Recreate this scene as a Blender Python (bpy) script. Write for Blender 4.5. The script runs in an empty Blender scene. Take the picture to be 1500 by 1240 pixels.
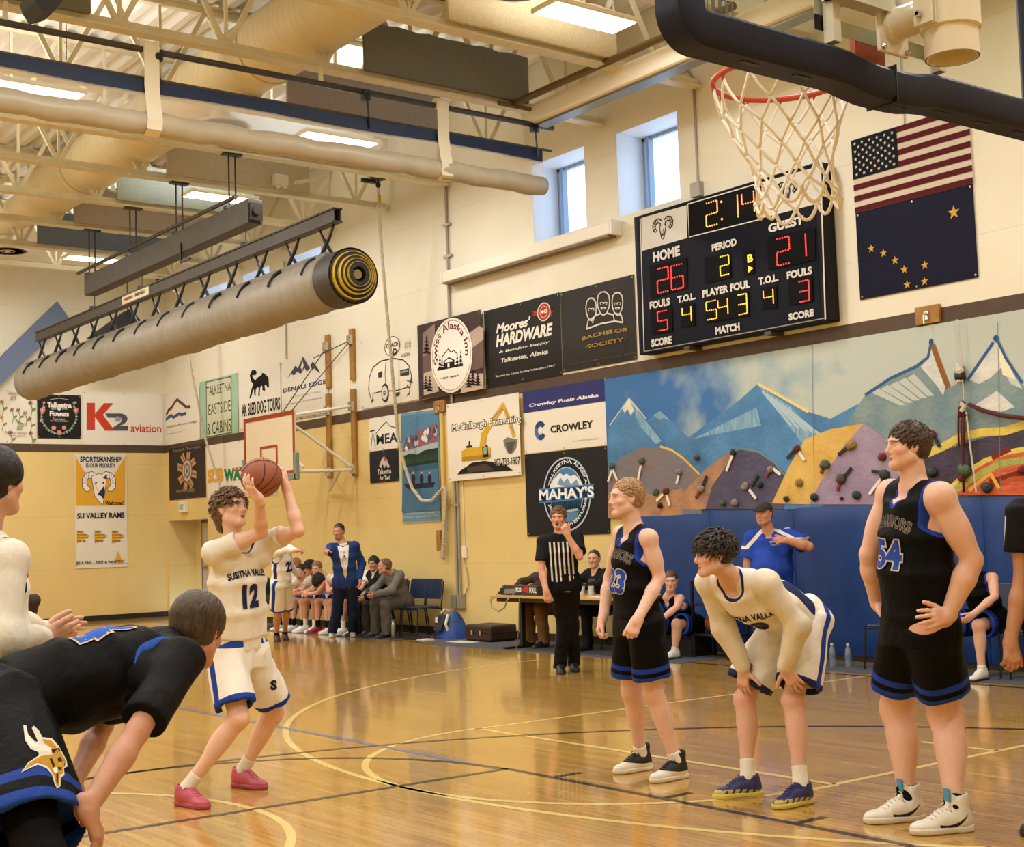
import bpy,bmesh,math,random
import numpy as np
from mathutils import Vector,Matrix
from mathutils.bvhtree import BVHTree
random.seed(7)
SC=bpy.context.scene
COL=SC.collection
V=lambda *a:np.array(a,float)

# ------------------------------------------------------------------ camera
FPX=2026.6
CAM_H=1.504
YAW,PITCH,ROLL=0.923534,0.080586,-0.033120
XW,YE=12.22,28.80 # inner faces of the long side wall and of the end wall
XN,YN=-5.05,-3.2 # the two walls behind the photographer
ZC=8.35 # roof deck
_f=V(math.cos(YAW)*math.cos(PITCH),math.sin(YAW)*math.cos(PITCH),math.sin(PITCH))
_r0=V(math.sin(YAW),-math.cos(YAW),0)
_u0=np.cross(_r0,_f)
_r=_r0*math.cos(ROLL)+_u0*math.sin(ROLL)
_u=-_r0*math.sin(ROLL)+_u0*math.cos(ROLL)
_C=V(0,0,CAM_H)
cam_data=bpy.data.cameras.new('camera')
cam_data.sensor_width=36.0
cam_data.lens=36.0*FPX/1500.0
cam_data.clip_end=200
cam=bpy.data.objects.new('camera',cam_data)
COL.objects.link(cam)
m=Matrix.Identity(4)
for i in range(3):
    m[i][0],m[i][1],m[i][2],m[i][3]=_r[i],_u[i],-_f[i],_C[i]
cam.matrix_world=m
SC.camera=cam

def ray(x,y):return _f+_r*(x-750)/FPX-_u*(y-620)/FPX
def at(x,y,d):return _C+ray(x,y)*d
def on_z(x,y,z=0.0):d=ray(x,y);return _C+d*((z-CAM_H)/d[2])
def on_x(x,y,X=XW):d=ray(x,y);return _C+d*(X/d[0])
def on_y(x,y,Y=YE):d=ray(x,y);return _C+d*(Y/d[1])
def depth_of(p):return float((np.asarray(p)-_C)@_f)

# ------------------------------------------------------------------ world, exposure
SC.view_settings.view_transform='Standard'
SC.view_settings.look='None'
SC.view_settings.gamma=1.0
SC.view_settings.use_curve_mapping=False
SC.view_settings.exposure=0.0
w=bpy.data.worlds.new('sky');SC.world=w;w.use_nodes=True
bg=w.node_tree.nodes['Background']
bg.inputs[0].default_value=(0.52,0.72,1.0,1)
bg.inputs[1].default_value=3.2
SC.cycles.use_denoising=True
SC.cycles.max_bounces=7
SC.cycles.diffuse_bounces=4
SC.cycles.glossy_bounces=3
SC.cycles.transmission_bounces=5
SC.cycles.transparent_max_bounces=10
SC.cycles.sample_clamp_indirect=4.0
SC.cycles.caustics_reflective=False
SC.cycles.caustics_refractive=False
LAMP_COL=(1.0,0.995,0.985)
LAMP_W=108.0

# ------------------------------------------------------------------ materials
def lin(h):
    if not isinstance(h,str):return tuple(h)[:3]
    h=h.lstrip('#')
    o=[]
    for i in (0,2,4):
        c=int(h[i:i+2],16)/255
        o.append(c/12.92 if c<=0.04045 else ((c+0.055)/1.055)**2.4)
    return tuple(o)

_mats={}
def mat(name,col='#808080',rough=0.6,metal=0.0,noise=0.0,nscale=8.0,bump=0.0,bscale=60.0,emit=0.0,spec=0.5,coat=0.0,trans=0.0,alpha=1.0,stretch=None,col2=None):
    if name in _mats:return _mats[name]
    m=bpy.data.materials.new(name);m.use_nodes=True
    nt=m.node_tree;b=nt.nodes['Principled BSDF']
    c=lin(col)
    b.inputs['Base Color'].default_value=(*c,1)
    b.inputs['Roughness'].default_value=rough
    b.inputs['Metallic'].default_value=metal
    b.inputs['Specular IOR Level'].default_value=spec
    b.inputs['Coat Weight'].default_value=coat
    b.inputs['Transmission Weight'].default_value=trans
    b.inputs['Alpha'].default_value=alpha
    if emit:
        b.inputs['Emission Color'].default_value=(*c,1)
        b.inputs['Emission Strength'].default_value=emit
    tc=None
    def coords(scale):
        nonlocal tc
        if tc is None:tc=nt.nodes.new('ShaderNodeTexCoord')
        if stretch:
            mp=nt.nodes.new('ShaderNodeMapping');mp.inputs['Scale'].default_value=stretch
            nt.links.new(tc.outputs['Object'],mp.inputs[0]);src=mp.outputs[0]
        else:src=tc.outputs['Object']
        n=nt.nodes.new('ShaderNodeTexNoise');n.inputs['Scale'].default_value=scale
        n.inputs['Detail'].default_value=4
        nt.links.new(src,n.inputs['Vector']);return n
    if noise:
        n=coords(nscale)
        mx=nt.nodes.new('ShaderNodeMix');mx.data_type='RGBA'
        d=lin(col2) if col2 else tuple(max(0,v*(1-noise)) for v in c)
        mx.inputs[6].default_value=(*c,1);mx.inputs[7].default_value=(*d,1)
        rmp=nt.nodes.new('ShaderNodeMapRange');rmp.inputs[1].default_value=0.35;rmp.inputs[2].default_value=0.65
        nt.links.new(n.outputs['Fac'],rmp.inputs[0]);nt.links.new(rmp.outputs[0],mx.inputs[0])
        nt.links.new(mx.outputs[2],b.inputs['Base Color'])
    if bump:
        n=coords(bscale)
        bp=nt.nodes.new('ShaderNodeBump');bp.inputs['Strength'].default_value=bump;bp.inputs['Distance'].default_value=0.02
        nt.links.new(n.outputs['Fac'],bp.inputs['Height']);nt.links.new(bp.outputs[0],b.inputs['Normal'])
    _mats[name]=m
    return m
def ink(h):return mat('print_'+h.strip('#').lower(),h,0.7,spec=0.12)

# ------------------------------------------------------------------ mesh building
def norm(v):
    v=np.asarray(v,float);return v/(np.linalg.norm(v)+1e-12)
def frame(z,hint=(0,0,1)):
    z=norm(z);h=np.asarray(hint,float)
    if abs(z@norm(h))>0.97:h=V(1,0,0) if abs(z[0])<0.9 else V(0,1,0)
    x=norm(np.cross(h,z));y=np.cross(z,x)
    return x,y,z

class MB:
    def __init__(s):s.v=[];s.f=[];s.mi=[]
    def add(s,verts,faces,mi=0):
        o=len(s.v);s.v.extend([tuple(map(float,p)) for p in verts])
        for f in faces:s.f.append(tuple(i+o for i in f));s.mi.append(mi)
    def box(s,lo,hi,mi=0,bev=0.0):
        lo=np.minimum(lo,hi) if False else np.asarray(lo,float);hi=np.asarray(hi,float)
        a=np.minimum(lo,hi);b=np.maximum(lo,hi)
        s.obox((a+b)/2,(b-a)/2,np.eye(3),mi,bev)
    def obox(s,c,h,F=None,mi=0,bev=0.0):
        c=np.asarray(c,float);F=np.eye(3) if F is None else np.asarray(F,float)
        if bev<=0 or bev*2.02>2*min(h):
            P=[c+F[0]*h[0]*x+F[1]*h[1]*y+F[2]*h[2]*z for x,y,z in [(-1,-1,-1),(1,-1,-1),(1,1,-1),(-1,1,-1),(-1,-1,1),(1,-1,1),(1,1,1),(-1,1,1)]]
            s.add(P,[(3,2,1,0),(4,5,6,7),(0,1,5,4),(1,2,6,5),(2,3,7,6),(3,0,4,7)],mi);return
        bm=bmesh.new();bmesh.ops.create_cube(bm,size=2)
        for v in bm.verts:v.co=Vector((v.co.x*h[0],v.co.y*h[1],v.co.z*h[2]))
        bmesh.ops.bevel(bm,geom=bm.edges[:],offset=bev,segments=2,affect='EDGES',profile=0.5)
        bm.verts.index_update()
        P=[c+F[0]*v.co.x+F[1]*v.co.y+F[2]*v.co.z for v in bm.verts]
        s.add(P,[tuple(v.index for v in f.verts) for f in bm.faces],mi);bm.free()
    def quad(s,a,b,c,d,mi=0):s.add([a,b,c,d],[(0,1,2,3)],mi)
    def poly(s,pts,n,depth,mi=0):
        """prism: outline pts swept by n*depth"""
        pts=[np.asarray(p,float) for p in pts];k=len(pts);n=norm(n)
        s.add(pts+[p+n*depth for p in pts],[tuple(reversed(range(k))),tuple(range(k,2*k))]+[(i,(i+1)%k,k+(i+1)%k,k+i) for i in range(k)],mi)
    def tube(s,path,r,n=8,mi=0,closed=False,cap=True):
        P=[np.asarray(p,float) for p in path];k=len(P)
        R=r if hasattr(r,'__len__') else [r]*k
        vs=[];px=None
        for i in range(k):
            if closed:t=P[(i+1)%k]-P[i-1]
            else:t=P[min(i+1,k-1)]-P[max(i-1,0)]
            t=norm(t)
            if px is None:x,y,_=frame(t)
            else:
                x=px-t*(px@t);x=norm(x);y=np.cross(t,x)
            px=x
            for j in range(n):
                a=2*math.pi*j/n
                vs.append(P[i]+(x*math.cos(a)+y*math.sin(a))*R[i])
        fs=[]
        for i in range(k if closed else k-1):
            for j in range(n):
                a,b=i*n+j,i*n+(j+1)%n
                c,d=((i+1)%k)*n+(j+1)%n,((i+1)%k)*n+j
                fs.append((a,b,c,d))
        if not closed and cap:fs+=[tuple(reversed(range(n))),tuple(range((k-1)*n,k*n))]
        s.add(vs,fs,mi)
    def lathe(s,prof,o,ax=(0,0,1),n=24,mi=0,cap=True):
        x,y,z=frame(ax);o=np.asarray(o,float);vs=[];k=len(prof)
        for r,h in prof:
            for j in range(n):
                a=2*math.pi*j/n;vs.append(o+z*h+(x*math.cos(a)+y*math.sin(a))*r)
        fs=[(i*n+j,i*n+(j+1)%n,(i+1)*n+(j+1)%n,(i+1)*n+j) for i in range(k-1) for j in range(n)]
        if cap:fs+=[tuple(reversed(range(n))),tuple(range((k-1)*n,k*n))]
        s.add(vs,fs,mi)
    def ball(s,c,r,n=10,mi=0,sc=(1,1,1),F=None):
        k=max(4,n//2);F=np.eye(3) if F is None else F
        vs=[];fs=[]
        for i in range(1,k):
            t=math.pi*i/k
            for j in range(n):
                a=2*math.pi*j/n
                d=(math.sin(t)*math.cos(a)*sc[0],math.sin(t)*math.sin(a)*sc[1],math.cos(t)*sc[2])
                vs.append(np.asarray(c)+r*(F[0]*d[0]+F[1]*d[1]+F[2]*d[2]))
        vs+=[np.asarray(c)+r*F[2]*sc[2],np.asarray(c)-r*F[2]*sc[2]];T,B=len(vs)-2,len(vs)-1
        for i in range(k-2):
            for j in range(n):fs.append((i*n+j,(i+1)*n+j,(i+1)*n+(j+1)%n,i*n+(j+1)%n))
        for j in range(n):
            fs.append((T,j,(j+1)%n));fs.append((B,(k-2)*n+(j+1)%n,(k-2)*n+j))
        s.add(vs,fs,mi)
    def build(s,name,mats,parent=None,smooth=False):
        me=bpy.data.meshes.new(name);me.from_pydata(s.v,[],s.f)
        mats=mats if isinstance(mats,(list,tuple)) else [mats]
        for q in mats:me.materials.append(q)
        if len(mats)>1:me.polygons.foreach_set('material_index',s.mi)
        me.update()
        return link_mesh(name,me,parent,smooth)

WORLD={}
def link_mesh(name,me,parent=None,smooth=False):
    if smooth:
        me.polygons.foreach_set('use_smooth',[True]*len(me.polygons))
        if smooth=='angle':
            try:me.set_sharp_from_angle(angle=math.radians(40))
            except Exception:pass
    o=bpy.data.objects.new(name,me);COL.objects.link(o)
    if parent is not None:
        o.parent=parent
        o.matrix_parent_inverse=Matrix.Translation(-Vector(WORLD.get(parent.name,(0,0,0))))
    return o
def thing(name,label,cat,loc=(0,0,0),group=None):
    o=bpy.data.objects.new(name,None);COL.objects.link(o)
    o.empty_display_size=0.1
    o.location=tuple(map(float,loc));WORLD[o.name]=tuple(map(float,loc))
    o['label']=label;o['category']=cat
    if group:o['group']=group
    return o
def tag(o,label,cat,group=None):
    o['label']=label;o['category']=cat
    if group:o['group']=group
    return o
def struct(o):o['kind']='structure';return o
def dup(root,loc=None,rz=None,label=None):
    r=root.copy();COL.objects.link(r)
    if loc is not None:r.location=tuple(map(float,loc))
    if rz is not None:r.rotation_euler=(0,0,rz)
    if label:r['label']=label
    def kids(a,b):
        for ch in list(a.children):
            c=ch.copy();COL.objects.link(c);c.parent=b;kids(ch,c)
    kids(root,r)
    return r

# ------------------------------------------------------------------ lettering and flat prints
_tc={}
def text_geo(s,bold=0.0,shear=0.0,space=1.0):
    k=(s,bold,shear,space)
    if k in _tc:return _tc[k]
    cu=bpy.data.curves.new('t','FONT');cu.body=s;cu.offset=bold;cu.shear=shear;cu.space_character=space
    cu.resolution_u=3;cu.fill_mode='FRONT'
    ob=bpy.data.objects.new('t',cu);me=ob.to_mesh()
    n=len(me.vertices);co=np.zeros(n*3);me.vertices.foreach_get('co',co);co=co.reshape(-1,3)[:,:2]
    fs=[tuple(p.vertices) for p in me.polygons]
    ob.to_mesh_clear();bpy.data.objects.remove(ob);bpy.data.curves.remove(cu)
    co=co-co.min(0);sz=co.max(0);co=co/sz
    _tc[k]=(co,fs,sz[0]/sz[1]);return _tc[k]

class Print:
    """flat print on a panel: origin = lower-left corner, u to the right, v up, n towards the viewer"""
    def __init__(s,O,U,Vv,N,w,h,lift=0.006):
        s.O,s.U,s.V,s.N,s.w,s.h=map(lambda a:np.asarray(a,float),(O,U,Vv,N,w,h))
        s.lift=lift;s.k=0
        s.pic=MB();s.pm=[];s.let=MB();s.lm=[]
    def P(s,u,v,l):return s.O+s.U*u*s.w+s.V*v*s.h+s.N*l
    def _m(s,L,c):
        mm=ink(c) if isinstance(c,str) else c
        if mm not in L:L.append(mm)
        return L.index(mm)
    def _l(s):s.k+=1;return s.lift+s.k*0.0002
    def poly(s,c,pts):
        l=s._l();mi=s._m(s.pm,c)
        from mathutils.geometry import tessellate_polygon
        tri=tessellate_polygon([[Vector((p[0]*float(s.w),p[1]*float(s.h),0)) for p in pts]])
        s.pic.add([s.P(u,v,l) for u,v in pts],[tuple(t) for t in tri],mi)
    def rect(s,c,u0,v0,u1,v1):s.poly(c,[(u0,v0),(u1,v0),(u1,v1),(u0,v1)])
    def ell(s,c,u,v,ru,rv,n=28,a0=0,a1=360,inner=None):
        A=[math.radians(a0+(a1-a0)*i/n) for i in range(n+(0 if a1-a0==360 else 1))]
        o=[(u+ru*math.cos(a),v+rv*math.sin(a)) for a in A]
        if inner is None:s.poly(c,o);return
        l=s._l();mi=s._m(s.pm,c);k=len(o)
        i_=[(u+ru*inner*math.cos(a),v+rv*inner*math.sin(a)) for a in A]
        full=a1-a0==360
        s.pic.add([s.P(a,b,l) for a,b in o+i_],[(i,(i+1)%k,k+(i+1)%k,k+i) for i in range(k if full else k-1)],mi)
    def line(s,c,pts,wd,closed=False):
        """stroke of width wd metres"""
        q=[np.array([p[0]*float(s.w),p[1]*float(s.h)]) for p in pts]
        if closed:q.append(q[0])
        l=s._l();mi=s._m(s.pm,c);vs=[]
        for i,p in enumerate(q):
            d=q[min(i+1,len(q)-1)]-q[max(i-1,0)];d=d/(np.linalg.norm(d)+1e-9);nn=np.array([-d[1],d[0]])*wd/2
            for e in (p+nn,p-nn):vs.append(s.O+s.U*e[0]+s.V*e[1]+s.N*l)
        s.pic.add(vs,[(2*i,2*i+1,2*i+3,2*i+2) for i in range(len(q)-1)],mi)
    def text(s,c,t,u0,v0,u1,v1,bold=0.02,shear=0.0,arc=None,space=1.0,rot=0.0,warp=None):
        co,fs,asp=text_geo(t,bold,shear,space)
        l=s._l();mi=s._m(s.lm,c)
        x=co.copy()
        if arc:
            cu,cv,r,a0,a1,hh=arc # centre, radius (m), start/end angle (deg), letter height (m); text runs a0 -> a1
            out=[]
            for a,b in x:
                t_=math.radians(a0+(a1-a0)*a)
                rr=r+b*hh if a0>a1 else r-b*hh
                out.append((cu*float(s.w)+rr*math.cos(t_),cv*float(s.h)+rr*math.sin(t_)))
            pts=[s.O+s.U*a+s.V*b+s.N*l for a,b in out]
        else:
            if warp:x[:,1]=[warp(a,b) for a,b in x]
            pts=[s.P(u0+(u1-u0)*a,v0+(v1-v0)*b+rot*a,l) for a,b in x]
        s.let.add(pts,fs,mi)
    def build(s,parent,pic='picture',let='lettering'):
        if s.pic.v:s.pic.build(pic,s.pm,parent)
        if s.let.v:s.let.build(let,s.lm,parent)
# ------------------------------------------------------------------ room shell
def wall_material(name,split,low,high):
    m=bpy.data.materials.new(name);m.use_nodes=True
    nt=m.node_tree;b=nt.nodes['Principled BSDF'];L=nt.links
    g=nt.nodes.new('ShaderNodeNewGeometry');sx=nt.nodes.new('ShaderNodeSeparateXYZ');L.new(g.outputs['Position'],sx.inputs[0])
    gt=nt.nodes.new('ShaderNodeMath');gt.operation='GREATER_THAN';gt.inputs[1].default_value=split;L.new(sx.outputs[2],gt.inputs[0])
    mx=nt.nodes.new('ShaderNodeMix');mx.data_type='RGBA'
    mx.inputs[6].default_value=(*lin(low),1);mx.inputs[7].default_value=(*lin(high),1);L.new(gt.outputs[0],mx.inputs[0])
    # faint joints of the wall boards every 1.1 m of height
    md=nt.nodes.new('ShaderNodeMath');md.operation='PINGPONG';md.inputs[1].default_value=0.55;L.new(sx.outputs[2],md.inputs[0])
    lt=nt.nodes.new('ShaderNodeMath');lt.operation='LESS_THAN';lt.inputs[1].default_value=0.006;L.new(md.outputs[0],lt.inputs[0])
    n=nt.nodes.new('ShaderNodeTexNoise');n.inputs['Scale'].default_value=1.4;n.inputs['Detail'].default_value=5;L.new(g.outputs['Position'],n.inputs['Vector'])
    f=nt.nodes.new('ShaderNodeMapRange');f.inputs[1].default_value=0.3;f.inputs[2].default_value=0.7;f.inputs[3].default_value=0.0;f.inputs[4].default_value=0.10;L.new(n.outputs['Fac'],f.inputs[0])
    ad=nt.nodes.new('ShaderNodeMath');ad.operation='MULTIPLY_ADD';ad.inputs[1].default_value=0.22;L.new(lt.outputs[0],ad.inputs[0]);L.new(f.outputs[0],ad.inputs[2])
    dk=nt.nodes.new('ShaderNodeMix');dk.data_type='RGBA';dk.blend_type='MULTIPLY';dk.inputs[7].default_value=(0.55,0.47,0.36,1)
    L.new(ad.outputs[0],dk.inputs[0]);L.new(mx.outputs[2],dk.inputs[6]);L.new(dk.outputs[2],b.inputs['Base Color'])
    b.inputs['Roughness'].default_value=0.55
    n2=nt.nodes.new('ShaderNodeTexNoise');n2.inputs['Scale'].default_value=45;L.new(g.outputs['Position'],n2.inputs['Vector'])
    bp=nt.nodes.new('ShaderNodeBump');bp.inputs['Strength'].default_value=0.12;bp.inputs['Distance'].default_value=0.01;L.new(n2.outputs['Fac'],bp.inputs['Height']);L.new(bp.outputs[0],b.inputs['Normal'])
    return m
M_WALL=wall_material('wall_paint',3.6,'#dfc581','#e6e0cb')
M_CREAM=mat('cream_paint','#e6d8b4',0.5,noise=0.08,nscale=3)
M_STRIPE=mat('brown_stripe_paint','#4f3c2a',0.6,noise=0.15,nscale=6)
M_DARKBASE=mat('black_rubber_base','#17140f',0.5)

# floor: maple strips running down the court
def floor_material():
    m=bpy.data.materials.new('maple_floor');m.use_nodes=True
    nt=m.node_tree;b=nt.nodes['Principled BSDF'];L=nt.links
    g=nt.nodes.new('ShaderNodeNewGeometry')
    mp=nt.nodes.new('ShaderNodeMapping');mp.inputs['Rotation'].default_value=(0,0,math.pi/2);L.new(g.outputs['Position'],mp.inputs[0])
    br=nt.nodes.new('ShaderNodeTexBrick');br.inputs['Scale'].default_value=1.0
    br.inputs['Brick Width'].default_value=1.1;br.inputs['Row Height'].default_value=0.057;br.inputs['Mortar Size'].default_value=0.0012
    br.inputs['Color1'].default_value=(*lin('#c69f56'),1);br.inputs['Color2'].default_value=(*lin('#b58c48'),1);br.inputs['Mortar'].default_value=(*lin('#7a5526'),1)
    br.inputs['Bias'].default_value=0.0;br.offset_frequency=2;br.offset=0.37
    L.new(mp.outputs[0],br.inputs['Vector'])
    m2=nt.nodes.new('ShaderNodeMapping');m2.inputs['Scale'].default_value=(26,1.1,1);L.new(g.outputs['Position'],m2.inputs[0])
    n=nt.nodes.new('ShaderNodeTexNoise');n.inputs['Scale'].default_value=1.0;n.inputs['Detail'].default_value=6;n.inputs['Distortion'].default_value=0.6;L.new(m2.outputs[0],n.inputs['Vector'])
    mr=nt.nodes.new('ShaderNodeMapRange');mr.inputs[1].default_value=0.3;mr.inputs[2].default_value=0.7;L.new(n.outputs['Fac'],mr.inputs[0])
    mx=nt.nodes.new('ShaderNodeMix');mx.data_type='RGBA';mx.blend_type='MULTIPLY';mx.inputs[7].default_value=(0.78,0.70,0.56,1)
    L.new(mr.outputs[0],mx.inputs[0]);L.new(br.outputs['Color'],mx.inputs[6]);L.new(mx.outputs[2],b.inputs['Base Color'])
    b.inputs['Roughness'].default_value=0.14;b.inputs['Specular IOR Level'].default_value=0.55
    b.inputs['Coat Weight'].default_value=0.35;b.inputs['Coat Roughness'].default_value=0.06
    m3=nt.nodes.new('ShaderNodeMapping');m3.inputs['Scale'].default_value=(6,1.2,1);L.new(g.outputs['Position'],m3.inputs[0])
    n3=nt.nodes.new('ShaderNodeTexNoise');n3.inputs['Scale'].default_value=1.0;n3.inputs['Detail'].default_value=2;L.new(m3.outputs[0],n3.inputs['Vector'])
    bp=nt.nodes.new('ShaderNodeBump');bp.inputs['Strength'].default_value=0.05;bp.inputs['Distance'].default_value=0.02;L.new(n3.outputs['Fac'],bp.inputs['Height'])
    L.new(bp.outputs[0],b.inputs['Normal']);L.new(bp.outputs[0],b.inputs['Coat Normal'])
    return m
q=MB();q.box((XN,YN,-0.1),(XW,YE,0));FLOOR=struct(q.build('floor',floor_material()))

def flat_strip(q,pts,wd,z,mi):
    P=[np.array(p,float) for p in pts];vs=[]
    for i,p in enumerate(P):
        d=P[min(i+1,len(P)-1)]-P[max(i-1,0)];d=d/(np.linalg.norm(d)+1e-9);nn=np.array([-d[1],d[0]])*wd/2
        vs+=[(*(p+nn),z),(*(p-nn),z)]
    q.add(vs,[(2*i+1,2*i+3,2*i+2,2*i) for i in range(len(P)-1)],mi)
def arc(cx,cy,r,a0,a1,n=64):return [(cx+r*math.cos(math.radians(a0+(a1-a0)*i/n)),cy+r*math.sin(math.radians(a0+(a1-a0)*i/n))) for i in range(n+1)]
LM=[mat('line_black','#1d160e',0.25,coat=0.3),mat('line_yellow','#d8c072',0.25,coat=0.3),mat('line_blue','#5d6f9a',0.25,coat=0.3)]
q=MB()
yel=[([(6.38,9.03),(6.38,5.45)],.05),([(6.38,9.0),(11.1,9.0)],.05),([(6.38,5.45),(11.1,5.45)],.05),(arc(6.38,7.23,1.80,90,270),.05),(arc(10.6,7.3,6.03,92,268),.05),(arc(1.8,7.33,1.81,0,360),.05),([(8.0,6.05),(8.0,5.45)],.05)]
for p,wd in yel:flat_strip(q,p,wd,0.0010,1)
flat_strip(q,[(5.37,7.35),(5.30,25.5)],.05,0.0013,2)
blk=[([(5.41,1.54),(5.41,7.355)],.05),([(1.76,1.54),(1.76,7.355)],.05),([(1.76,7.33),(5.41,7.33)],.05),(arc(3.585,7.33,1.80,0,180),.05),(arc(3.585,3.14,6.0,0,180,96),.05),
       ([(9.585,1.54),(9.585,3.14)],.05),([(-2.415,1.54),(-2.415,3.14)],.05),([(11.1,1.54),(11.1,27.2)],.05),([(-3.9,1.54),(11.1,1.54)],.05),([(-3.9,1.54),(-3.9,27.2)],.05),([(-3.9,27.2),(11.1,27.2)],.05)]
for p,wd in blk:flat_strip(q,p,wd,0.0016,0)
for yy in (6.86,5.87,4.89,3.9):
    flat_strip(q,[(5.44,yy),(5.64,yy)],.05,0.0016,0);flat_strip(q,[(1.53,yy),(1.73,yy)],.05,0.0016,0)
q.build('floor_marking',LM,FLOOR)

# long side wall with five deep windows and a door recess
WIN=[(12.46,13.64),(14.31,15.49),(21.73,22.90),(23.76,24.90),(25.60,26.81)]
WZ0,WZ1,DEEP=5.70,6.84,0.53
DOOR=(26.72,28.72,2.06)
ys=sorted({YN-0.5,YE+0.6}|{y for w_ in WIN for y in w_}|{DOOR[0],DOOR[1]})
zs=[0,DOOR[2],WZ0,WZ1,ZC+0.2]
q=MB()
for i in range(len(ys)-1):
    for k in range(len(zs)-1):
        yc,zc=(ys[i]+ys[i+1])/2,(zs[k]+zs[k+1])/2
        if any(a<yc<b for a,b in WIN) and WZ0<zc<WZ1:continue
        if DOOR[0]<yc<DOOR[1] and zc<DOOR[2]:continue
        q.box((XW,ys[i],zs[k]),(XW+DEEP+0.1,ys[i+1],zs[k+1]))
struct(q.build('wall_side',M_WALL))
M_REVEAL=mat('white_reveal_paint','#e9ecee',0.6)
M_FRAME=mat('pale_window_frame','#8fa3b8',0.4)
def clear_glass(name,tint,gloss):
    m=bpy.data.materials.new(name);m.use_nodes=True;nt=m.node_tree
    for n in list(nt.nodes):nt.nodes.remove(n)
    o=nt.nodes.new('ShaderNodeOutputMaterial');t=nt.nodes.new('ShaderNodeBsdfTransparent');t.inputs[0].default_value=(*tint,1)
    g=nt.nodes.new('ShaderNodeBsdfGlossy');g.inputs['Roughness'].default_value=0.02
    fr=nt.nodes.new('ShaderNodeFresnel');fr.inputs[0].default_value=1.45
    ml=nt.nodes.new('ShaderNodeMath');ml.operation='MULTIPLY';gm=nt.nodes.new('ShaderNodeNewGeometry');fb=nt.nodes.new('ShaderNodeMath');fb.operation='SUBTRACT';fb.inputs[0].default_value=gloss;fb.use_clamp=True
    nt.links.new(gm.outputs['Backfacing'],fb.inputs[1]);nt.links.new(fb.outputs[0],ml.inputs[1]);nt.links.new(fr.outputs[0],ml.inputs[0])
    x=nt.nodes.new('ShaderNodeMixShader');nt.links.new(ml.outputs[0],x.inputs[0]);nt.links.new(t.outputs[0],x.inputs[1]);nt.links.new(g.outputs[0],x.inputs[2]);nt.links.new(x.outputs[0],o.inputs[0])
    return m
M_GLASS=clear_glass('window_glass',(0.97,0.98,1.0),1.0)
for i,(a,b) in enumerate(WIN):
    q=MB();t=0.004
    q.box((XW+t,a,WZ0),(XW+DEEP,a+t,WZ1));q.box((XW+t,b-t,WZ0),(XW+DEEP,b,WZ1))
    q.box((XW+t,a,WZ0),(XW+DEEP,b,WZ0+t));q.box((XW+t,a,WZ1-t),(XW+DEEP,b,WZ1))
    o=struct(q.build('window_%d'%(i+1),M_REVEAL))
    q=MB();x0,x1=XW+DEEP-0.06,XW+DEEP;fw=0.05
    for lo,hi in (((x0,a,WZ0),(x1,a+fw,WZ1)),((x0,b-fw,WZ0),(x1,b,WZ1)),((x0,a,WZ0),(x1,b,WZ0+fw)),((x0,a,WZ1-fw),(x1,b,WZ1)),
                   ((x0-.03,b-0.16,WZ0),(x1,b-0.12,WZ1))):q.box(lo,hi)
    f_=q.build('window_frame',M_FRAME,o)
    q=MB();q.box((x1-.03,a+fw,WZ0+fw),(x1-.024,b-fw,WZ1-fw));q.build('window_pane',M_GLASS,o)
# exterior face of the reveal ends in open sky

# door recess
q=MB();a,b,z=DOOR;d=0.62
q.box((XW+DEEP+.1,a-.3,0),(XW+d+.2,b+.3,z+.3))
struct(q.build('wall_recess',M_WALL))
q=MB();q.box((XW+0.42,a+0.02,0),(XW+0.50,b-0.75,z),0)
do=struct(q.build('door_1',mat('door_frame_grey','#5d564c',0.5)))
q=MB();q.box((XW+0.40,a+0.08,0.02),(XW+0.43,b-0.85,z-.07));q.build('door_leaf',mat('door_pale','#b7aa92',0.45),do)
q=MB();q.box((XW+0.37,a+0.12,1.02),(XW+0.39,b-0.9,1.07));q.build('push_bar',mat('brushed_metal','#9a9a98',0.3,1.0),do)

# end wall and the two walls behind the photographer
q=MB();q.box((XN-.2,YE,0),(XW+.7,YE+.2,ZC+.2));struct(q.build('wall_end',M_WALL))
q=MB();q.box((XN-.2,YN-.2,0),(XN,YE,ZC+.2));struct(q.build('wall_opposite',M_WALL))
q=MB();q.box((XN,YN-.2,0),(XW,YN,ZC+.2));struct(q.build('wall_near',M_WALL))
# painted brown band and rubber base
SZ0,SZ1=3.56,3.72
q=MB();q.box((XW-.004,YN,SZ0),(XW,YE,SZ1));q.box((XN,YE-.004,SZ0-.005),(XW,YE,SZ1));q.box((XN,YN,SZ0),(XN+.004,YE,SZ1));struct(q.build('trim_1',M_STRIPE))
q=MB();q.box((XW-.012,YN,0),(XW,DOOR[0],.11));struct(q.build('baseboard_side',M_DARKBASE))
q=MB();q.box((XN,YE-.012,0),(XW,YE,.11));struct(q.build('baseboard_end',M_DARKBASE))

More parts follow.
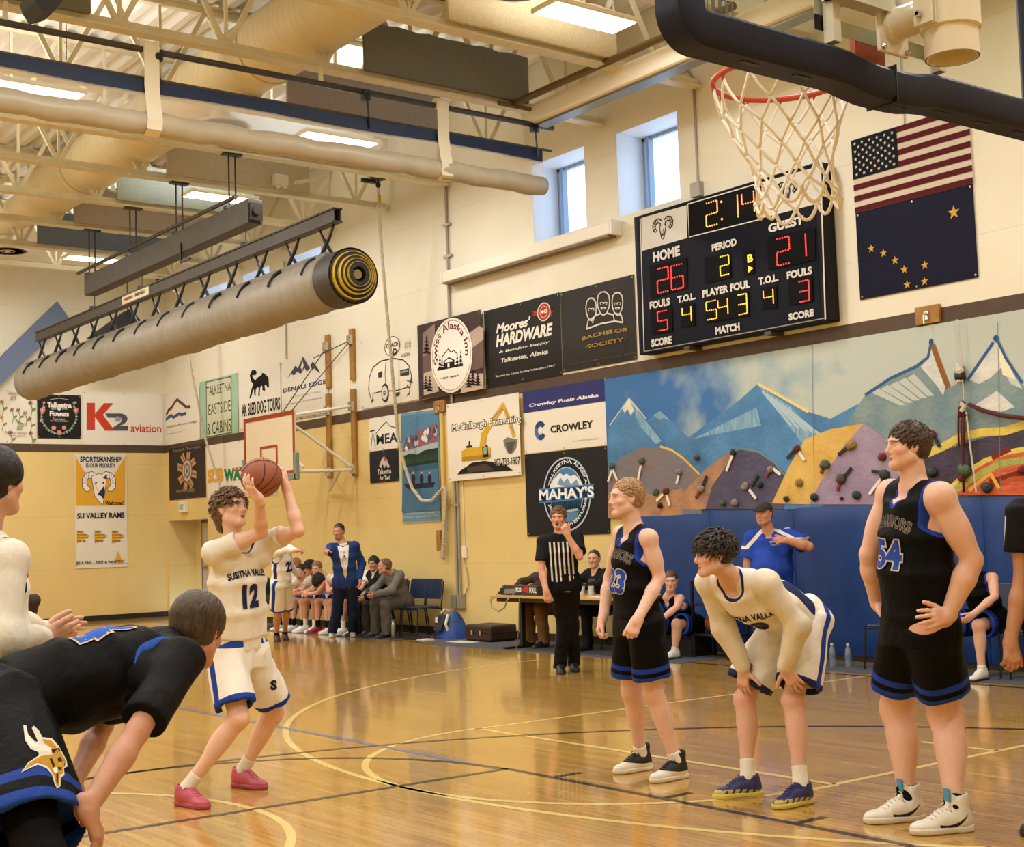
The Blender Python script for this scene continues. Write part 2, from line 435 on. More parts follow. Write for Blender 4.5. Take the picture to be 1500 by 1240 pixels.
# ------------------------------------------------------------------ ceiling
M_DECK=mat('white_roof_deck','#e8e5da',0.55)
q=MB();p=0.30;x=XN-0.5
while x<XW+0.5: # fluted steel deck, flutes running down the hall
    for xa,za,xb,zb in ((x,ZC,x+.13,ZC),(x+.13,ZC,x+.16,ZC-.075),(x+.16,ZC-.075,x+.27,ZC-.075),(x+.27,ZC-.075,x+p,ZC)):
        q.quad((xa,YN-.3,za),(xa,YE+.3,za),(xb,YE+.3,zb),(xb,YN-.3,zb))
    x+=p
q.box((XN-.5,YN-.3,ZC+.05),(XW+1,YE+.3,ZC+.2))
struct(q.build('ceiling',M_DECK))
M_JOIST=mat('joist_cream_paint','#e0d6b6',0.45,noise=0.1,nscale=4)
JY=[1.0+1.84*k for k in range(15)]
JY=[y+0.0 for y in (-0.9,0.95,2.8,4.66,6.5,8.35,10.2,12.05,13.9,15.75,17.6,19.42,21.25,23.1,25.0,26.8)]
JB,JT=7.0,ZC-0.09
def joist(y):
    q=MB()
    q.box((XN+.1,y-.085,JB),(XW-.05,y+.085,JB+.028),0,.006);q.box((XN+.1,y-.045,JB+.02),(XW-.05,y+.045,JB+.11),0,.006)
    q.box((XN,y-.085,JT-.03),(XW,y+.085,JT));q.box((XN,y-.045,JT-.10),(XW,y+.045,JT-.02))
    n=14;L_=(XW-XN)/n
    for k in range(n):
        x0=XN+k*L_;xm=x0+L_/2
        a_,b_,c_=V(x0,y,JT-.04),V(xm,y,JB+.04),V(x0+L_,y,JT-.04)
        for s0,s1 in ((a_,b_),(b_,c_)):
            d=s1-s0;F=frame(d,(0,1,0));q.obox((s0+s1)/2,(.028,.02,np.linalg.norm(d)/2),np.array(F))
        q.box((xm-.018,y-.018,JB+.04),(xm+.018,y+.018,JT-.04))
    return q
for k,y in enumerate(JY):struct(joist(y).build('ceiling_beam_%d'%(k+1),M_JOIST))
# bulkhead over the end wall
q=MB();q.box((XN,YE-.5,7.45),(XW,YE,ZC));struct(q.build('trim_2',M_CREAM))
# long white beam down the side with a steel strip
q=MB();q.box((10.86,-2.5,6.80),(11.10,13.85,7.06),0,0.04);q.box((10.93,-2.5,6.775),(11.12,13.85,6.80),1)
struct(q.build('ceiling_beam_17',[mat('white_beam_paint','#efe7d2',0.4),mat('grey_steel','#8e8b84',0.4,0.8)]))
# ------------------------------------------------------------------ lamps
M_LED=mat('lamp_diffuser','#fff3dc',0.5,emit=6.0)
M_WHITE=mat('white_metal','#e4dcc8',0.4)
M_STEEL=mat('galvanised_steel','#4b453b',0.55,0.2,noise=0.25,nscale=5)
M_BLACK=mat('black_plastic','#0d0c0b',0.45)
LX=(-2.9,1.2,5.3,9.45)
LY=(0.4,5.6,10.95,16.3,20.0,25.5)
seen_l={(9.45,10.95):'rectangular ceiling lamp nearest the basket, beside the raised backboard',(9.45,16.3):'rectangular ceiling lamp seen just under the blue curtain hem',(9.45,20.0):'rectangular ceiling lamp behind the end of the grey hoist beam',
          (9.45,25.5):'rectangular ceiling lamp close to the far end wall',(5.3,16.3):'rectangular ceiling lamp at the left edge under the blue curtain hem'}
n_l=0
for lx in LX:
    for ly in LY:
        vis=(lx,ly) in seen_l
        pass
        la=bpy.data.lights.new('lamp_light','AREA');la.shape='RECTANGLE';la.size=1.08;la.size_y=0.36;la.energy=LAMP_W;la.color=LAMP_COL
        lo=bpy.data.objects.new('lamp_light',la);COL.objects.link(lo);lo.location=(lx,ly,6.985)
        lu=la.copy();lu.energy=LAMP_W*.42;uo=bpy.data.objects.new('lamp_uplight',lu);COL.objects.link(uo);uo.location=(lx,ly,7.075);uo.rotation_euler=(math.pi,0,0)
        # every lamp of the hall is built, the ones out of frame too
        t=thing('ceiling_lamp',seen_l.get((lx,ly),'rectangular ceiling lamp over the court outside the photographed corner'),'ceiling light',(lx,ly,7.0),'rectangular ceiling lamps')
        q=MB();q.box((lx-.58,ly-.22,7.0),(lx+.58,ly+.22,7.055),0,.012);q.build('housing',M_WHITE,t)
        q=MB();q.box((lx-.55,ly-.19,6.992),(lx+.55,ly+.19,6.999));q.build('diffuser',M_LED,t)
        q=MB()
        for sx in (-.4,.4):q.tube([(lx+sx,ly,7.05),(lx+sx,ly,7.95)],.006,6)
        q.build('hanger',M_STEEL,t)

# ------------------------------------------------------------------ acoustic panels between the joists
def baffle(x0,x1,y,col,label):
    q=MB();n=16;k=6
    y=y-0.115
    for s in (0,1):
        yy=y-.025+.05*s
        vs=[]
        for i in range(n+1):
            for j in range(k+1):
                u=i/n;v_=j/k
                wv=.008*math.sin(u*23+y)*(1 if v_>.9 or v_<.1 else .3)
                vs.append((x0+(x1-x0)*u,yy+wv,7.075+.60*v_+(.012*math.sin(u*37) if v_==1 else 0)))
        fs=[(i*(k+1)+j,(i+1)*(k+1)+j,(i+1)*(k+1)+j+1,i*(k+1)+j+1) for i in range(n) for j in range(k)]
        q.add(vs,fs if s==0 else [tuple(reversed(f)) for f in fs])
    q.box((x0,y-.025,7.07),(x1,y+.025,7.08));q.box((x0-.004,y-.025,7.08),(x0,y+.025,7.67));q.box((x1,y-.025,7.08),(x1+.004,y+.025,7.67))
    tag(q.build('acoustic_panel',mat('felt_'+col.strip('#'),col,0.9,noise=0.12,nscale=30,bump=0.2,bscale=120)),label,'acoustic panel','acoustic panels hung in the roof joists')
for x0,x1,y,c,l in [
    (8.33,10.74,12.05,'#d8c6a0','cream acoustic panel behind the lamp beside the backboard'),(8.40,10.85,13.9,'#77776e','dark grey acoustic panel with a ragged top edge'),
    (8.35,10.73,15.75,'#aaa19a','dusty mauve acoustic panel behind the curtain rail'),(8.30,10.75,17.6,'#b8c0c4','pale blue-grey acoustic panel behind the white curtain roll'),
    (8.26,10.66,19.42,'#c2b59a','tan acoustic panel with a small white box on it'),(8.20,10.6,21.25,'#a3b0ac','greenish grey acoustic panel beside a lamp above the hoist'),
    (8.15,10.6,23.1,'#b3a595','brownish mauve acoustic panel behind the grey hoist beam'),(8.15,10.6,25.0,'#717d90','blue-grey acoustic panel near the far end wall'),
    (2.6,5.07,13.9,'#75735f','olive grey acoustic panel at the left edge above the blue hem'),(2.6,5.05,12.05,'#957e5c','brown acoustic panel in the upper left corner')]:
    baffle(x0,x1,y,c,l)
t=thing('sensor_box','small white box on the tan acoustic panel','sensor',(10.1,19.22,7.1))
q=MB();q.box((9.98,19.14,7.10),(10.22,19.27,7.28),0,.02);q.build('housing',M_WHITE,t)
q=MB();q.box((10.02,19.15,7.06),(10.07,19.2,7.11));q.box((10.13,19.15,7.06),(10.18,19.2,7.11));q.build('clip',M_WHITE,t)

# ------------------------------------------------------------------ spiral duct with round diffusers
M_DUCT=mat('cream_duct_paint','#dccfa8',0.42,metal=0.0)
t=thing('spiral_duct','long cream painted round duct running between the roof joists','duct',(7.85,9.0,7.6))
q=MB();R0=0.44;prof=[]
yy=5.0
while yy<23.5:
    prof+=[(R0,yy),(R0,yy+.10),(R0+.006,yy+.11),(R0+.006,yy+.12)];yy+=.13
prof+=[(R0*.92,23.56),(R0*.7,23.6)]
q.lathe([(r,h-5.0) for r,h in prof],(7.85,5.0,7.66),(0,1,0),40);q.build('pipe',M_DUCT,t,'angle')
q=MB();q.lathe([(.30,0),(.30,4.2),(.28,4.25)],(7.85,23.55,7.62),(0,1,0),28);q.build('narrow_pipe',M_DUCT,t,'angle')
q=MB()
for yy in (7.0,9.6,12.6,15.2,18.4,21.6):q.lathe([(R0+.02,-.04),(R0+.02,.04)],(7.85,yy,7.66),(0,1,0),40)
q.build('collar',M_DUCT,t,'angle')
for dx,dy,dz in ((7.89,16.6,7.02),(7.86,25.7,7.02),(8.75,11.2,7.22)):
    q=MB()
    q.lathe([(.15,.30),(.15,.12),(.36,.05),(.37,.03),(.28,.03),(.26,.06),(.2,.03),(.19,.06),(.12,.02),(.1,.06),(.03,.01)],(dx,dy,dz),(0,0,1),32);d_=q.build('diffuser',M_WHITE,t,'angle')
    q=MB();q.lathe([(.335,.028),(.33,.0275),(.29,.0275),(.285,.028)],(dx,dy,dz),(0,0,1),32);q.lathe([(.24,.03),(.2,.0285)],(dx,dy,dz),(0,0,1),32);q.build('slot',mat('dark_slot','#4d3f28',0.8),d_)

# cable strung under the joists, conduits
q=MB();P=[(x_,12.8,7.62+.12*((x_-6.5)/3)**2) for x_ in np.linspace(3,11,20)];q.tube(P,.008,6);tag(q.build('ceiling_cable',mat('brown_cable','#5a4326',0.6)),'thin dark cable strung between joists above the curtain','cable')
q=MB();q.tube([(10.62,13.8,7.03),(10.62,9.9,7.03)],.045,12);q.tube([(10.35,13.75,6.985),(10.95,13.75,6.985)],.03,8)
tag(q.build('steel_pipe',mat('dull_brass_paint','#6d5a37',0.4,0.4)),'dull brown pipe lying beside the dark grey acoustic panel','pipe')

# ------------------------------------------------------------------ rolled-up divider curtain
CY=14.02-0.24
t=thing('divider_curtain','rolled up gym divider curtain with navy hem and white roll','curtain',(4,CY,6.0))
M_NAVY=mat('navy_vinyl','#071f42',0.6,bump=0.25,bscale=9)
M_ROLL=mat('white_vinyl','#b8ad94',0.42,noise=0.08,nscale=5,bump=0.15,bscale=14)
M_MESHW=bpy.data.materials.new('white_net');M_MESHW.use_nodes=True
nt=M_MESHW.node_tree;b_=nt.nodes['Principled BSDF'];b_.inputs['Base Color'].default_value=(.85,.8,.7,1);b_.inputs['Roughness'].default_value=.8
tr=nt.nodes.new('ShaderNodeBsdfTransparent');mxs=nt.nodes.new('ShaderNodeMixShader');mxs.inputs[0].default_value=0.32
nt.links.new(tr.outputs[0],mxs.inputs[1]);nt.links.new(b_.outputs[0],mxs.inputs[2]);nt.links.new(mxs.outputs[0],nt.nodes['Material Output'].inputs[0])
X0,X1=XN+.6,11.05
q=MB();q.tube([(X0,CY,6.80),(11.25,CY,6.80)],.035,10);q.tube([(X0,CY,6.49),(11.2,CY,6.49)],.018,8);q.build('rail',M_STEEL,t,True)
def sheet(q,x0,x1,z0,z1,y,amp,mi=0,nx=120,nz=4):
    vs=[]
    for i in range(nx+1):
        for j in range(nz+1):
            x_=x0+(x1-x0)*i/nx;v_=j/nz
            vs.append((x_,y+amp*(math.sin(x_*31+2*v_)+.6*math.sin(x_*13.7+1))*.5,z0+(z1-z0)*v_+.012*math.sin(x_*2.1)))
    q.add(vs,[(i*(nz+1)+j,(i+1)*(nz+1)+j,(i+1)*(nz+1)+j+1,i*(nz+1)+j+1) for i in range(nx) for j in range(nz)],mi)
q=MB();sheet(q,X0,X1,6.33,6.49,CY-.01,.012);sheet(q,X0,X1,6.33,6.49,CY+.01,.012);q.build('navy_hem',M_NAVY,t,True)
q=MB();sheet(q,X0,X1,6.0,6.335,CY-.02,.01);q.build('net_panel',M_MESHW,t,True)
q=MB();vs=[]
n=140;k=20
path=[(X0+(X1-X0)*i/n,CY,6.00+.008*math.sin(i*.9)) for i in range(n+1)]
q.tube(path,[.125+.006*math.sin(i*1.7)+.004*math.sin(i*.61) for i in range(n+1)],24);q.build('vinyl_roll',M_ROLL,t,True)
for sx in (9.47,5.72,1.9,-1.9):
    q=MB();P=[(sx,CY-.055,6.86),(sx,CY-.055,6.55),(sx,CY-.05,6.4),(sx,CY-.10,6.12),(sx,CY-.13,6.02),(sx,CY-.11,5.91),(sx,CY,5.862),(sx,CY+.1,5.9)]
    for a_,c_ in zip(P[:-1],P[1:]):
        q.quad(V(*a_)-V(.085,0,0),V(*a_)+V(.085,0,0),V(*c_)+V(.085,0,0),V(*c_)-V(.085,0,0))
    q.tube([(sx-.085,CY,6.83),(sx+.085,CY,6.83)],.07,12);q.build('strap',mat('white_webbing','#e6dcc2',0.7),t)
for sx in (10.93,8.40,5.80,2.0):
    q=MB();q.box((sx-.05,CY-.05,6.70),(sx+.05,CY+.03,6.82));q.tube([(sx,CY-.03,6.70),(sx+.03,CY-.03,6.36)],.012,6);q.ball((sx,CY-.04,6.74),.05,8);q.build('pulley',M_BLACK,t)
for y in (CY,):
    q=MB()
    for sx in (-3,0.5,4.2,7.8,10.9):q.box((sx-.02,y-.02,6.8),(sx+.02,y+.02,7.02))
    q.build('bracket',M_JOIST,t)

# ------------------------------------------------------------------ mat roll on its hoist
MX=8.5;RZ,RR=4.70,0.335;RY0,RY1=14.33,26.3
t=thing('wrestling_mat_roll','long grey rolled wrestling mat hanging in black straps','mat roll',(MX,20,RZ))
M_TAUPE=mat('taupe_vinyl','#8f8776',0.5,noise=0.12,nscale=3,bump=0.35,bscale=7,stretch=(1,3,1))
q=MB();n=90;path=[];rad=[]
for i in range(n+1):
    y=RY0+.38+(RY1-RY0-.38)*i/n
    path.append((MX,y,RZ+.006*math.sin(i*.7)));rad.append(RR+.006*math.sin(i*1.9)+.008*math.sin(i*.43)-(.012 if i in (22,23) else 0))
q.tube(path,rad,40);q.build('cover',M_TAUPE,t,True)
q=MB();q.tube([(MX,RY0,RZ),(MX,RY0+.40,RZ)],RR+.012,40,cap=False);q.build('end_cover',mat('charcoal_vinyl','#34302a',0.5,bump=0.3,bscale=30),t,True)
q=MB();q.box((MX-.16,RY0+.4,RZ+RR-.06),(MX+.16,RY1-.1,RZ+RR+.012));q.build('top_flap',mat('grey_vinyl','#6d675c',0.5),t)
# spiral of foam layers, coloured yellow edge and black core, stepping out towards the middle
q=MB()
for k,(r0,r1,dy,mi) in enumerate([(.335,.30,.00,0),(.30,.285,-.05,1),(.285,.245,-.045,0),(.245,.23,-.10,1),(.23,.20,-.09,0),(.20,.188,-.13,1),(.188,.155,-.12,0),(.155,.147,-.15,1),(.147,.085,-.14,0)]):
    q.lathe([(r1,.3),(r1,dy+.008),(r1+.005,dy),(r0-.005,dy),(r0,dy+.008),(r0,.3)],(MX,RY0,RZ),(0,1,0),40,mi,cap=False)
q.lathe([(.085,-.13),(.085,.05)],(MX,RY0,RZ),(0,1,0),30,0,cap=False);q.lathe([(.06,-.10),(.06,.05)],(MX,RY0,RZ),(0,1,0),24,2)
q.build('foam_layers',[mat('black_foam','#100f0d',0.5),mat('yellow_foam','#c9a92c',0.5),mat('card_core','#8b7448',0.8)],t,'angle')
t2=thing('mat_hoist','steel lifting bar with black crossed straps over the mat roll','hoist',(MX,20,5.45))
q=MB();q.box((MX-.07,RY0+.35,5.43),(MX+.07,RY1-.35,5.45));q.box((MX-.07,RY0+.35,5.59),(MX+.07,RY1-.35,5.61));q.box((MX-.05,RY0+.35,5.44),(MX-.035,RY1-.35,5.60));q.box((MX+.035,RY0+.35,5.44),(MX+.05,RY1-.35,5.60))
q.build('lifting_bar',M_STEEL,t2)
ns=13
for i in range(ns):
    y=RY0+.62+(RY1-RY0-1.2)*i/(ns-1)
    for s in (-1,1):
        q=MB();sp=-.18*s
        P=[(MX-.10*s,y-sp,5.40),(MX-.09*s,y-sp*.9,5.30)]
        for a_ in np.linspace(0,1,12):
            th=math.radians(78-62*a_)
            P.append((MX+s*(RR+.014)*math.cos(th),y+sp*(.2+.5*a_) if a_<.5 else y+sp*.45,RZ+(RR+.014)*math.sin(th)))
        P=[(a,b,c) for a,b,c in P]
        R_=[.012,.024]+[.026]*7+[.016]*5
        # crossing: start over the bar on the other side
        P[0]=(MX,y-sp,5.42);P[1]=(MX+.04*s,y-sp*.8,5.28)
        q.tube(P,R_,6);st=q.build('strap',M_BLACK,t2,True)
        q=MB();q.tube([(MX,y-sp,5.42),(MX,y-sp,5.46)],.012,6);q.build('hook',mat('chrome','#c9c6bd',0.2,1.0),st)
q=MB()
for yy,w_ in ((21.05,.55),):q.box((MX-.058,yy-w_,5.45),(MX-.052,yy+w_,5.60))
q.build('warning_plate',mat('cream_plate','#d8cfae',0.5),t2)
pr=Print((MX-.06,21.55,5.46),(0,-1,0),(0,0,1),(-1,0,0),.95,.12,.001)
pr.text('#9c3a22','WARNING',.04,.3,.42,.75,.03);pr.text('#2b241a','500 KILO',.52,.35,.97,.8,.03);pr.build(t2)
t3=thing('hoist_beam','grey steel box beam hung under the roof joists above the mat roll','beam',(MX,20,5.9))
q=MB();q.box((MX-.11,16.9,5.86),(MX+.11,23.2,6.2),0,.012);q.build('box_section',M_STEEL,t3)
q=MB()
for yy in (17.6,19.42,21.25,23.1):
    q.tube([(MX-.05,yy,6.2),(MX-.05,yy,7.0)],.012,6);q.tube([(MX+.05,yy,6.2),(MX+.05,yy,7.0)],.012,6);q.box((MX-.12,yy-.05,6.2),(MX+.12,yy+.05,6.24));q.box((MX-.14,yy-.06,6.97),(MX+.14,yy+.06,6.998))
q.build('hanger',M_BLACK,t3)
q=MB();q.tube([(MX-.14,17.2,6.28),(MX-.14,23.4,6.28)],.03,8);q.build('drive_shaft',mat('dark_steel','#3e382e',0.4,0.6),t3)
q=MB();q.box((MX-.09,16.86,5.9),(MX+.09,16.9,6.14));q.lathe([(.06,0),(.06,.03)],(MX,16.84,6.03),(0,1,0),20);q.build('end_plate',mat('dark_steel'),t3)
q=MB();q.box((MX-.13,19.1,5.70),(MX-.10,19.14,6.0));q.box((MX-.13,18.8,5.70),(MX-.10,19.14,5.73));q.build('limit_switch',M_BLACK,t3)
q=MB()
for yy in (17.2,20.9,23.0):q.tube([(MX,yy,5.86),(MX,yy,5.61)],.008,6);q.box((MX-.08,yy-.03,5.60),(MX+.08,yy+.03,5.65))
q.build('lift_cable',M_STEEL,t3)
# white track lying on the curtain side: second bar
q=MB();q.tube([(10.2,18.9,7.1),(10.9,19.2,7.35)],.03,8);tag(q.build('steel_pipe',M_JOIST),'short cream pipe brace beside the tan acoustic panel','pipe')

# ------------------------------------------------------------------ climbing ropes
M_ROPE=mat('white_rope','#d9cdb3',0.85,noise=0.3,nscale=40,bump=0.5,bscale=90)
def rope_tube(pts,r,name,parent,twist=True):
    P=[np.array(p,float) for p in pts];out=[]
    for a,b in zip(P[:-1],P[1:]):
        n=max(2,int(np.linalg.norm(b-a)/.025))
        out+=[a+(b-a)*i/n for i in range(n)]
    out.append(P[-1]);q=MB()
    for ph in (0,2.09,4.18): # three strands
        px=[];s=0
        for i,p in enumerate(out):
            t_=norm(out[min(i+1,len(out)-1)]-out[max(i-1,0)]);x,y,_=frame(t_,(0.3,1,0))
            if i:s+=np.linalg.norm(p-out[i-1])
            a=s/.16*2*math.pi+ph;px.append(p+(x*math.cos(a)+y*math.sin(a))*r*.5)
        q.tube(px,r*.58,6)
    return q.build(name,M_ROPE,parent,True)
RX=11.45
t=thing('climbing_rope','thick white climbing rope hanging from the roof and tied back to the wall','rope',(RX,18.2,7.0))
P=[on_x(554,300,RX),on_x(560,380,11.55),on_x(568,470,11.7),on_x(576,560,11.85),on_x(583,640,11.95),on_x(592,680,12.0),on_x(604,715,12.03),on_x(618,733,12.05),on_x(632,733,12.07),on_x(644,720,12.1),on_x(650,713,12.12),on_x(653,720,12.12),on_x(651,760,12.1),on_x(648,815,12.1),on_x(650,818,12.13),on_x(654,770,12.15),on_x(651,722,12.15)]
rope_tube(P,.028,'rope',t)
q=MB();h_=on_x(554,275,RX);q.box(h_+V(-.10,-.07,.13),h_+V(.10,.07,.2));q.tube([h_+V(0,0,.13),h_+V(0,0,.03)],.02,8);q.ball(h_+V(0,0,.05),.05,8,sc=(1,.4,1.2));q.box(h_+V(-.3,-.03,.06),h_+V(-.05,.03,.12));q.build('swivel_hook',M_BLACK,t)
q=MB();q.tube([h_+V(0,0,0),h_+V(.01,0,-.16)],.02,8);q.build('shackle',mat('chrome','#c9c6bd',.2,1.0),t)
q=MB();q.tube([h_+V(.01,0,-.12),h_+V(.012,0,-.24)],.03,8);q.build('whipping',mat('yellow_tape','#b89a2c',.6),t)
q=MB();q.box((12.12,17.98,1.30),(12.2,18.1,1.62));q.build('wall_cleat',mat('varnished_wood','#a9782f',.4,noise=.3,nscale=10),t)
t=thing('climbing_rope','thinner white climbing rope slanting to the wall behind the shooting player','rope',(11.3,26,6.9))
rope_tube([(11.3,26.8,6.98),on_x(262,430,11.3),on_x(280,540,11.5),on_x(300,640,11.75),on_x(325,720,12.0),on_x(332,738,12.05)],.024,'rope',t)
q=MB();q.box((11.22,26.73,6.95),(11.38,26.87,7.05));q.build('swivel_hook',M_BLACK,t)

# ------------------------------------------------------------------ tilted panel and dark speaker on the far wall
q=MB();a=[on_y(x,y,28.4) for x,y in ((84,441),(101,465),(0,565))];u_=norm(a[0]-(a[2]+(a[0]-a[1])));
p0=a[2]-u_*1.6;p1=p0+(a[0]-a[1]);q.poly([p0,a[1],a[0],p1],(0,1,0),.06)
tag(q.build('acoustic_panel',mat('felt_blue','#66748f',.9,noise=.1,nscale=30)),'slate blue acoustic panel hung diagonally high on the far wall','acoustic panel')
t=thing('loudspeaker','black wedge loudspeaker hanging behind the mat roll','loudspeaker',(9.8,27.6,5.5))
c=[on_y(x,y,27.3) for x,y in ((137,492),(192,452),(207,470),(190,492))]
q=MB();q.poly(c,(0,1,0),.45);q.build('cabinet',mat('black_cabinet','#0d0a08',.6),t)
q=MB();q.tube([c[1]+V(0,.2,0),(c[1][0],c[1][1]+.2,ZC)],.012,6);q.build('hanger',M_STEEL,t)
t=thing('loudspeaker','dark pointed loudspeaker hanging at the top left corner','loudspeaker',(4.3,9.5,6.2))
c=[on_y(x,y,10.05) for x,y in ((47,-12),(52,2),(62,18),(84,12),(96,-4),(90,-14))]
q=MB();q.poly(c,(0,1,0),.3);q.build('cabinet',mat('black_cabinet'),t)
q=MB();m_=(c[0]+c[5])/2+V(0,.15,0);q.tube([m_,(m_[0],m_[1],7.0)],.012,6);q.build('hanger',M_STEEL,t)
# ------------------------------------------------------------------ things on the walls
def zf(x0,y0,f):return lambda x,y:(x0+x/f,y0+y/f)
def uv_of(pr,x,y):
    d=ray(x,y);t=((pr.O-_C)@pr.N)/(d@pr.N);p=_C+d*t-pr.O
    return (float(p@pr.U)/float(pr.w),float(p@pr.V)/float(pr.h))
class ZP:
    """a Print laid out from points measured on the wall plane"""
    def __init__(s,pr,z):s.pr=pr;s.z=z
    def c(s,p):return uv_of(s.pr,*s.z(*p))
    def text(s,col,t,a,b,bold=.02,shear=0.0,**k):
        (u0,v0),(u1,v1)=s.c(a),s.c(b);s.pr.text(col,t,u0,v0,u1,v1,bold,shear,**k)
    def poly(s,col,pts):s.pr.poly(col,[s.c(p) for p in pts])
    def line(s,col,pts,wd,closed=False):s.pr.line(col,[s.c(p) for p in pts],wd,closed)
    def ell(s,col,ctr,right,top,**k):
        u,v_=s.c(ctr);ur,_=s.c(right);_,vt=s.c(top);s.pr.ell(col,u,v_,abs(ur-u),abs(vt-v_),**k)
SIDE=((0,-1,0),(0,0,1),(-1,0,0));ENDF=((1,0,0),(0,0,1),(0,-1,0))
def cloth_mesh(O,U,Vv,N,w,h,amp=.004,seed=0,nx=24,ny=18,thick=.003):
    rs=random.Random(seed);ph=[(rs.uniform(3,9),rs.uniform(2,7),rs.uniform(0,6)) for _ in range(4)]
    O,U,Vv,N=map(lambda a:np.asarray(a,float),(O,U,Vv,N));vs=[]
    for i in range(nx+1):
        for j in range(ny+1):
            u,v_=i/nx,j/ny;e=min(1,8*min(u,1-u))*min(1,8*min(v_,1-v_))
            d=amp*e*(.5+.5*sum(math.sin(a*u*w*2+b*v_*h*2+c) for a,b,c in ph)/4)
            vs.append(O+U*u*w+Vv*v_*h+N*(thick+d))
    q=MB();k=ny+1
    q.add(vs,[(i*k+j,(i+1)*k+j,(i+1)*k+j+1,i*k+j+1) for i in range(nx) for j in range(ny)])
    ring=[i*k for i in range(nx+1)]+[nx*k+j for j in range(1,k)]+[i*k+ny for i in range(nx-1,-1,-1)]+[j for j in range(ny-1,0,-1)]
    back=[np.asarray(vs[i])-N*(thick+.0005) for i in ring];m_=len(ring)
    q.add([vs[i] for i in ring]+back,[(b,a,m_+a,m_+b) for a,b in ((i,(i+1)%m_) for i in range(m_))])
    return q
def banner(name,label,cat,wall,box,col,group=None,rough=.45,amp=.005,gap=.012,grommets=True):
    """box = (left, right, z0, z1) measured along the wall as seen from the court"""
    l,r,z0,z1=box;U,Vv,N=wall
    w,h=abs(r-l),z1-z0
    gap=.062 if l in (18.53,17.76) else gap
    O=V(XW-gap,l,z0) if wall is SIDE else V(l,YE-gap,z0)
    t=thing(name,label,cat,O,group)
    cloth_mesh(O,U,Vv,N,w,h,amp,hash(label)%1000 if False else len(label)*7).build('cloth',mat('vinyl_'+col.strip('#'),col,max(rough,.55),bump=.2,bscale=5,spec=.22),t,True)
    pr=Print(O,U,Vv,N,w,h,.0045+amp)
    if grommets:
        q=MB()
        for u,v_ in ((.02,.03),(.98,.03),(.02,.97),(.98,.97),(.5,.97),(.5,.03)):q.lathe([(.012,0),(.012,.003),(.006,.004)],pr.P(u,v_,.0035),N,10)
        q.build('grommet',mat('brass','#b09a62',.35,.9),t)
    return t,pr
WALLG='sponsor banners on the gym walls'
A=zf(500,400,3.409);B=zf(500,560,3.75);Cz=zf(0,540,4.134);D=zf(230,500,4.545);M5=zf(500,420,2.952);M6=zf(1000,420,2.952)

# --- upper row, right to left
t,pr=banner('sponsor_banner','black banner with three outlined bearded heads beside the scoreboard','banner',SIDE,(14.92,13.38,3.75,4.88),'#2b2722',WALLG);z=ZP(pr,A)
for a,b_ in ((1248,0),(1312,1),(1378,2)):pass
W_='#d6d0c4'
def beard(cx,cy,sx,sy,mask):
    z.line(W_,[(cx+sx*x,cy+sy*y) for x,y in ((-1,-.2),(-.85,-.8),(-.4,-1.1),(0,-1.15),(.4,-1.1),(.85,-.8),(1,-.2),(.9,.4),(.5,1.0),(0,1.2),(-.5,1.0),(-.9,.4))],.022,True)
    z.poly(W_,[(cx-.6*sx,cy-.1*sy),(cx+.6*sx,cy-.14*sy),(cx+.55*sx,cy+.15*sy),(cx+.1*sx,cy+.05*sy),(cx-.5*sx,cy+.2*sy)])
    z.poly('#1b1815',[(cx-.5*sx,cy-.02*sy),(cx-.1*sx,cy-.03*sy),(cx-.12*sx,cy+.12*sy),(cx-.4*sx,cy+.14*sy)]);z.poly('#1b1815',[(cx+.12*sx,cy-.05*sy),(cx+.5*sx,cy-.07*sy),(cx+.45*sx,cy+.1*sy),(cx+.15*sx,cy+.06*sy)])
    if mask:z.poly(W_,[(cx-.5*sx,cy+.45*sy),(cx,cy+.35*sy),(cx+.5*sx,cy+.4*sy),(cx+.35*sx,cy+.6*sy),(cx-.3*sx,cy+.64*sy)]);z.poly('#1b1815',[(cx-.25*sx,cy+.5*sy),(cx+.25*sx,cy+.45*sy),(cx,cy+.58*sy)])
beard(1250,180,26,48,0);beard(1312,150,31,50,1);beard(1382,152,27,48,1)
z.line(W_,[(1228,278),(1236,236),(1262,222),(1280,200)],.022);z.line(W_,[(1258,250),(1268,215),(1300,200)],.022);z.line(W_,[(1330,200),(1362,208),(1368,240)],.022);z.line(W_,[(1370,200),(1402,210),(1410,245)],.022);z.line(W_,[(1226,279),(1300,252),(1368,240),(1411,246)],.022)
z.text('#6b604c','TALKEETNA',(1243,110),(1380,72),.02,rot=.0,warp=lambda a,b:b*.75+.25*math.sin(a*math.pi))
z.text('#a08246','BACHELOR',(1206,338),(1437,262),.035,warp=lambda a,b:b*.72+.25*math.sin(a*math.pi))
z.text('#a08246','·SOCIETY·',(1222,378),(1422,318),.03)
z.text('#8c6f3c','Supporting local families in need for over 40 years',(1128,462),(1478,393),.01);pr.build(t)

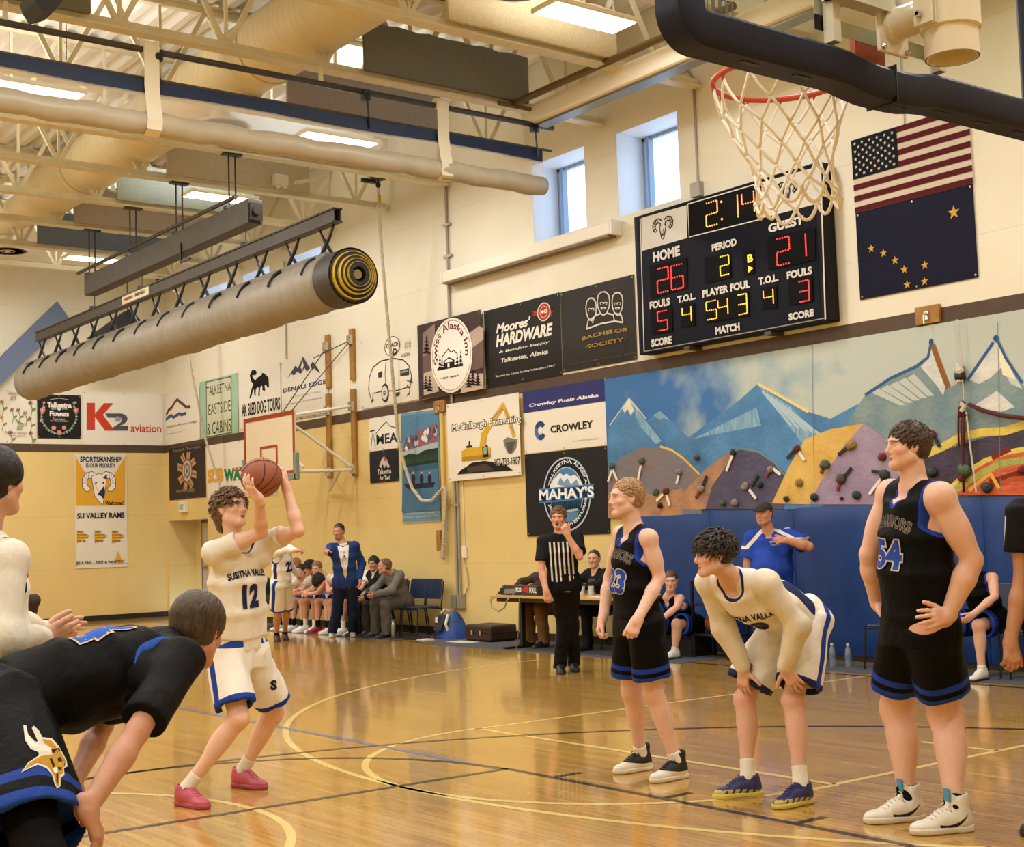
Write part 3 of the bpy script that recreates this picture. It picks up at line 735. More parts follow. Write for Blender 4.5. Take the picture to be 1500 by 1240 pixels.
t,pr=banner('sponsor_banner',"black banner with bold slanted white lettering and a small red badge",'banner',SIDE,(16.76,14.94,3.72,4.89),'#1d1a17',WALLG);z=ZP(pr,A);W_='#e2dccf'
z.text(W_,"Moores'",(776,302),(948,212),.035,.25);z.text(W_,'HARDWARE',(775,370),(1057,245),.045,.22)
z.text(W_,'& Building Supply',(790,404),(1042,335),.02,.15);z.text(W_,'Talkeetna, Alaska',(800,452),(1035,378),.02,.15);z.text(W_,'"Serving the Upper Susitna Valley since 1981"',(770,524),(1070,455),.015)
z.poly('#a83a2c',[(950,188),(1062,190),(1050,205),(1064,214),(955,210),(965,200)]);z.ell('#d8c9b2',(1014,193),(1048,193),(1014,146));z.ell('#a83a2c',(1014,193),(1043,193),(1014,152));z.ell('#d8b09c',(1014,193),(1034,193),(1014,163));z.ell('#a83a2c',(1014,193),(1031,193),(1014,167));z.text(W_,'40',(998,206),(1030,178),.03);pr.build(t)

t,pr=banner('sponsor_banner','brown forest banner with a white oval emblem in the middle','banner',SIDE,(18.53,16.78,3.72,4.92),'#40302c',WALLG);z=ZP(pr,A)
z.poly('#8d7a70',[(408,300),(470,250),(470,500),(408,540)]);z.poly('#b09c90',[(640,300),(690,262),(712,275),(712,420),(640,420)]);z.poly('#6b564f',[(408,420),(470,380),(560,450),(712,330),(712,470),(408,560)])
z.poly('#c0ad9c',[(414,500),(470,480),(490,590),(414,610)]);z.poly('#c0ad9c',[(600,540),(640,500),(712,500),(712,575),(600,600)])
for cx,by,h_ in ((425,580,70),(445,590,80),(640,570,70),(660,560,80),(685,560,66),(430,400,90)):
    for k in range(5):z.poly('#241b18',[(cx-5-4*k,by-h_+h_*(k+1)/5),(cx,by-h_+h_*k/5),(cx+5+4*k,by-h_+h_*(k+1)/5)])
z.ell('#e6ded0',(553,410),(660,410),(553,222));z.ell('#6b564f',(553,410),(652,410),(553,234),inner=.985);z.ell('#eee8dc',(553,410),(650,410),(553,238))
u_,v_=z.c((553,405));ur,_=z.c((632,405));R_=(ur-u_)*pr.w
co,fs,asp=text_geo('Swiss Alaska Inn',.02)
def oval(co):
    out=[]
    for a,b in co:
        th=math.radians(205-215*a);rr=1-.17+.26*b
        p_=(553+83*rr*math.cos(th),395-140*rr*math.sin(th)-6*math.cos(th));out.append(z.c(p_))
    return out
lm=pr._m(pr.lm,'#6a2730');l_=pr._l();pr.let.add([pr.P(u,v_,l_) for u,v_ in oval(co)],fs,lm)
z.poly('#231d1a',[(484,488),(612,462),(612,450),(484,476)])
z.line('#231d1a',[(506,420),(530,388),(538,378),(552,396),(566,384),(580,400)],.02)
z.poly('#231d1a',[(515,440),(542,418),(570,432),(570,465),(515,472)]);z.poly('#eee8dc',[(522,440),(542,425),(562,436),(562,440),(522,447)]);z.poly('#eee8dc',[(535,450),(545,449),(545,470),(535,471)])
for cx,by,h_ in ((497,480,80),(508,478,56),(584,466,72),(602,464,84)):
    for k in range(4):z.poly('#231d1a',[(cx-3-3*k,by-h_+h_*(k+1)/4),(cx,by-h_+h_*k/4),(cx+3+3*k,by-h_+h_*(k+1)/4)])
z.text('#231d1a','* EST 1976 *',(502,532),(592,505),.02);pr.build(t)

t,pr=banner('sponsor_banner','white banner with a line drawing of a round camper trailer','banner',SIDE,(20.40,18.56,3.74,4.93),'#e2dccb',WALLG);z=ZP(pr,A);K='#3b3733'
z.line(K,[(150,628),(138,580),(142,520),(160,470),(200,438),(260,425),(310,432),(340,462),(352,510),(352,545)],.02);z.line(K,[(158,640),(160,600),(200,590),(280,585),(345,565),(350,545)],.015);z.line(K,[(225,440),(220,500),(225,580)],.012);z.line(K,[(290,432),(290,580)],.012)
z.poly(K,[(186,497),(206,488),(207,518),(188,524)]);z.poly(K,[(296,484),(340,474),(340,508),(297,514)]);z.poly('#8d8880',[(300,490),(336,480),(336,492),(300,500)])
z.ell(K,(221,597),(240,597),(221,550));z.ell('#d5cfc2',(219,597),(234,597),(219,562));z.ell(K,(218,597),(224,597),(218,585));z.ell('#d5cfc2',(218,597),(221,597),(218,592));z.poly(K,[(262,600),(296,592),(290,612),(268,618)]);z.poly(K,[(150,648),(158,625),(166,632)]);z.line(K,[(330,560),(345,575),(342,600),(330,610)],.02);z.line(K,[(330,535),(360,545)],.015);z.line(K,[(352,520),(346,545)],.015)
z.ell(K,(257,365),(296,365),(257,315),inner=.94);z.ell('#efe9da',(257,365),(292,365),(257,321));z.text(K,'COACH',(228,378),(288,338),.05,.1);z.text(K,'AD',(240,412),(280,372),.05,.1);z.text(K,'ALASKA',(300,422),(345,392),.0);z.text(K,'*  *  * *',(320,385),(350,330),.0);pr.build(t)

t,pr=banner('sponsor_banner','white banner with dark jagged mountain peaks beside the wooden boards','banner',SIDE,(23.32,21.56,3.77,4.90),'#e0dbce',WALLG);z=ZP(pr,D);K='#474750'
z.poly(K,[(868,248),(905,190),(925,160),(940,180),(975,100),(1010,160),(1022,178),(1000,200),(985,175),(960,215),(935,200),(915,225),(895,215)]);z.poly(K,[(1022,160),(1040,132),(1075,180),(1090,212),(1065,195),(1050,178),(1040,190)]);z.poly('#e0dbce',[(960,175),(972,125),(980,160),(970,190)])
z.text('#3c4a68','DENALI EDGE',(843,342),(1128,250),.03,space=1.15);z.text('#a9a69c','CONTRACTING',(892,378),(1085,326),.01,space=1.3);z.text('#6c6a68','ALASKAN NORTH & CUSTOM HOMES',(860,424),(1098,368),.0);z.text('#474747','ridgeandlogalaska',(930,520),(1125,460),.03);pr.build(t)

t,pr=banner('sponsor_banner','white banner with a black running dog above tall thin letters','banner',SIDE,(25.12,23.36,3.76,4.91),'#e2ddcf',WALLG);z=ZP(pr,D);K='#191715'
z.poly(K,[(652,268),(668,242),(700,222),(702,207),(714,212),(722,216),(745,240),(748,300),(740,310),(728,285),(718,290),(722,322),(718,332),(700,318),(706,308),(700,290),(690,305),(685,350),(690,362),(676,360),(680,310),(672,300),(660,320),(658,350),(664,362),(650,356),(648,315),(640,330),(628,372),(618,378),(628,330),(640,290)])
z.line(K,[(652,275),(634,250),(628,225),(636,208),(656,205),(660,218)],.10)
z.text(K,'AK SLED DOG TOURS',(568,502),(820,366),.02);pr.build(t)

t,pr=banner('sponsor_banner','mint green banner with a pale lettered board in its middle','banner',SIDE,(26.97,25.18,3.72,4.92),'#9cc0a2',WALLG);z=ZP(pr,D);K='#33342e'
z.poly('#4b5a4c',[(328,268),(497,230),(500,608),(332,640)]);z.poly('#c9ccb0',[(333,273),(493,238),(496,602),(336,634)])
for s_,a,b_ in (('TALKEETNA',(334,364),(494,264)),('EASTSIDE',(346,492),(492,388)),('& CABINS',(338,624),(494,512))):z.text(K,s_,a,b_,.0)
pr.build(t)
t,pr=banner('sponsor_banner','white banner with brown peak and blue wave logo in the wall corner','banner',SIDE,(28.75,27.0,3.72,4.86),'#e4decf',WALLG);z=ZP(pr,D)
z.line('#6b4039',[(64,488),(80,455),(100,440),(120,405),(138,385),(152,400),(176,418),(195,436),(225,434)],.07);z.line('#47547a',[(62,522),(80,502),(100,492),(112,506),(130,492),(150,480),(165,486),(195,478)],.07)
z.text('#8f7d76','Susitna River Lodge',(64,582),(270,520),.01);z.text('#a5978c','Talkeetna, Alaska',(70,622),(172,592),.0);pr.build(t)

# --- end wall
t,pr=banner('sponsor_banner','white banner with a big red letter and a grey numeral on the far wall','banner',ENDF,(10.36,12.15,3.72,4.86),'#e6e1d4',WALLG);z=ZP(pr,Cz)
z.poly('#c5442f',[(524,206),(574,206),(574,272),(630,208),(686,208),(622,278),(694,374),(636,374),(574,292),(574,370),(524,368)])
z.poly('#55565c',[(636,270),(736,270),(764,282),(772,300),(766,320),(742,338),(722,344),(774,346),(774,374),(692,374),(680,356),(728,326),(738,308),(724,296),(652,296)]);z.poly('#9aa0a6',[(700,300),(712,284),(722,298),(738,292),(730,312),(716,322),(702,316),(690,306)])
z.text('#c5442f','aviation',(790,382),(975,340),.015);pr.build(t)
t,pr=banner('sponsor_banner','black square banner with a flower wreath on the far wall','banner',ENDF,(9.40,10.32,3.84,4.76),'#1e1b1c',WALLG);z=ZP(pr,Cz);W_='#e8e2d8'
z.text(W_,'Talkeetna',(286,234),(432,205),.05);z.text(W_,'Flowers',(300,286),(416,256),.05);z.text(W_,'Fresh flowers',(322,310),(392,298),0);z.text(W_,'for every occasion',(304,322),(412,311),0);z.poly(W_,[(357,256),(346,244),(350,237),(357,242),(364,237),(369,244)]);z.line(W_,[(306,244),(340,244)],.008);z.line(W_,[(374,244),(410,244)],.008)
z.line('#93a88a',[(272,200),(250,250),(248,310),(290,365),(357,400),(425,365),(462,310),(458,250),(440,200)],.02)
rs=random.Random(3)
for k in range(24):
    a=math.radians(150+240*k/23);x,y=356+105*math.cos(a),285-108*math.sin(a)
    z.poly('#7c9c72' if k%2 else '#9bb090',[(x-9,y),(x,y-8),(x+10,y+3),(x,y+8)])
for x,y,r in ((256,250,17),(458,250,16),(324,358,15),(357,384,14),(386,356,14),(246,315,9),(264,205,8),(454,205,8)):
    for k in range(5):a=k*1.257+x;z.ell('#d3887f',(x+r*.55*math.cos(a),y+r*.55*math.sin(a)),(x+r*.55*math.cos(a)+r*.5,y),(x,y+r*.55*math.sin(a)-r*.5),n=8)
    z.ell('#edc9b8',(x,y),(x+r*.3,y),(x,y-r*.3),n=8)
z.line(W_,[(300,186),(357,178),(412,186)],.006);pr.build(t)
t,pr=banner('sponsor_banner','white banner of drawn wildflowers at the left edge on the far wall','banner',ENDF,(8.2,9.36,3.72,4.84),'#e6dfcf',WALLG);z=ZP(pr,Cz)
for x,y,c in ((70,250,'#8a4560'),(8,294,'#c9983e'),(180,300,'#c9983e'),(108,250,'#8d7a52'),(150,268,'#93908a'),(60,385,'#a33f5c'),(185,390,'#a0486a'),(182,206,'#7c6f6a'),(10,200,'#c9983e')):
    z.line('#748a58',[(x,y),(x+12,y+40),(x+4,y+80)],.012)
    for k in range(6):a=k*1.05;z.poly(c,[(x,y),(x+14*math.cos(a),y+14*math.sin(a)),(x+14*math.cos(a+.6),y+14*math.sin(a+.6))])
    z.ell('#6a4a30',(x,y),(x+5,y),(x,y-5),n=8);z.poly('#748a58',[(x+8,y+40),(x+30,y+30),(x+34,y+40),(x+14,y+50)])
for k in range(7):z.line('#748a58',[(90+6*k,300+5*k),(110+6*k,330),(100+5*k,370)],.008)
z.text('#a5876a','Alaska Nurse',(50,156),(140,140),0);z.text('#a5876a','ART',(60,190),(96,165),0);z.text('#7d7464','Talkeetna Artisans',(28,394),(160,380),0);z.text('#7d7464','Alaska grown',(48,412),(150,400),0);pr.build(t)
t,pr=banner('spirit_banner','tall white and gold banner with a ram head on the yellow end wall','banner',ENDF,(10.18,11.31,1.11,3.53),'#ddd6c4',None);z=ZP(pr,Cz);Nv='#2b3358'
z.poly('#d8a233',[(458,532),(458,828),(756,826),(756,530),(690,640),(520,640)]);z.text(Nv,'SPORTSMANSHIP',(484,566),(734,532),.03);z.text(Nv,'IS OUR PRIORITY',(520,598),(698,572),.025)
# ram's head
Wh='#e9e4d8'
for s_ in (-1,1):
    cx=598
    f_=lambda pts:[(cx+s_*a,b) for a,b in pts]
    z.poly(Wh,f_([(10,640),(40,622),(80,630),(100,665),(100,715),(80,742),(58,740),(50,720),(64,712),(74,690),(66,664),(40,662)]));z.line(Nv,f_([(10,640),(40,622),(80,630),(100,665),(100,715),(80,742),(58,740),(50,720),(64,712),(74,690),(66,664),(40,662)]),.014)
    for k in range(5):a=.2+k*.45;z.line(Nv,f_([(66+14*math.cos(a+4.4),686+24*math.sin(a+4.4)),(66+36*math.cos(a+4.4),686+56*math.sin(a+4.4))]),.008)
z.poly(Wh,[(552,650),(598,630),(646,650),(640,700),(632,760),(622,822),(606,812),(572,770),(560,700)]);z.line(Nv,[(552,650),(598,634),(646,650),(640,700),(632,760),(622,822),(606,812),(572,770),(560,700)],.012,True)
z.poly(Nv,[(604,742),(630,705),(634,750),(624,790),(612,770),(586,762)]);z.poly(Nv,[(620,660),(650,636),(640,668)]);z.line('#c99a88',[(572,690),(590,735),(604,742)],.01);z.ell(Nv,(580,690),(586,690),(580,684),n=8);z.ell(Nv,(625,690),(631,690),(625,684),n=8)
z.text('#3a2b16','Welcome!',(636,826),(746,798),.03,.25)
z.text('#23283e','SU VALLEY RAMS',(466,908),(752,868),.035)
for x in (465,572,676):z.poly('#d8a233',[(x,985),(x+78,1008),(x,1056)]);[z.text('#57401c',s_,(x,y+14),(x+w_,y),.02) for s_,y,w_ in (('Never',978,40),('forget what',998,62),('got you here',1014,66),('this far',1034,54))]
z.poly('#d8a233',[(712,1100),(690,1178),(744,1178)]);z.text('#23283e','BE A FAN ... NOT A FANATIC!',(462,1184),(746,1156),.025);pr.build(t)

# --- lower row on the side wall
t,pr=banner('sponsor_banner','dark brown banner with an ornate badge hanging in the wall corner','banner',SIDE,(28.62,26.76,2.51,3.63),'#2f2725',WALLG);z=ZP(pr,D)
z.text('#a89884',"Myron F. 'Tex' Halm",(112,742),(290,690),.0);z.text('#b09a7c','VFW Post #3836',(130,1012),(250,976),.0)
cx,cy=203,860
for k in range(8):
    a=k*math.pi/4+.2;z.poly('#b98f66',[(cx+20*math.cos(a-.4),cy+60*math.sin(a-.4)),(cx+62*math.cos(a-.2),cy+128*math.sin(a-.2)),(cx+66*math.cos(a+.2),cy+132*math.sin(a+.2)),(cx+20*math.cos(a+.4),cy+60*math.sin(a+.4))])
    z.line('#5d3d2c',[(cx+20*math.cos(a),cy+60*math.sin(a)),(cx+60*math.cos(a),cy+125*math.sin(a))],.02)
z.ell('#7c5a44',(cx,cy),(cx+36,cy),(cx,cy-82));z.ell('#b9aaa0',(cx,cy),(cx+30,cy),(cx,cy-70));z.ell('#8a6a58',(cx,cy),(cx+22,cy),(cx,cy-52));z.ell('#b4b0a0',(cx,cy),(cx+14,cy),(cx,cy-34));z.poly('#5d6a50',[(cx-8,cy),(cx,cy-24),(cx+8,cy),(cx,cy+24)]);pr.build(t)
t,pr=banner('sponsor_banner','white banner with yellow and green block letters behind the shooting player','banner',SIDE,(26.68,23.6,2.42,3.56),'#e3dccb',WALLG);z=ZP(pr,D)
for s_,x0,x1,c in (('SUB',340,444,'#d6a13c'),('WAY',448,600,'#2f7d4c')):
    z.text(c,s_,(x0,945-(x0-340)*.1),(x1,842-(x1-340)*.05),.06)
pr.build(t)
t,pr=banner('sponsor_banner','small white banner with thin dark letters under a mountain outline','banner',SIDE,(20.19,19.28,3.0,3.56),'#e3ddce',WALLG);z=ZP(pr,B);K='#33353c'
z.text(K,'MEA',(196,342),(310,270),.02);z.line(K,[(165,350),(176,270),(190,350)],.02);z.line(K,[(160,268),(186,262)],.02);z.line(K,[(190,285),(215,250),(250,215),(270,240),(300,246)],.012);z.text('#7a776e','Matanuska Electric Association',(160,366),(312,344),0);pr.build(t)
t,pr=banner('sponsor_banner','small black banner with a white peak emblem beside the blue poster','banner',SIDE,(20.19,19.28,2.46,2.99),'#1c1d26',WALLG);z=ZP(pr,B)
z.poly('#c7b4a6',[(210,460),(222,425),(236,404),(252,420),(268,462),(258,470),(250,450),(240,470),(230,448),(222,470)]);z.poly('#a5553c',[(232,412),(238,402),(250,420),(254,440),(240,430)])
z.text('#d8d3c6','Talkeetna',(202,506),(276,470),.02);z.text('#d8d3c6','Air Taxi',(212,536),(270,508),.02);pr.build(t)
t,pr=banner('raft_poster','tall blue poster of rafters on a river under red peaks','poster',SIDE,(19.20,18.11,1.76,3.56),'#cfc9b8',None,grommets=False);z=ZP(pr,B)
z.poly('#6f95ab',[(329,170),(538,146),(549,758),(339,766)]);z.poly('#557f9c',[(329,185),(538,160),(540,300),(331,330)])
rs=random.Random(5)
z.poly('#8a5f62',[(340,350),(360,310),(400,300),(430,262),(470,250),(505,225),(530,240),(532,330),(342,380)])
for k in range(34):
    x=345+175*rs.random();y=345-(x-345)*.42+rs.uniform(-25,25);z.poly(rs.choice(['#d9d5d0','#7a4b4e','#4c6072','#c4b6b0','#35506a']),[(x,y),(x+10,y-26),(x+20,y-6),(x+12,y+14)])
z.poly('#9fb0b6',[(342,380),(532,325),(534,370),(344,420)]);z.poly('#26382c',[(344,405),(380,390),(420,396),(460,372),(534,358),(536,440),(345,470)])
for k in range(22):x=346+8.5*k;z.poly('#33482f',[(x,450-.15*(x-346)),(x+5,392-.2*(x-346)+rs.uniform(0,16)),(x+11,450-.15*(x-346))])
z.poly('#4c7390',[(345,468),(536,438),(548,700),(338,712)]);z.poly('#3a5c74',[(345,468),(536,438),(537,470),(345,500)])
z.poly('#27323a',[(350,552),(372,560),(510,546),(522,550),(510,575),(380,588),(358,575)]);[z.poly('#2f2a2c',[(x,556),(x-4,520),(x+8,492),(x+18,520),(x+16,556)]) for x in (395,440,484)];[z.ell('#c29a78',(x+7,496),(x+13,496),(x+7,489),n=8) for x in (395,440,484)]
z.text('#cdd9de','TALKEETNA RIVER GUIDES',(362,726),(518,708),0);z.text('#cdd9de','907-733-2677  TALKEETNARIVERGUIDES',(346,745),(535,726),0);z.text('#a9c3d0','rafting trips daily',(400,188),(510,168),0);pr.build(t)
t,pr=banner('sponsor_banner','white banner picturing a yellow excavator on a dark mound','banner',SIDE,(17.76,15.90,2.37,3.57),'#e4ddcd',WALLG);z=ZP(pr,B);Y_='#d0a52e';K='#26221d'
z.poly(K,[(640,505),(660,480),(690,462),(720,440),(790,430),(850,440),(905,450),(945,482)]);z.poly('#4a4136',[(690,470),(800,445),(840,480),(700,495)])
z.poly(Y_,[(663,378),(700,358),(790,352),(822,358),(822,410),(790,425),(666,432)]);z.poly('#a8862a',[(664,410),(822,392),(822,412),(790,425),(666,434)]);z.poly(K,[(776,350),(806,342),(812,408),(780,412)]);z.poly('#8fa0a0',[(782,358),(800,352),(804,392),(785,396)]);z.line(K,[(704,358),(706,322)],.03);z.line(K,[(690,354),(722,350)],.03)
z.poly(Y_,[(762,352),(772,280),(810,220),(890,110),(905,130),(840,220),(802,290),(795,352)]);z.poly(Y_,[(884,122),(895,112),(925,180),(960,290),(945,302),(912,210)]);z.line('#8a8272',[(830,200),(890,140)],.02);z.line('#8a8272',[(905,150),(950,280)],.02)
z.poly('#7c776c',[(892,318),(915,300),(968,312),(962,360),(938,392),(918,388),(900,350)]);z.poly('#57534a',[(905,330),(960,322),(938,388),(920,384)])
z.text(K,'McCullough Excavating',(609,281),(995,171),.055,.1);z.text('#efe9dc','McCullough Excavating',(612,277),(991,176),.012,.1)
z.text('#e9e3d6','907-733-1907',(842,462),(986,404),.06);z.text(K,'907-733-1907',(843,461),(985,405),.015);pr.build(t)
t,pr=banner('sponsor_banner','white banner with a dark blue top strip and round blue logo','banner',SIDE,(15.86,14.04,2.67,3.57),'#e4dece',WALLG);z=ZP(pr,B);pr.rect('#35386f',0,.66,1,1)
z.text('#e6e2d8','Crowley Fuels Alaska',(1034,142),(1416,58),.035,.15);z.text('#2b2b2e','CROWLEY',(1152,278),(1384,206),.03);z.text('#8a867c','CrowleyEnergyAlaska',(1272,328),(1415,302),0)
z.ell('#2f4478',(1096,264),(1128,264),(1096,212),a0=35,a1=325,inner=.45,n=30);z.ell('#4a6cb0',(1096,264),(1128,264),(1096,212),a0=150,a1=250,inner=.5,n=14);z.poly('#eae5da',[(1088,254),(1112,262),(1088,282)]);pr.build(t)
t,pr=banner('sponsor_banner',"black banner with an oval mountain badge behind the referee",'banner',SIDE,(15.87,14.05,1.48,2.66),'#1b1b20',WALLG);z=ZP(pr,B);W_='#dfe0e2'
c0=(1240,612)
z.ell('#b9c4d0',c0,(1374,602),(1240,408));z.ell('#1b1f2b',c0,(1367,603),(1240,417));z.ell('#b9c4d0',c0,(1332,604),(1240,462));z.ell('#4d82ac',c0,(1328,604),(1240,467))
z.poly('#e3e9ee',[(1150,560),(1170,530),(1190,512),(1205,495),(1222,512),(1240,500),(1262,515),(1285,505),(1310,530),(1330,560),(1330,585),(1150,590)]);z.poly('#7c9cb8',[(1190,560),(1205,520),(1225,545),(1245,525),(1265,560),(1295,530),(1312,570),(1260,575)])
z.poly('#27486a',[(1158,640),(1326,630),(1310,720),(1270,780),(1200,790),(1170,730)])
for k in range(15):x=1158+11*k;z.poly('#16283c',[(x,700),(x+5,640+(k%3)*8),(x+11,700)])
z.poly('#9fb6c8',[(1230,700),(1300,690),(1312,702),(1240,714)]);z.poly('#5b82a2',[(1170,722),(1310,708),(1295,760),(1190,770)])
z.poly('#1a2f49',[(1090,590),(1392,562),(1394,628),(1092,658)]);z.line('#4d82ac',[(1090,588),(1392,560)],.02);z.line('#4d82ac',[(1092,660),(1394,630)],.02);z.text('#4d82ac',"MAHAY'S",(1096,652),(1394,568),.05);z.text('#eceef0',"MAHAY'S",(1092,648),(1390,566),.03)
def ovtext(s_,a0,a1,up=True):
    co,fs,_=text_geo(s_,.03);lm=pr._m(pr.lm,W_);l_=pr._l();o=[]
    for a,b in co:
        th=math.radians(a0+(a1-a0)*a);rr=(1-.13+.13*b) if up else (1-.13*b)
        o.append(z.c((c0[0]+112*rr*math.cos(th)+8*rr,c0[1]-4-186*rr*math.sin(th)-8*rr*math.cos(th))))
    pr.let.add([pr.P(u,v_,l_) for u,v_ in o],fs,lm)
ovtext('TALKEETNA, ALASKA',165,14);ovtext('JETBOAT ADVENTURES',197,350,False);pr.build(t)

# ------------------------------------------------------------------ flags
t,pr=banner('national_flag','American flag with stars and stripes on the wall right of the scoreboard','flag',SIDE,(9.71,8.20,4.93,5.75),'#cfc4b2',None,.8,.006)
for k in range(13):
    if k%2==0:pr.rect('#561a20',0,1-(k+1)/13,1,1-k/13)
pr.rect('#14161f',0,6/13,.405,1)
def star(pr,c,u,v_,r):
    pr.poly(c,[(u+r*(1 if k%2==0 else .4)*math.sin(k*math.pi/5)/float(pr.w),v_+r*(1 if k%2==0 else .4)*math.cos(k*math.pi/5)/float(pr.h)) for k in range(10)])
for i in range(9):
    for j in range(11):
        if (i+j)%2==0:star(pr,'#d8d2c4',.035+.0335*j,6/13+.055+.053*i*.99,.022)
pr.build(t)
t,pr=banner('state_flag','dark blue flag with eight gold stars below the American flag','flag',SIDE,(9.71,8.21,3.96,4.93),'#13152c',None,.8,.006);z=ZP(pr,M6)
for x,y,r in ((-183+0,0,0),):pass
F_=zf(1000,0,2.952)
z=ZP(pr,F_)
for x,y,r in ((1175,918,.075),(818,1075,.05),(871,1094,.05),(921,1126,.05),(961,1165,.05),(1050,1146,.05),(1049,1216,.05),(974,1230,.05)):u,v_=z.c((x,y));star(pr,'#c9a040',u,v_,r)
pr.build(t)

# ------------------------------------------------------------------ scoreboard
S4=zf(920,250,4.594)
SX=XW-0.24
t=thing('scoreboard','large navy and black electronic scoreboard high on the side wall','scoreboard',(XW,11.7,3.78))
O=V(SX,13.04,3.79);w_,h_=3.20,1.80
# panel extents measured on its own front plane
pl,pb=on_x(939,519,SX),on_x(1213,290,SX)
yl,yr=on_x(930,330,SX)[1],on_x(1208,470,SX)[1]
zb,zt=on_x(944,516,SX)[2],on_x(931,317,SX)[2]
q=MB();q.box((SX,yr-.04,zb-.02),(XW-.02,yl+.02,zt),0,.015);q.build('cabinet',mat('scoreboard_black','#08090c',.5,spec=.2),t)
O=V(SX,yl,zb);pr=Print(O,*SIDE,yl-yr,zt-zb,.004);z=ZP(pr,S4)
Nb=mat('scoreboard_navy','#080b18',.6,noise=.1,nscale=20,spec=.15);Wt='#cfcac0'
pr.rect(Nb,.012,.015,.985,.99)
z.poly('#c9c5ba',[(90,318),(395,232),(400,452),(95,540)]);z.poly('#c9c5ba',[(900,78),(1290,-30),(1300,215),(905,318)])
z.poly('#08080a',[(413,222),(878,88),(890,322),(422,436)]);z.line(Wt,[(404,224),(884,84),(896,326),(412,446),(404,224)],.014)
z.line(Wt,[(84,322),(110,1215)],.016);z.line(Wt,[(1296,-30),(1330,1000)],.02);z.line('#8e8c88',[(110,1216),(1334,990)],.012)
def ram(cx,cy,s,sl=-.27):
    g=lambda pts:[(cx+s*a,cy+s*b+sl*s*a) for a,b in pts]
    for m_ in (-1,1):
        k=lambda pts:g([(m_*a,b) for a,b in pts])
        z.line('#22211f',k([(8,-40),(30,-58),(56,-50),(70,-20),(66,15),(50,30),(40,18),(52,5),(50,-20),(34,-30),(16,-22)]),.018)
        for q_ in range(5):a=-2.2+q_*.75;z.line('#22211f',k([(46+9*math.cos(a),-12+14*math.sin(a)),(46+25*math.cos(a),-12+42*math.sin(a))]),.013)
        z.line('#22211f',k([(16,-22),(22,10),(14,55),(4,92)]),.016);z.poly('#22211f',k([(8,-8),(18,-14),(17,-4)]));z.line('#22211f',k([(5,20),(8,60)]),.01)
    z.poly('#22211f',g([(-8,52),(9,50),(0,70)]))
ram(236,372,.98);ram(1070,128,1.0)
for s_,a,b_ in (('HOME',(174,618),(352,500)),('PERIOD',(570,545),(734,452)),('GUEST',(950,420),(1186,298)),('FOULS',(152,935),(286,852)),('T.O.L.',(338,892),(458,818)),('PLAYER FOUL',(507,856),(824,732)),('T.O.L.',(884,772),(1016,690)),('FOULS',(1076,732),(1242,642)),('SCORE',(163,1188),(298,1110)),('MATCH',(596,1104),(756,1020)),('SCORE',(1088,1010),(1254,928))):
    z.text(Wt,s_,a,b_,.05)
for P_ in ([(150,640),(400,580),(402,790),(160,860)],[(520,585),(690,545),(700,720),(525,760)],[(780,545),(850,530),(856,690),(786,706)],[(945,450),(1265,380),(1268,600),(950,670)],[(160,930),(300,905),(304,1080),(165,1100)],[(360,900),(450,885),(455,1040),(364,1055)],[(520,860),(815,810),(820,975),(528,1025)],[(905,790),(1005,770),(1008,920),(910,935)],[(1085,735),(1245,705),(1250,880),(1090,905)]):z.poly('#060608',P_)
pr.build(t,'face_panel','lettering')
SEG={'0':'abcdef','1':'bc','2':'abged','3':'abgcd','4':'fgbc','5':'afgcd','6':'afgedc'}
LED_A=mat('amber_led','#ffb72e',.4,emit=1.5);LED_O=mat('orange_led','#ffa04a',.4,emit=1.5);LED_R=mat('red_led','#ff3d3a',.4,emit=1.5)
def led(ch,a,b,col):
    """a = lower-left, b = upper-right of the digit on the board face"""
    (u0,v0),(u1,v1)=z.c(a),z.c(b);q=MB();W__,H__=(u1-u0)*float(pr.w),(v1-v0)*float(pr.h)
    nodes={'a':((0,1),(1,1)),'b':((1,1),(1,.5)),'c':((1,.5),(1,0)),'d':((0,0),(1,0)),'e':((0,.5),(0,0)),'f':((0,1),(0,.5)),'g':((0,.5),(1,.5))}
    for s_ in SEG[ch]:
        p0,p1=nodes[s_];n_=5 if s_ in 'adg' else 6
        for k in range(n_):
            f_=(k+.5)/n_ if s_ in 'bcef' else (k+.5)/n_
            p=(p0[0]+(p1[0]-p0[0])*f_,p0[1]+(p1[1]-p0[1])*f_)
            cc=pr.P(u0+(u1-u0)*p[0],v0+(v1-v0)*p[1],.022);r=.0090*(H__/.33)**.6
            q.lathe([(r*1.25,-.004),(r*1.2,.001),(r*.6,.004)],cc,(-1,0,0),8)
    q.build('led_digit',col,t)
for ch,a,b_,c in [('2',(536,380),(606,200),LED_O),('1',(700,330),(742,160),LED_O),('4',(778,300),(852,134),LED_O),('2',(208,825),(276,645),LED_R),('6',(302,803),(374,625),LED_R),('2',(1012,640),(1090,442),LED_R),('1',(1150,590),(1200,422),LED_R),
                     ('2',(630,708),(684,566),LED_A),('5',(210,1078),(270,938),LED_R),('4',(375,1022),(430,912),LED_A),('5',(538,1005),(600,870),LED_A),('4',(616,975),(676,858),LED_A),('3',(750,970),(804,826),LED_A),('4',(922,908),(982,795),LED_A),('3',(1160,885),(1222,735),LED_R)]:led(ch,a,b_,c)
q=MB()
for p in ((636,210),(640,326)):q.lathe([(.014,-.004),(.014,.002),(.008,.005)],pr.P(*z.c(p),.022),(-1,0,0),10)
q.build('led_colon',LED_O,t)
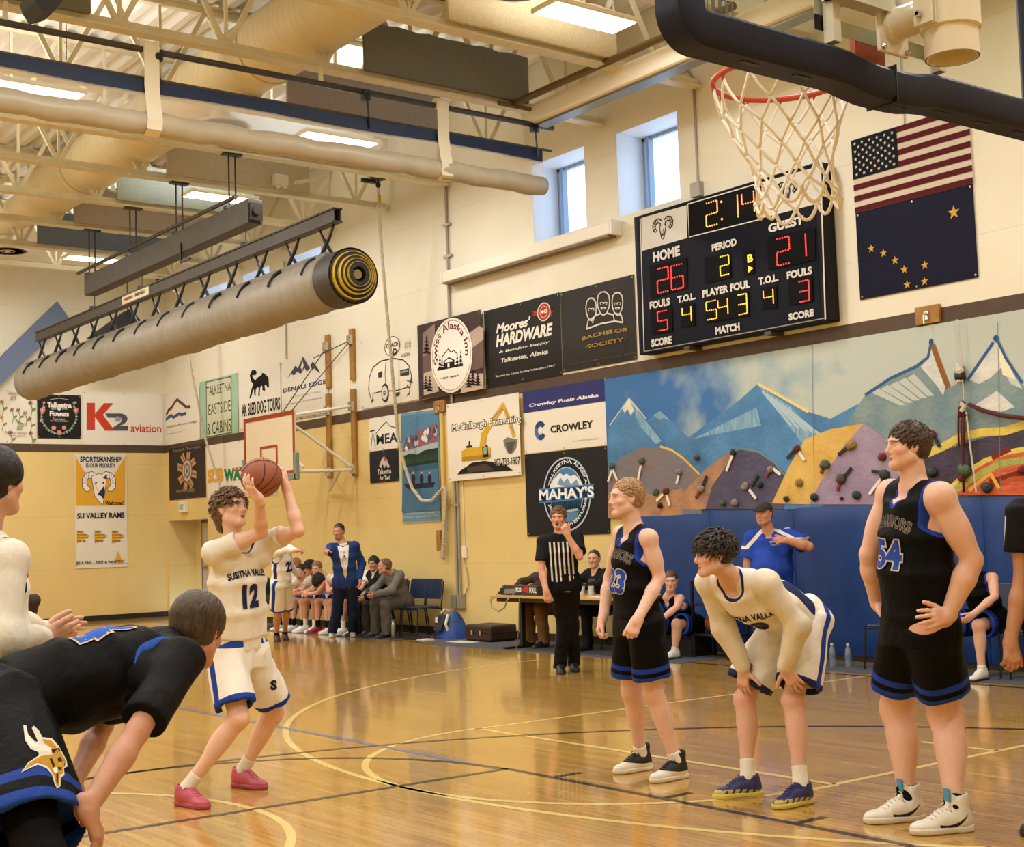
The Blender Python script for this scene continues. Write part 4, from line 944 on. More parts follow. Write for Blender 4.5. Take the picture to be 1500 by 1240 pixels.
p2=Print(O,*SIDE,yl-yr,zt-zb,.02);z2=ZP(p2,S4);z2.text(LED_A,'B',(812,620),(846,558),.03);z2.poly(LED_A,[(816,640),(850,656),(818,686)]);p2.build(t,'possession_arrow','bonus_letter')
q=MB();q.box((XW-.24,yl-.9,zb-.06),(XW-.02,yl-.8,zb-.02));q.box((XW-.24,yr+.8,zb-.06),(XW-.02,yr+.9,zb-.02));q.build('bracket',M_STEEL,t)

# ------------------------------------------------------------------ screen housing, conduits, box, exit sign
t=thing('projection_screen','long cream roller screen housing mounted on the wall under the windows','projection screen',(XW,15.6,5.4))
q=MB();q.box((XW-.19,13.62,5.45),(XW-.002,17.60,5.63),0,.02);q.build('housing',M_WHITE,t)
q=MB();q.box((XW-.185,13.66,5.42),(XW-.05,17.55,5.45));q.build('slot',mat('brown_slot','#6f5c42',.6),t)
q=MB();q.box((XW-.195,13.58,5.44),(XW-.002,13.62,5.64),0,.01);q.box((XW-.195,17.60,5.44),(XW-.002,17.64,5.64),0,.01);q.build('end_cap',M_WHITE,t)
M_COND=mat('conduit_grey','#a29a8b',.4,.3)
q=MB();q.tube([(XW-.03,17.66,ZC-.1),(XW-.03,17.66,.62)],.022,8);q.tube([(XW-.03,17.58,3.5),(XW-.03,17.58,.62)],.018,8)
for zz in (6.4,5.9,4.0,2.0):q.box((XW-.05,17.56,zz-.02),(XW-.002,17.76,zz+.02))
q.box((XW-.08,17.48,.42),(XW-.002,17.62,.62));q.box((XW-.08,17.64,.42),(XW-.002,17.78,.62));tag(q.build('electrical_conduit',M_COND),'pair of grey conduits running down the wall to socket boxes','conduit')
q=MB();q.tube([(XW-.02,12.55,7.35),(XW-.02,12.2,7.28),(XW-.02,12.12,7.15),(XW-.02,12.12,5.8)],.015,8);q.box((XW-.08,12.04,5.64),(XW-.002,12.2,5.82));tag(q.build('electrical_conduit',M_COND),'thin conduit bending down to a junction box above the scoreboard','conduit')
q=MB();q.tube([(XW-.02,23.1,6.8),(XW-.02,23.1,4.95)],.015,8);tag(q.build('electrical_conduit',M_COND),'thin vertical conduit above the banner with dark mountain peaks','conduit')
q=MB();q.tube([(XW-.015,9.0,6.9),(XW-.015,9.0,5.75)],.006,6);tag(q.build('hanging_cord',M_COND),'thin cord hanging on the wall above the American flag','cord')
t=thing('exit_sign','small pale exit sign above the door recess','exit sign',(XW,27.8,2.2))
q=MB();q.box((XW-.09,27.66,2.22),(XW-.002,27.98,2.46),0,.01);q.build('housing',M_WHITE,t)
pr=Print((XW-.09,27.95,2.25),*SIDE,.26,.18,.002);pr.text('#5f9a76','EXIT',.1,.2,.9,.8,.03);pr.build(t)
q=MB();q.box((XW-.03,17.40,1.18),(XW-.002,17.52,1.36),0,.006);q.tube([(XW-.012,17.46,3.5),(XW-.012,17.46,1.36)],.008,6);tag(q.build('wall_switch',M_WHITE),'small white switch box beside the twin conduits','switch')
q=MB();q.tube([(XW-.015,17.50,1.2),(XW-.02,17.4,.95),(XW-.02,17.38,.75),(XW-.02,17.5,.6)],.008,6);tag(q.build('loose_cable',M_COND),'thin cord looping from the socket boxes on the yellow wall','cord')
M_WOOD=mat('varnished_wood','#a9782f',.4,noise=.3,nscale=10)
for y,zc,lb in ((7.98+.85,3.66,'wooden block with a steel hook on the brown band above the mural'),(18.0,3.56,'wooden block on the brown band above the blue poster')):
    t=thing('hook_block',lb,'wooden block',(XW,y,zc));q=MB();q.box((XW-.05,y-.15,zc-.09),(XW-.004,y+.15,zc+.10),0,.006);q.build('block',M_WOOD,t)
    q=MB();q.tube([(XW-.06,y,zc+.02),(XW-.10,y,zc),(XW-.10,y,zc-.1)],.012,6);q.box((XW-.06,y-.03,zc-.05),(XW-.05,y+.03,zc+.04));q.build('hook',mat('chrome'),t)
q=MB();q.box((XW-.045,17.92,1.7),(XW-.004,18.0,3.46));tag(q.build('timber_batten',mat('yellow_paint','#d4b25c',.5)),'yellow painted batten beside the blue poster','batten')

# ------------------------------------------------------------------ practice basket on the side wall
for k,(y,z0,z1,lb) in enumerate(((21.5,4.22,5.18,'upper wooden wall board left of the practice basket arm'),(21.52,2.62,4.13,'lower wooden wall board left of the practice basket arm'),(20.65,4.27,5.17,'upper wooden wall board next to the trailer banner'),(20.65,2.61,4.12,'lower wooden wall board carrying the basket arms'))):
    q=MB();q.box((XW-.06,y-.07,z0),(XW-.004,y+.07,z1),0,.008);tag(q.build('wall_board',M_WOOD),lb,'wooden board','wooden boards behind the practice basket')
t=thing('practice_basket','side basket with orange bordered cream backboard on white wall arms','basketball hoop',(10.6,20.7,2.6))
BX=10.6;y0,y1,z0,z1=21.66,19.83,2.60,3.64
q=MB();q.box((BX,y1,z0),(BX+.03,y0,z1),0,.006);q.build('backboard',mat('cream_board','#e9dcbf',.35),t)
pr=Print((BX,y0,z0),*SIDE,y0-y1,z1-z0,.003);o_='#a3492c'
for r_ in ((0,0,.04,1),(.96,0,1,1),(0,.93,1,1),(0,0,1,.07)):pr.rect(o_,*r_)
for r_ in ((.33,.06,.36,.50),(.64,.06,.67,.50),(.33,.46,.67,.50),(.33,.06,.67,.10)):pr.rect(o_,*r_)
pr.build(t,'board_stripe')
q=MB();q.box((BX-.02,y1-.04,z0-.09),(BX+.05,y0+.04,z0+.02),0,.015);q.box((BX-.02,y1-.05,z0-.09),(BX+.05,y1+.03,z0+.35),0,.015);q.box((BX-.02,y0-.03,z0-.09),(BX+.05,y0+.05,z0+.35),0,.015);q.build('edge_pad',mat('grey_green_pad','#7f8a78',.6),t)
q=MB();q.tube([(BX-.15-.23+.23*math.cos(a)-.0,20.745+.23*math.sin(a),2.72) for a in np.linspace(0,2*math.pi,33)[:-1]],.01,8,closed=True);q.box((BX-.15,20.68,2.68),(BX,20.81,2.75));q.build('rim',mat('orange_rim','#c2452a',.4),t,'angle')
M_ARM=mat('white_arm_paint','#e6dfcf',.35);M_BR=mat('chrome')
q=MB()
WB=XW-.06
for (a,b_) in (((WB,20.65,3.82),(BX+.04,20.9,3.58)),((WB,20.65,2.72),(BX+.04,20.25,2.66)),((WB,21.5,3.80),(BX+.04,21.3,3.55)),((WB,21.52,2.75),(BX+.04,21.3,2.7)),
                ((WB,20.65,2.74),(10.95,20.85,3.6)),((10.95,20.86,3.62),(10.98,20.6,2.72)),((BX+.1,21.2,3.5),(11.1,20.5,2.75)),((WB,21.5,2.4),(11.9,20.65,2.72))):q.tube([a,b_],.028,8)
q.build('support_arm',M_ARM,t,'angle')
q=MB()
for (a,b_) in (((WB,20.65,4.97),(11.0,20.8,3.65)),((WB,21.5,4.95),(11.0,21.1,3.65)),((WB,20.65,4.97),(11.9,21.5,4.75))):q.tube([a,b_],.009,6)
q.build('stay_rod',M_STEEL,t)
for y in (20.65,21.5):
    for zz in (2.73,3.82,4.97):q=MB();q.box((WB-.05,y-.06,zz-.08),(WB,y+.06,zz+.08));q.ball((WB-.05,y-.03,zz+.04),.018,6);q.ball((WB-.05,y+.03,zz-.04),.018,6);q.build('wall_bracket',M_BR,t)
# ------------------------------------------------------------------ painted climbing wall
MXF=XW-0.03
t=thing('climbing_mural','painted mountain landscape panel of the climbing wall above the blue pads','mural',(XW,9,1.78),None)
q=MB();q.box((MXF,4.6,1.76),(XW-.002,14.03,3.555));
sky=bpy.data.materials.new('mural_sky_paint');sky.use_nodes=True;nt=sky.node_tree;b_=nt.nodes['Principled BSDF'];L=nt.links
g=nt.nodes.new('ShaderNodeNewGeometry');sx=nt.nodes.new('ShaderNodeSeparateXYZ');L.new(g.outputs['Position'],sx.inputs[0])
n=nt.nodes.new('ShaderNodeTexNoise');n.inputs['Scale'].default_value=1.6;n.inputs['Detail'].default_value=5;L.new(g.outputs['Position'],n.inputs['Vector'])
ma=nt.nodes.new('ShaderNodeMath');ma.operation='MULTIPLY_ADD';ma.inputs[1].default_value=5.0;L.new(n.outputs['Fac'],ma.inputs[0]);L.new(sx.outputs[1],ma.inputs[2])
mr=nt.nodes.new('ShaderNodeMapRange');mr.inputs[1].default_value=13.2;mr.inputs[2].default_value=15.2;L.new(ma.outputs[0],mr.inputs[0])
cr=nt.nodes.new('ShaderNodeValToRGB');cr.color_ramp.elements[0].color=(*lin('#b3bcb2'),1);cr.color_ramp.elements[1].color=(*lin('#2f68a4'),1)
e_=cr.color_ramp.elements.new(.4);e_.color=(*lin('#8fa6ae'),1);L.new(mr.outputs[0],cr.inputs[0]);L.new(cr.outputs[0],b_.inputs['Base Color']);b_.inputs['Roughness'].default_value=.6
q.build('board',sky,t)
def paint(nm,c,c2,s=3.0,st=None):return mat('mural_'+nm,c,.6,noise=.6,nscale=s,col2=c2,stretch=st,bump=.5,bscale=s*6)
pr=Print((MXF,14.03,1.76),*SIDE,9.43,1.795,.001)
PB,PB2=paint('blue','#4a84b4','#3a6f9e',2.5),paint('pale_blue','#8fb4c9','#5d90b2',5,(1,6,1))
PG,PW,PY=paint('grey_green','#7f9392','#66828a',3),paint('snow','#ddd9cb','#b9c2c0',4),paint('ochre','#d9b45c','#c79a48',2.2)
PV,PP,PO,PBr=paint('lavender','#9d8ba2','#8b7a96',2.6),paint('purple','#4f4a66','#3f3c55',2.5),paint('orange','#d2652e','#b94a24',6,(1,1,5)),paint('brown','#7a6a6c','#6a6f78',1.6)
PDk,PYl,PLm,POr=paint('dark_purple','#3c3148','#2c2336',4),paint('yellow_line','#dcc552','#c9b050',5),paint('lime','#93a24c','#b8a94c',8),paint('orange_hill','#b98658','#8e6f5c',3)
z=ZP(pr,M5)
z.poly(PB,[(1155,615),(1245,480),(1390,668),(1476,720),(1476,980),(1155,980)]);z.poly(PW,[(1215,525),(1245,480),(1290,540),(1268,530),(1252,556),(1238,528),(1225,545)]);z.poly(PB2,[(1250,495),(1385,665),(1360,680),(1290,600)]);z.poly(PB,[(1320,580),(1378,535),(1500,650),(1500,760),(1400,670)]);z.poly(PB2,[(1350,555),(1378,535),(1420,575),(1395,565),(1375,575)])
z.line('#b9c4c4',[(1160,600),(1245,480),(1320,572)],.02)
z=ZP(pr,M6)
z.poly(PB,[(-60,800),(20,655),(150,560),(245,490),(325,418),(430,478),(545,540),(640,570),(760,505),(760,700),(600,960),(-60,960)])
z.poly(PB2,[(328,425),(470,520),(560,620),(640,640),(600,700),(520,680),(430,560)]);z.poly(PB2,[(40,660),(320,520),(340,600),(120,640)])
for k in range(5):z.line('#a9c0cc',[(345+20*k,450+14*k),(470+34*k,600+12*k)],.03)
z.line('#e0cc84',[(325,418),(420,470),(545,540)],.035)
z.poly(PG,[(690,615),(790,468),(900,395),(1010,345),(1060,310),(1080,230),(1150,438),(1240,390),(1355,225),(1480,440),(1600,330),(1760,480),(1760,760),(690,760)])
z.poly(PW,[(1030,345),(1062,310),(1084,235),(1140,420),(1128,470),(1095,420),(1060,380)]);z.poly(PW,[(1240,400),(1352,235),(1440,390),(1470,440),(1420,420),(1378,350),(1330,395),(1280,420)]);z.poly('#ece0bc',[(1360,240),(1395,300),(1440,400),(1385,380)])
for k in range(5):z.poly('#b9bfb8',[(820+38*k,458-16*k),(850+38*k,440-16*k),(970+30*k,510-10*k),(940+30*k,512-10*k)])
z.line('#3c5d8c',[(790,468),(900,395),(1010,345),(1062,305),(1078,232)],.035);z.line('#8a5c34',[(1082,250),(1110,330),(1150,436)],.06);z.line('#3c5d8c',[(1232,405),(1290,320),(1345,240)],.035);z.line('#3c5d8c',[(1360,225),(1400,310),(1470,415)],.03);z.ell('#2f4f86',(1076,238),(1086,238),(1076,224),n=10);z.ell('#2f4f86',(1357,222),(1370,222),(1357,208),n=10)
z.poly(PW,[(1250,520),(1360,450),(1440,520),(1380,540)])
z=ZP(pr,M5)
z.poly(PBr,[(1155,800),(1210,740),(1300,692),(1400,694),(1480,735),(1560,830),(1560,1000),(1155,1000)]);z.poly(POr,[(1155,900),(1210,850),(1350,900),(1476,870),(1476,1000),(1155,1000)]);z.line('#d6b45e',[(1380,690),(1430,705),(1480,740),(1550,810)],.03)
z=ZP(pr,M6)
z.poly(POr,[(-40,945),(30,860),(110,780),(215,705),(300,698),(420,790),(400,960),(-40,960)]);z.poly(PP,[(130,860),(200,760),(240,705),(300,700),(360,725),(440,800),(440,960),(100,960)]);z.line('#6a8a86',[(255,698),(330,712),(400,760),(440,810)],.025)
z.poly(PY,[(388,935),(460,780),(530,660),(640,615),(785,590),(690,700),(600,840),(550,940)]);z.poly(PV,[(550,940),(600,840),(690,700),(785,590),(860,640),(900,720),(940,820),(940,940)])
z.poly(PDk,[(900,860),(1010,740),(1150,700),(1290,655),(1480,615),(1800,560),(1800,760),(1480,690),(1300,740),(1200,820),(1170,895),(900,895)]);z.poly(PO,[(1165,892),(1230,810),(1320,755),(1400,712),(1490,688),(1800,700),(1800,900),(1165,900)])
z.line(PYl,[(1060,720),(1130,690),(1200,650),(1290,630),(1400,622),(1480,596),(1700,540)],.085);z.line(PYl,[(1160,870),(1230,800),(1310,752),(1400,716),(1490,700)],.05);z.line(PLm,[(1170,885),(1260,825),(1370,765),(1500,745)],.07);z.line('#7a2c1c',[(1330,850),(1400,830),(1500,800)],.09);z.line('#7a2c1c',[(1340,740),(1420,700)],.05);z.line('#d8a94a',[(1240,880),(1300,830),(1335,808),(1370,870)],.04);z.line('#b0542c',[(1380,850),(1430,830),(1500,826)],.05)
for x in (560,1365):z.line('#6f7d84',[(x,150),(x+12,890)],.006)
pr.build(t,'painting')

# holds with coloured tape strips on the board
HG='climbing holds on the painted wall'
HC={'r':'#6e1c18','g':'#4f6148','y':'#a08244','d':'#2c3833','w':'#958a7d','n':'#58493b','k':'#151311'}
TC={'k':'#141210','w':'#e2dccd','r':'#7e2620'}
def hold(zz,x,y,r,c,tapes,label):
    r*=.8
    p=on_x(*zz(x,y),MXF);rs=random.Random(int(x*7+y))
    t=thing('climbing_hold',label,'climbing hold',p,HG)
    q=MB();q.ball(p-V(.03,0,0),r,12,sc=(.75,1.1,.9));q.v=[tuple(np.array(v)+np.array([0,rs.uniform(-1,1),rs.uniform(-1,1)])*r*.18) for v in q.v]
    q.ball(p-V(.045,r*.3,-r*.3),r*.55,8);q.build('grip',mat('hold_'+c,HC[c],.6,noise=.35,nscale=30),t,True)
    for tc,x0,y0,x1,y1 in tapes:
        a,b=on_x(*zz(x0,y0),MXF),on_x(*zz(x1,y1),MXF);d=b-a;F=frame(d,(1,0,0));q=MB()
        q.obox((a+b)/2-V(.026,0,0),(.006,.017,np.linalg.norm(d)/2),np.array([V(1,0,0),np.cross(norm(d),V(1,0,0)),norm(d)]));q.build('tape_strip',mat('tape_'+tc,TC[tc],.5),t)
for a in [(M6,500,700,.06,'r',[('k',458,742,490,705),('w',506,708,534,750)],'red hold with a black and a white tape at the ochre hill'),
          (M6,224,715,.05,'d',[('w',222,728,196,796)],'dark hold with one white tape on top of the purple hill'),
          (M6,85,874,.065,'w',[('k',110,818,90,866),('r',62,912,82,882)],'grey hold with black and red tapes on the orange slope'),
          (M6,275,862,.065,'w',[('k',303,862,332,814),('w',294,876,324,915)],'pale hold with black and white tapes on the purple hill'),
          (M6,386,788,.055,'w',[('r',366,822,380,796),('w',398,786,430,812)],'pale hold with red and white tapes right of the purple hill'),
          (M6,622,768,.075,'g',[('r',604,806,614,780)],'mossy hold with a red tape between ochre and lavender'),
          (M6,690,830,.075,'n',[('k',736,782,700,826),('r',674,882,686,842)],'brown hold with black and red tapes on the lavender hill'),
          (M6,735,684,.075,'y',[('k',678,726,718,694)],'tan hold with one black tape at the top of the lavender hill'),
          (M6,510,846,.065,'y',[],'plain tan hold low on the ochre hill'),(M6,340,855,.05,'d',[],'plain dark hold on the purple hill'),(M6,66,738,.05,'n',[],'plain brown hold on the blue mountain'),
          (M6,180,934,.05,'g',[],'green hold just above the pads under the purple hill'),(M6,233,932,.06,'w',[],'pale hold just above the pads under the purple hill'),(M6,455,916,.045,'d',[],'small dark hold at the foot of the ochre hill'),(M6,575,910,.06,'d',[],'dark hold at the foot of the lavender hill'),
          (M6,757,900,.065,'d',[],'dark grey hold low on the lavender hill'),(M6,694,914,.03,'r',[],'tiny red hold at the foot of the lavender hill'),(M6,880,812,.075,'d',[('k',824,797,866,800),('w',814,896,864,830),('r',862,866,872,830)],'dark hold with black, white and red tapes beside the tall player'),
          (M6,870,735,.06,'r',[],'dark red hold beside the face of the tall player'),(M6,1085,640,.06,'r',[('k',1118,692,1094,646)],'dark red hold with a black tape behind the tall player'),(M6,1086,800,.07,'d',[],'dark green hold right of the tall player'),
          (M6,1226,794,.095,'g',[],'big mossy hold in the orange field'),(M6,1214,826,.05,'r',[],'dark red hold under the big mossy hold'),(M6,1322,868,.07,'d',[],'dark hold at the bottom of the orange field'),(M6,1476,790,.06,'r',[],'red hold at the right edge of the frame'),
          (M5,1176,774,.06,'g',[('w',1178,790,1160,842),('w',1180,790,1200,836)],'green hold with two white tapes at the left end of the mural'),(M5,1305,752,.06,'g',[('w',1302,772,1290,832)],'green hold with one white tape above the short haired player'),
          (M5,1410,884,.06,'r',[('w',1398,896,1370,926),('w',1412,896,1426,946)],'red hold with two white tapes behind the short haired player'),(M5,1366,888,.06,'g',[],'green hold behind the short haired player'),(M5,1385,945,.05,'k',[],'black hold just above the pads near the short haired player'),(M5,1466,800,.05,'w',[('w',1466,815,1456,850)],'grey hold with a white tape left of the orange slope')]:hold(*a)
M_RED=mat('dark_red_rope','#4c1512',.8)
t=thing('belay_rope','dark red climbing rope knotted on the right of the mural','rope',on_x(*M6(1215,500),12.1))
P=lambda x,y,d=.06:on_x(*M6(x,y),MXF-d)
q=MB();q.tube([P(1238,508),P(1300,535),P(1380,556),P(1480,568),P(1700,560)],.022,8)
for x in (1194,1206,1218):q.tube([P(x,520),P(x-2,600),P(x,690)],.011,6)
q.tube([P(1212,520),P(1212,700),P(1215,890)],.014,6)
for k in range(7):q.tube([P(1200+3*k,500+6*math.sin(k)),P(1215-2*k,520),P(1196+5*k,560)],.018,6)
q.build('strand',M_RED,t,True)
q=MB();q.tube([P(1208,500),P(1216,520),P(1208,538)],.03,8);q.build('white_sling',M_ROPE,t)
q=MB();q.tube([P(1187,140),P(1205,320),P(1216,490)],.007,6);q.tube([P(1226,540),P(1245,700),P(1270,890)],.01,6);q.tube([P(1190,330),P(1198,360),P(1196,412)],[.02,.05,.03],8);tag(q.build('cord',mat('white_rope')),'thin white cord hanging from the wooden block down the mural','cord')
q=MB();q.tube([P(1190,330,.05),P(1197,350,.05),P(1200,390,.05),P(1194,414,.05)],[.012,.045,.06,.03],8);tag(q.build('chalk_bag',M_BLACK),'small black bag hanging on the white cord over the mural','bag')

# ------------------------------------------------------------------ wall pads
M_PAD=mat('blue_vinyl_pad','#0d3876',.45,noise=.15,nscale=2,bump=.5,bscale=3.0,spec=.4)
for k,(a,b) in enumerate(((12.185,13.55),(10.835,12.18),(9.485,10.83),(8.325,9.48),(6.975,8.32),(5.6,6.97),(4.2,5.595))):
    t=thing('wall_pad',['leftmost blue wall pad, partly behind the short haired player','blue wall pad left of the man in the blue polo','blue wall pad just right of the man in the blue polo','blue wall pad right behind the tall player','blue wall pad between the tall player and the frame edge','blue wall pad at the right end of the picture','blue wall pad beyond the right edge of the picture'][k],'wall pad',(XW,(a+b)/2,.1),'blue pads along the wall')
    q=MB();n_,m_=16,14;vs=[]
    for i in range(n_+1):
        for j in range(m_+1):
            u,v_=i/n_,j/m_;e=(1-(2*u-1)**10)*(1-(2*v_-1)**10)
            vs.append((XW-.02-.05*e-.006*math.sin(u*5+v_*9+k)*e,a+(b-a)*u,.06+1.69*v_))
    q.add(vs,[(i*(m_+1)+j,i*(m_+1)+j+1,(i+1)*(m_+1)+j+1,(i+1)*(m_+1)+j) for i in range(n_) for j in range(m_)]);q.build('cushion',M_PAD,t,True)
    q=MB();q.box((XW-.014,a+.05,.1),(XW-.006,b-.05,1.70));q.build('backing',mat('dark_backing','#141c2c',.7),t)

# ------------------------------------------------------------------ the near basket, seen from behind the board
BY=2.76;XC=3.635;G0,G1=2.90,3.98;XL,XR=XC-.915,XC+.955
t=thing('basketball_hoop','ceiling hung glass backboard with navy padding and orange rim in the foreground','basketball hoop',(XC,BY,2.85))
q=MB();q.box((XL+.03,BY-.006,G0+.03),(XR-.03,BY+.006,G1));q.build('glass',clear_glass('board_glass',(.93,.95,.92),1.0),t)
q=MB();fw=.03
for lo,hi in (((XL+.03,BY-.02,G0+.04),(XR-.03,BY+.02,G0+.04+fw)),((XL,BY-.02,G1-fw),(XR,BY+.02,G1)),((XL+.03,BY-.02,G0+.15),(XL+.03+fw,BY+.02,G1)),((XR-.03-fw,BY-.02,G0+.15),(XR-.03,BY+.02,G1))):q.box(lo,hi)
q.build('frame',mat('pale_aluminium','#b9b8a6',.4,.5),t)
# padding: rounded section following the lower edge and turning up both sides
M_PADN=mat('navy_edge_pad','#0b1430',.5,noise=.15,nscale=12,bump=.06,bscale=40,spec=.3)
path=[];R_=.062
XO,ZO=.015,.026
path+=[(XL+XO,zz) for zz in np.linspace(3.42,G0+R_+ZO,8)]
path+=[(XL+XO+R_-R_*math.cos(a),G0+ZO+R_-R_*math.sin(a)) for a in np.linspace(.15,math.pi/2,7)]
path+=[(x_,G0+ZO-.022*math.exp(-((x_-XC)/.18)**4)) for x_ in np.linspace(XL+R_+.1,XR-R_-.1,24)]
path+=[(XR-XO-R_+R_*math.sin(a),G0+ZO+R_-R_*math.cos(a)) for a in np.linspace(0,math.pi/2-.15,7)]
path+=[(XR-XO,zz) for zz in np.linspace(G0+ZO+R_,3.42,8)]
q=MB();sec=[(-.045,.058),(.045,.058),(.060,.044),(.060,-.035),(.046,-.052),(-.046,-.052),(-.060,-.035),(-.060,.044)];vs=[]
for i,(x_,zz) in enumerate(path):
    a,b=path[max(i-1,0)],path[min(i+1,len(path)-1)];tx,tz=b[0]-a[0],b[1]-a[1];l_=math.hypot(tx,tz);nx,nz=-tz/l_,tx/l_
    for sy,so in sec:vs.append((x_+nx*so,BY+sy*1.0,zz+nz*so))
k=len(sec);q.add(vs,[(i*k+j,(i+1)*k+j,(i+1)*k+(j+1)%k,i*k+(j+1)%k) for i in range(len(path)-1) for j in range(k)]+[tuple(range(k)),tuple(reversed(range((len(path)-1)*k,len(path)*k)))])
pad=q.build('edge_pad',M_PADN,t,'angle')
q=MB()
for x_ in np.linspace(XL+.28,XR-.2,7):q.box((x_-.035,BY-.02,G0+ZO-.0545-(.02 if abs(x_-XC)<.15 else 0)),(x_+.035,BY-.004,G0+ZO-.049))
q.build('slot',M_BLACK,pad)
q=MB();q.box((XC-.003,BY-.062,G0+ZO-.077),(XC+.003,BY+.062,G0+ZO+.045));q.build('seam',M_BLACK,pad)
# rear frame and mount
M_PIPE=mat('cream_pipe_paint','#ded5bd',.32)
pp=on_x(1395,85,XC);PYc,PZb=pp[1],pp[2]
q=MB();q.lathe([(.078,0),(.082,0),(.082,5.0),(.078,5.0)],(XC,PYc,PZb+.0),(0,0,1),36,cap=False);q.lathe([(.074,5.0),(.074,0),(.082,0)],(XC,PYc,PZb),(0,0,1),36,cap=False)
q.lathe([(.084,0),(.092,.004),(.092,.26),(.084,.264)],(XC,PYc,PZb+.085),(0,0,1),36);q.build('mast',M_PIPE,t,'angle')
q=MB();q.tube([(XC,PYc+.06,PZb+.17),(XC,BY-.05,PZb+.17)],.052,28);q.lathe([(.058,0),(.058,.02)],(XC,BY-.08,PZb+.17),(0,1,0),28);q.build('extension_tube',M_PIPE,t,'angle')
q=MB();q.box((XC-.075,BY-.06,PZb+.075),(XC+.075,BY-.045,PZb+.265),0,.006);q.build('mount_plate',M_PIPE,t)
q=MB()
for sx in (-.06,.06):
    for dz in (.09,.25):q.lathe([(.009,0),(.009,-.010),(.005,-.014)],(XC+sx,BY-.06,PZb+dz),(0,1,0),8)
q.build('bolt',mat('chrome'),t)
q=MB()
for sx in (-1,1):
    q.box((XC+sx*.30,BY-.085,PZb+.20),(XC+sx*.02,BY-.03,PZb+.29));q.box((XC+sx*.30,BY-.085,PZb+.20),(XC+sx*.285,BY-.02,G1))
    q.box((XC+sx*.285,BY-.05,G0+.1),(XC+sx*.25,BY-.01,G1))
q.build('rear_frame',mat('pale_channel','#c5c0ac',.4,.4),t)
for sx in (-1,1):
    q=MB();x_=XC+sx*.105;q.box((x_-.016,PYc-.02,PZb+.09),(x_-.010,PYc+.045,PZb+.27));q.box((x_+.004,PYc-.02,PZb+.09),(x_+.010,PYc+.045,PZb+.27));q.build('clamp',M_PIPE,t)
    q=MB()
    for dz in (.12,.24):q.tube([(x_-.035,PYc+.02,PZb+dz),(x_+.035,PYc+.02,PZb+dz)],.006,8);q.tube([(x_-.035,PYc+.02,PZb+dz),(x_-.024,PYc+.02,PZb+dz)],.012,6);q.tube([(x_+.024,PYc+.02,PZb+dz),(x_+.035,PYc+.02,PZb+dz)],.012,6)
    q.build('clamp_bolt',mat('chrome'),t)
# white target square on the glass
q=MB();bw=.05
for lo,hi in (((XC-.305,BY+.007,3.05),(XC-.255,BY+.009,3.50)),((XC+.255,BY+.007,3.05),(XC+.305,BY+.009,3.50)),((XC-.305,BY+.007,3.46),(XC+.305,BY+.009,3.50)),((XC-.305,BY+.007,3.05),(XC+.305,BY+.009,3.10))):q.box(lo,hi)
q.build('target_square',mat('white_band','#cfcabc',.5),t)
q=MB()
for k in range(4):
    x_=XL+.12+k*.028
    for a,b in (((0,0),(0,.04)),((0,.04),(.02,.04)),((.02,.04),(.02,0))):q.box((x_+a[0],BY-.008,3.005+a[1]),(x_+b[0]+.005,BY-.0065,3.005+b[1]+.005))
q.build('glass_mark',mat('etched_grey','#5d5c50',.6),t)
XC=3.60;RC=V(XC,3.15,3.048);RRm=.236
M_RIM=mat('orange_rim','#c2452a',.4)
q=MB();q.tube([RC+V(RRm*math.cos(a),RRm*math.sin(a),0) for a in np.linspace(0,2*math.pi,49)[:-1]],.0105,10,closed=True)
q.box((XC-.075,BY+.01,2.985),(XC+.075,BY+.03,3.10));q.box((XC-.06,BY+.02,3.015),(XC+.06,2.935,3.03));q.tube([(XC-.06,BY+.03,2.99),(XC-.10,2.96,3.038)],.010,8);q.tube([(XC+.06,BY+.03,2.99),(XC+.10,2.96,3.038)],.010,8)
for i in range(12):a=math.radians(15+30*i);q.tube([RC+V(RRm*math.cos(a-.05),RRm*math.sin(a-.05),-.008),RC+V(RRm*math.cos(a),RRm*math.sin(a),-.026),RC+V(RRm*math.cos(a+.05),RRm*math.sin(a+.05),-.008)],.004,6)
rim=q.build('rim',M_RIM,t,'angle')
rs=random.Random(11);rows=[(0,.232,-.02),(1,.215,-.115),(2,.180,-.195),(3,.150,-.265),(4,.132,-.33),(5,.135,-.385),(6,.145,-.425)]
node={}
for k,r_,dz in rows:
    for i in range(12):
        a=math.radians(15+30*(i+.5*(k%2)));r2=r_*(1+rs.uniform(-.04,.04)) if k else r_
        node[k,i]=RC+V(r2*math.cos(a)+.010*max(0,k-1)*.6,r2*math.sin(a)-.004*k,dz+rs.uniform(-.012,.012)*(k>0))
def bez(a,m_,b,n_=6):return [a*(1-s)**2+m_*2*s*(1-s)+b*s*s for s in np.linspace(0,1,n_)]
q=MB()
for k in range(6):
    for i in range(12):
        a=node[k,i]
        for j in ((i,(i-1)%12) if k%2==0 else (i,(i+1)%12)):
            b=node[k+1,j];m_=(a+b)/2+V(*(rs.uniform(-1,1)*.006 for _ in range(3)))+(V(0,0,-.012) if k==0 else 0)
            if k==0:m_=m_+norm((a-RC)*V(1,1,0))*.012
            q.tube(bez(a,m_,b),.0050,6)
for i in range(12): # loose loops at the bottom
    a,b=node[6,i],node[6,(i+1)%12];c=(a+b)/2+V(rs.uniform(-.02,.02),rs.uniform(-.02,.02),-.045-.035*rs.random());q.tube(bez(a,c+V(0,0,-.02),b,8),.0064,6)
    q.ball(node[5,i],.010,6);q.ball(node[6,i],.011,6)
q.build('net',mat('white_net_cord','#f6f2e8',.8,noise=.05,nscale=60),t,True)

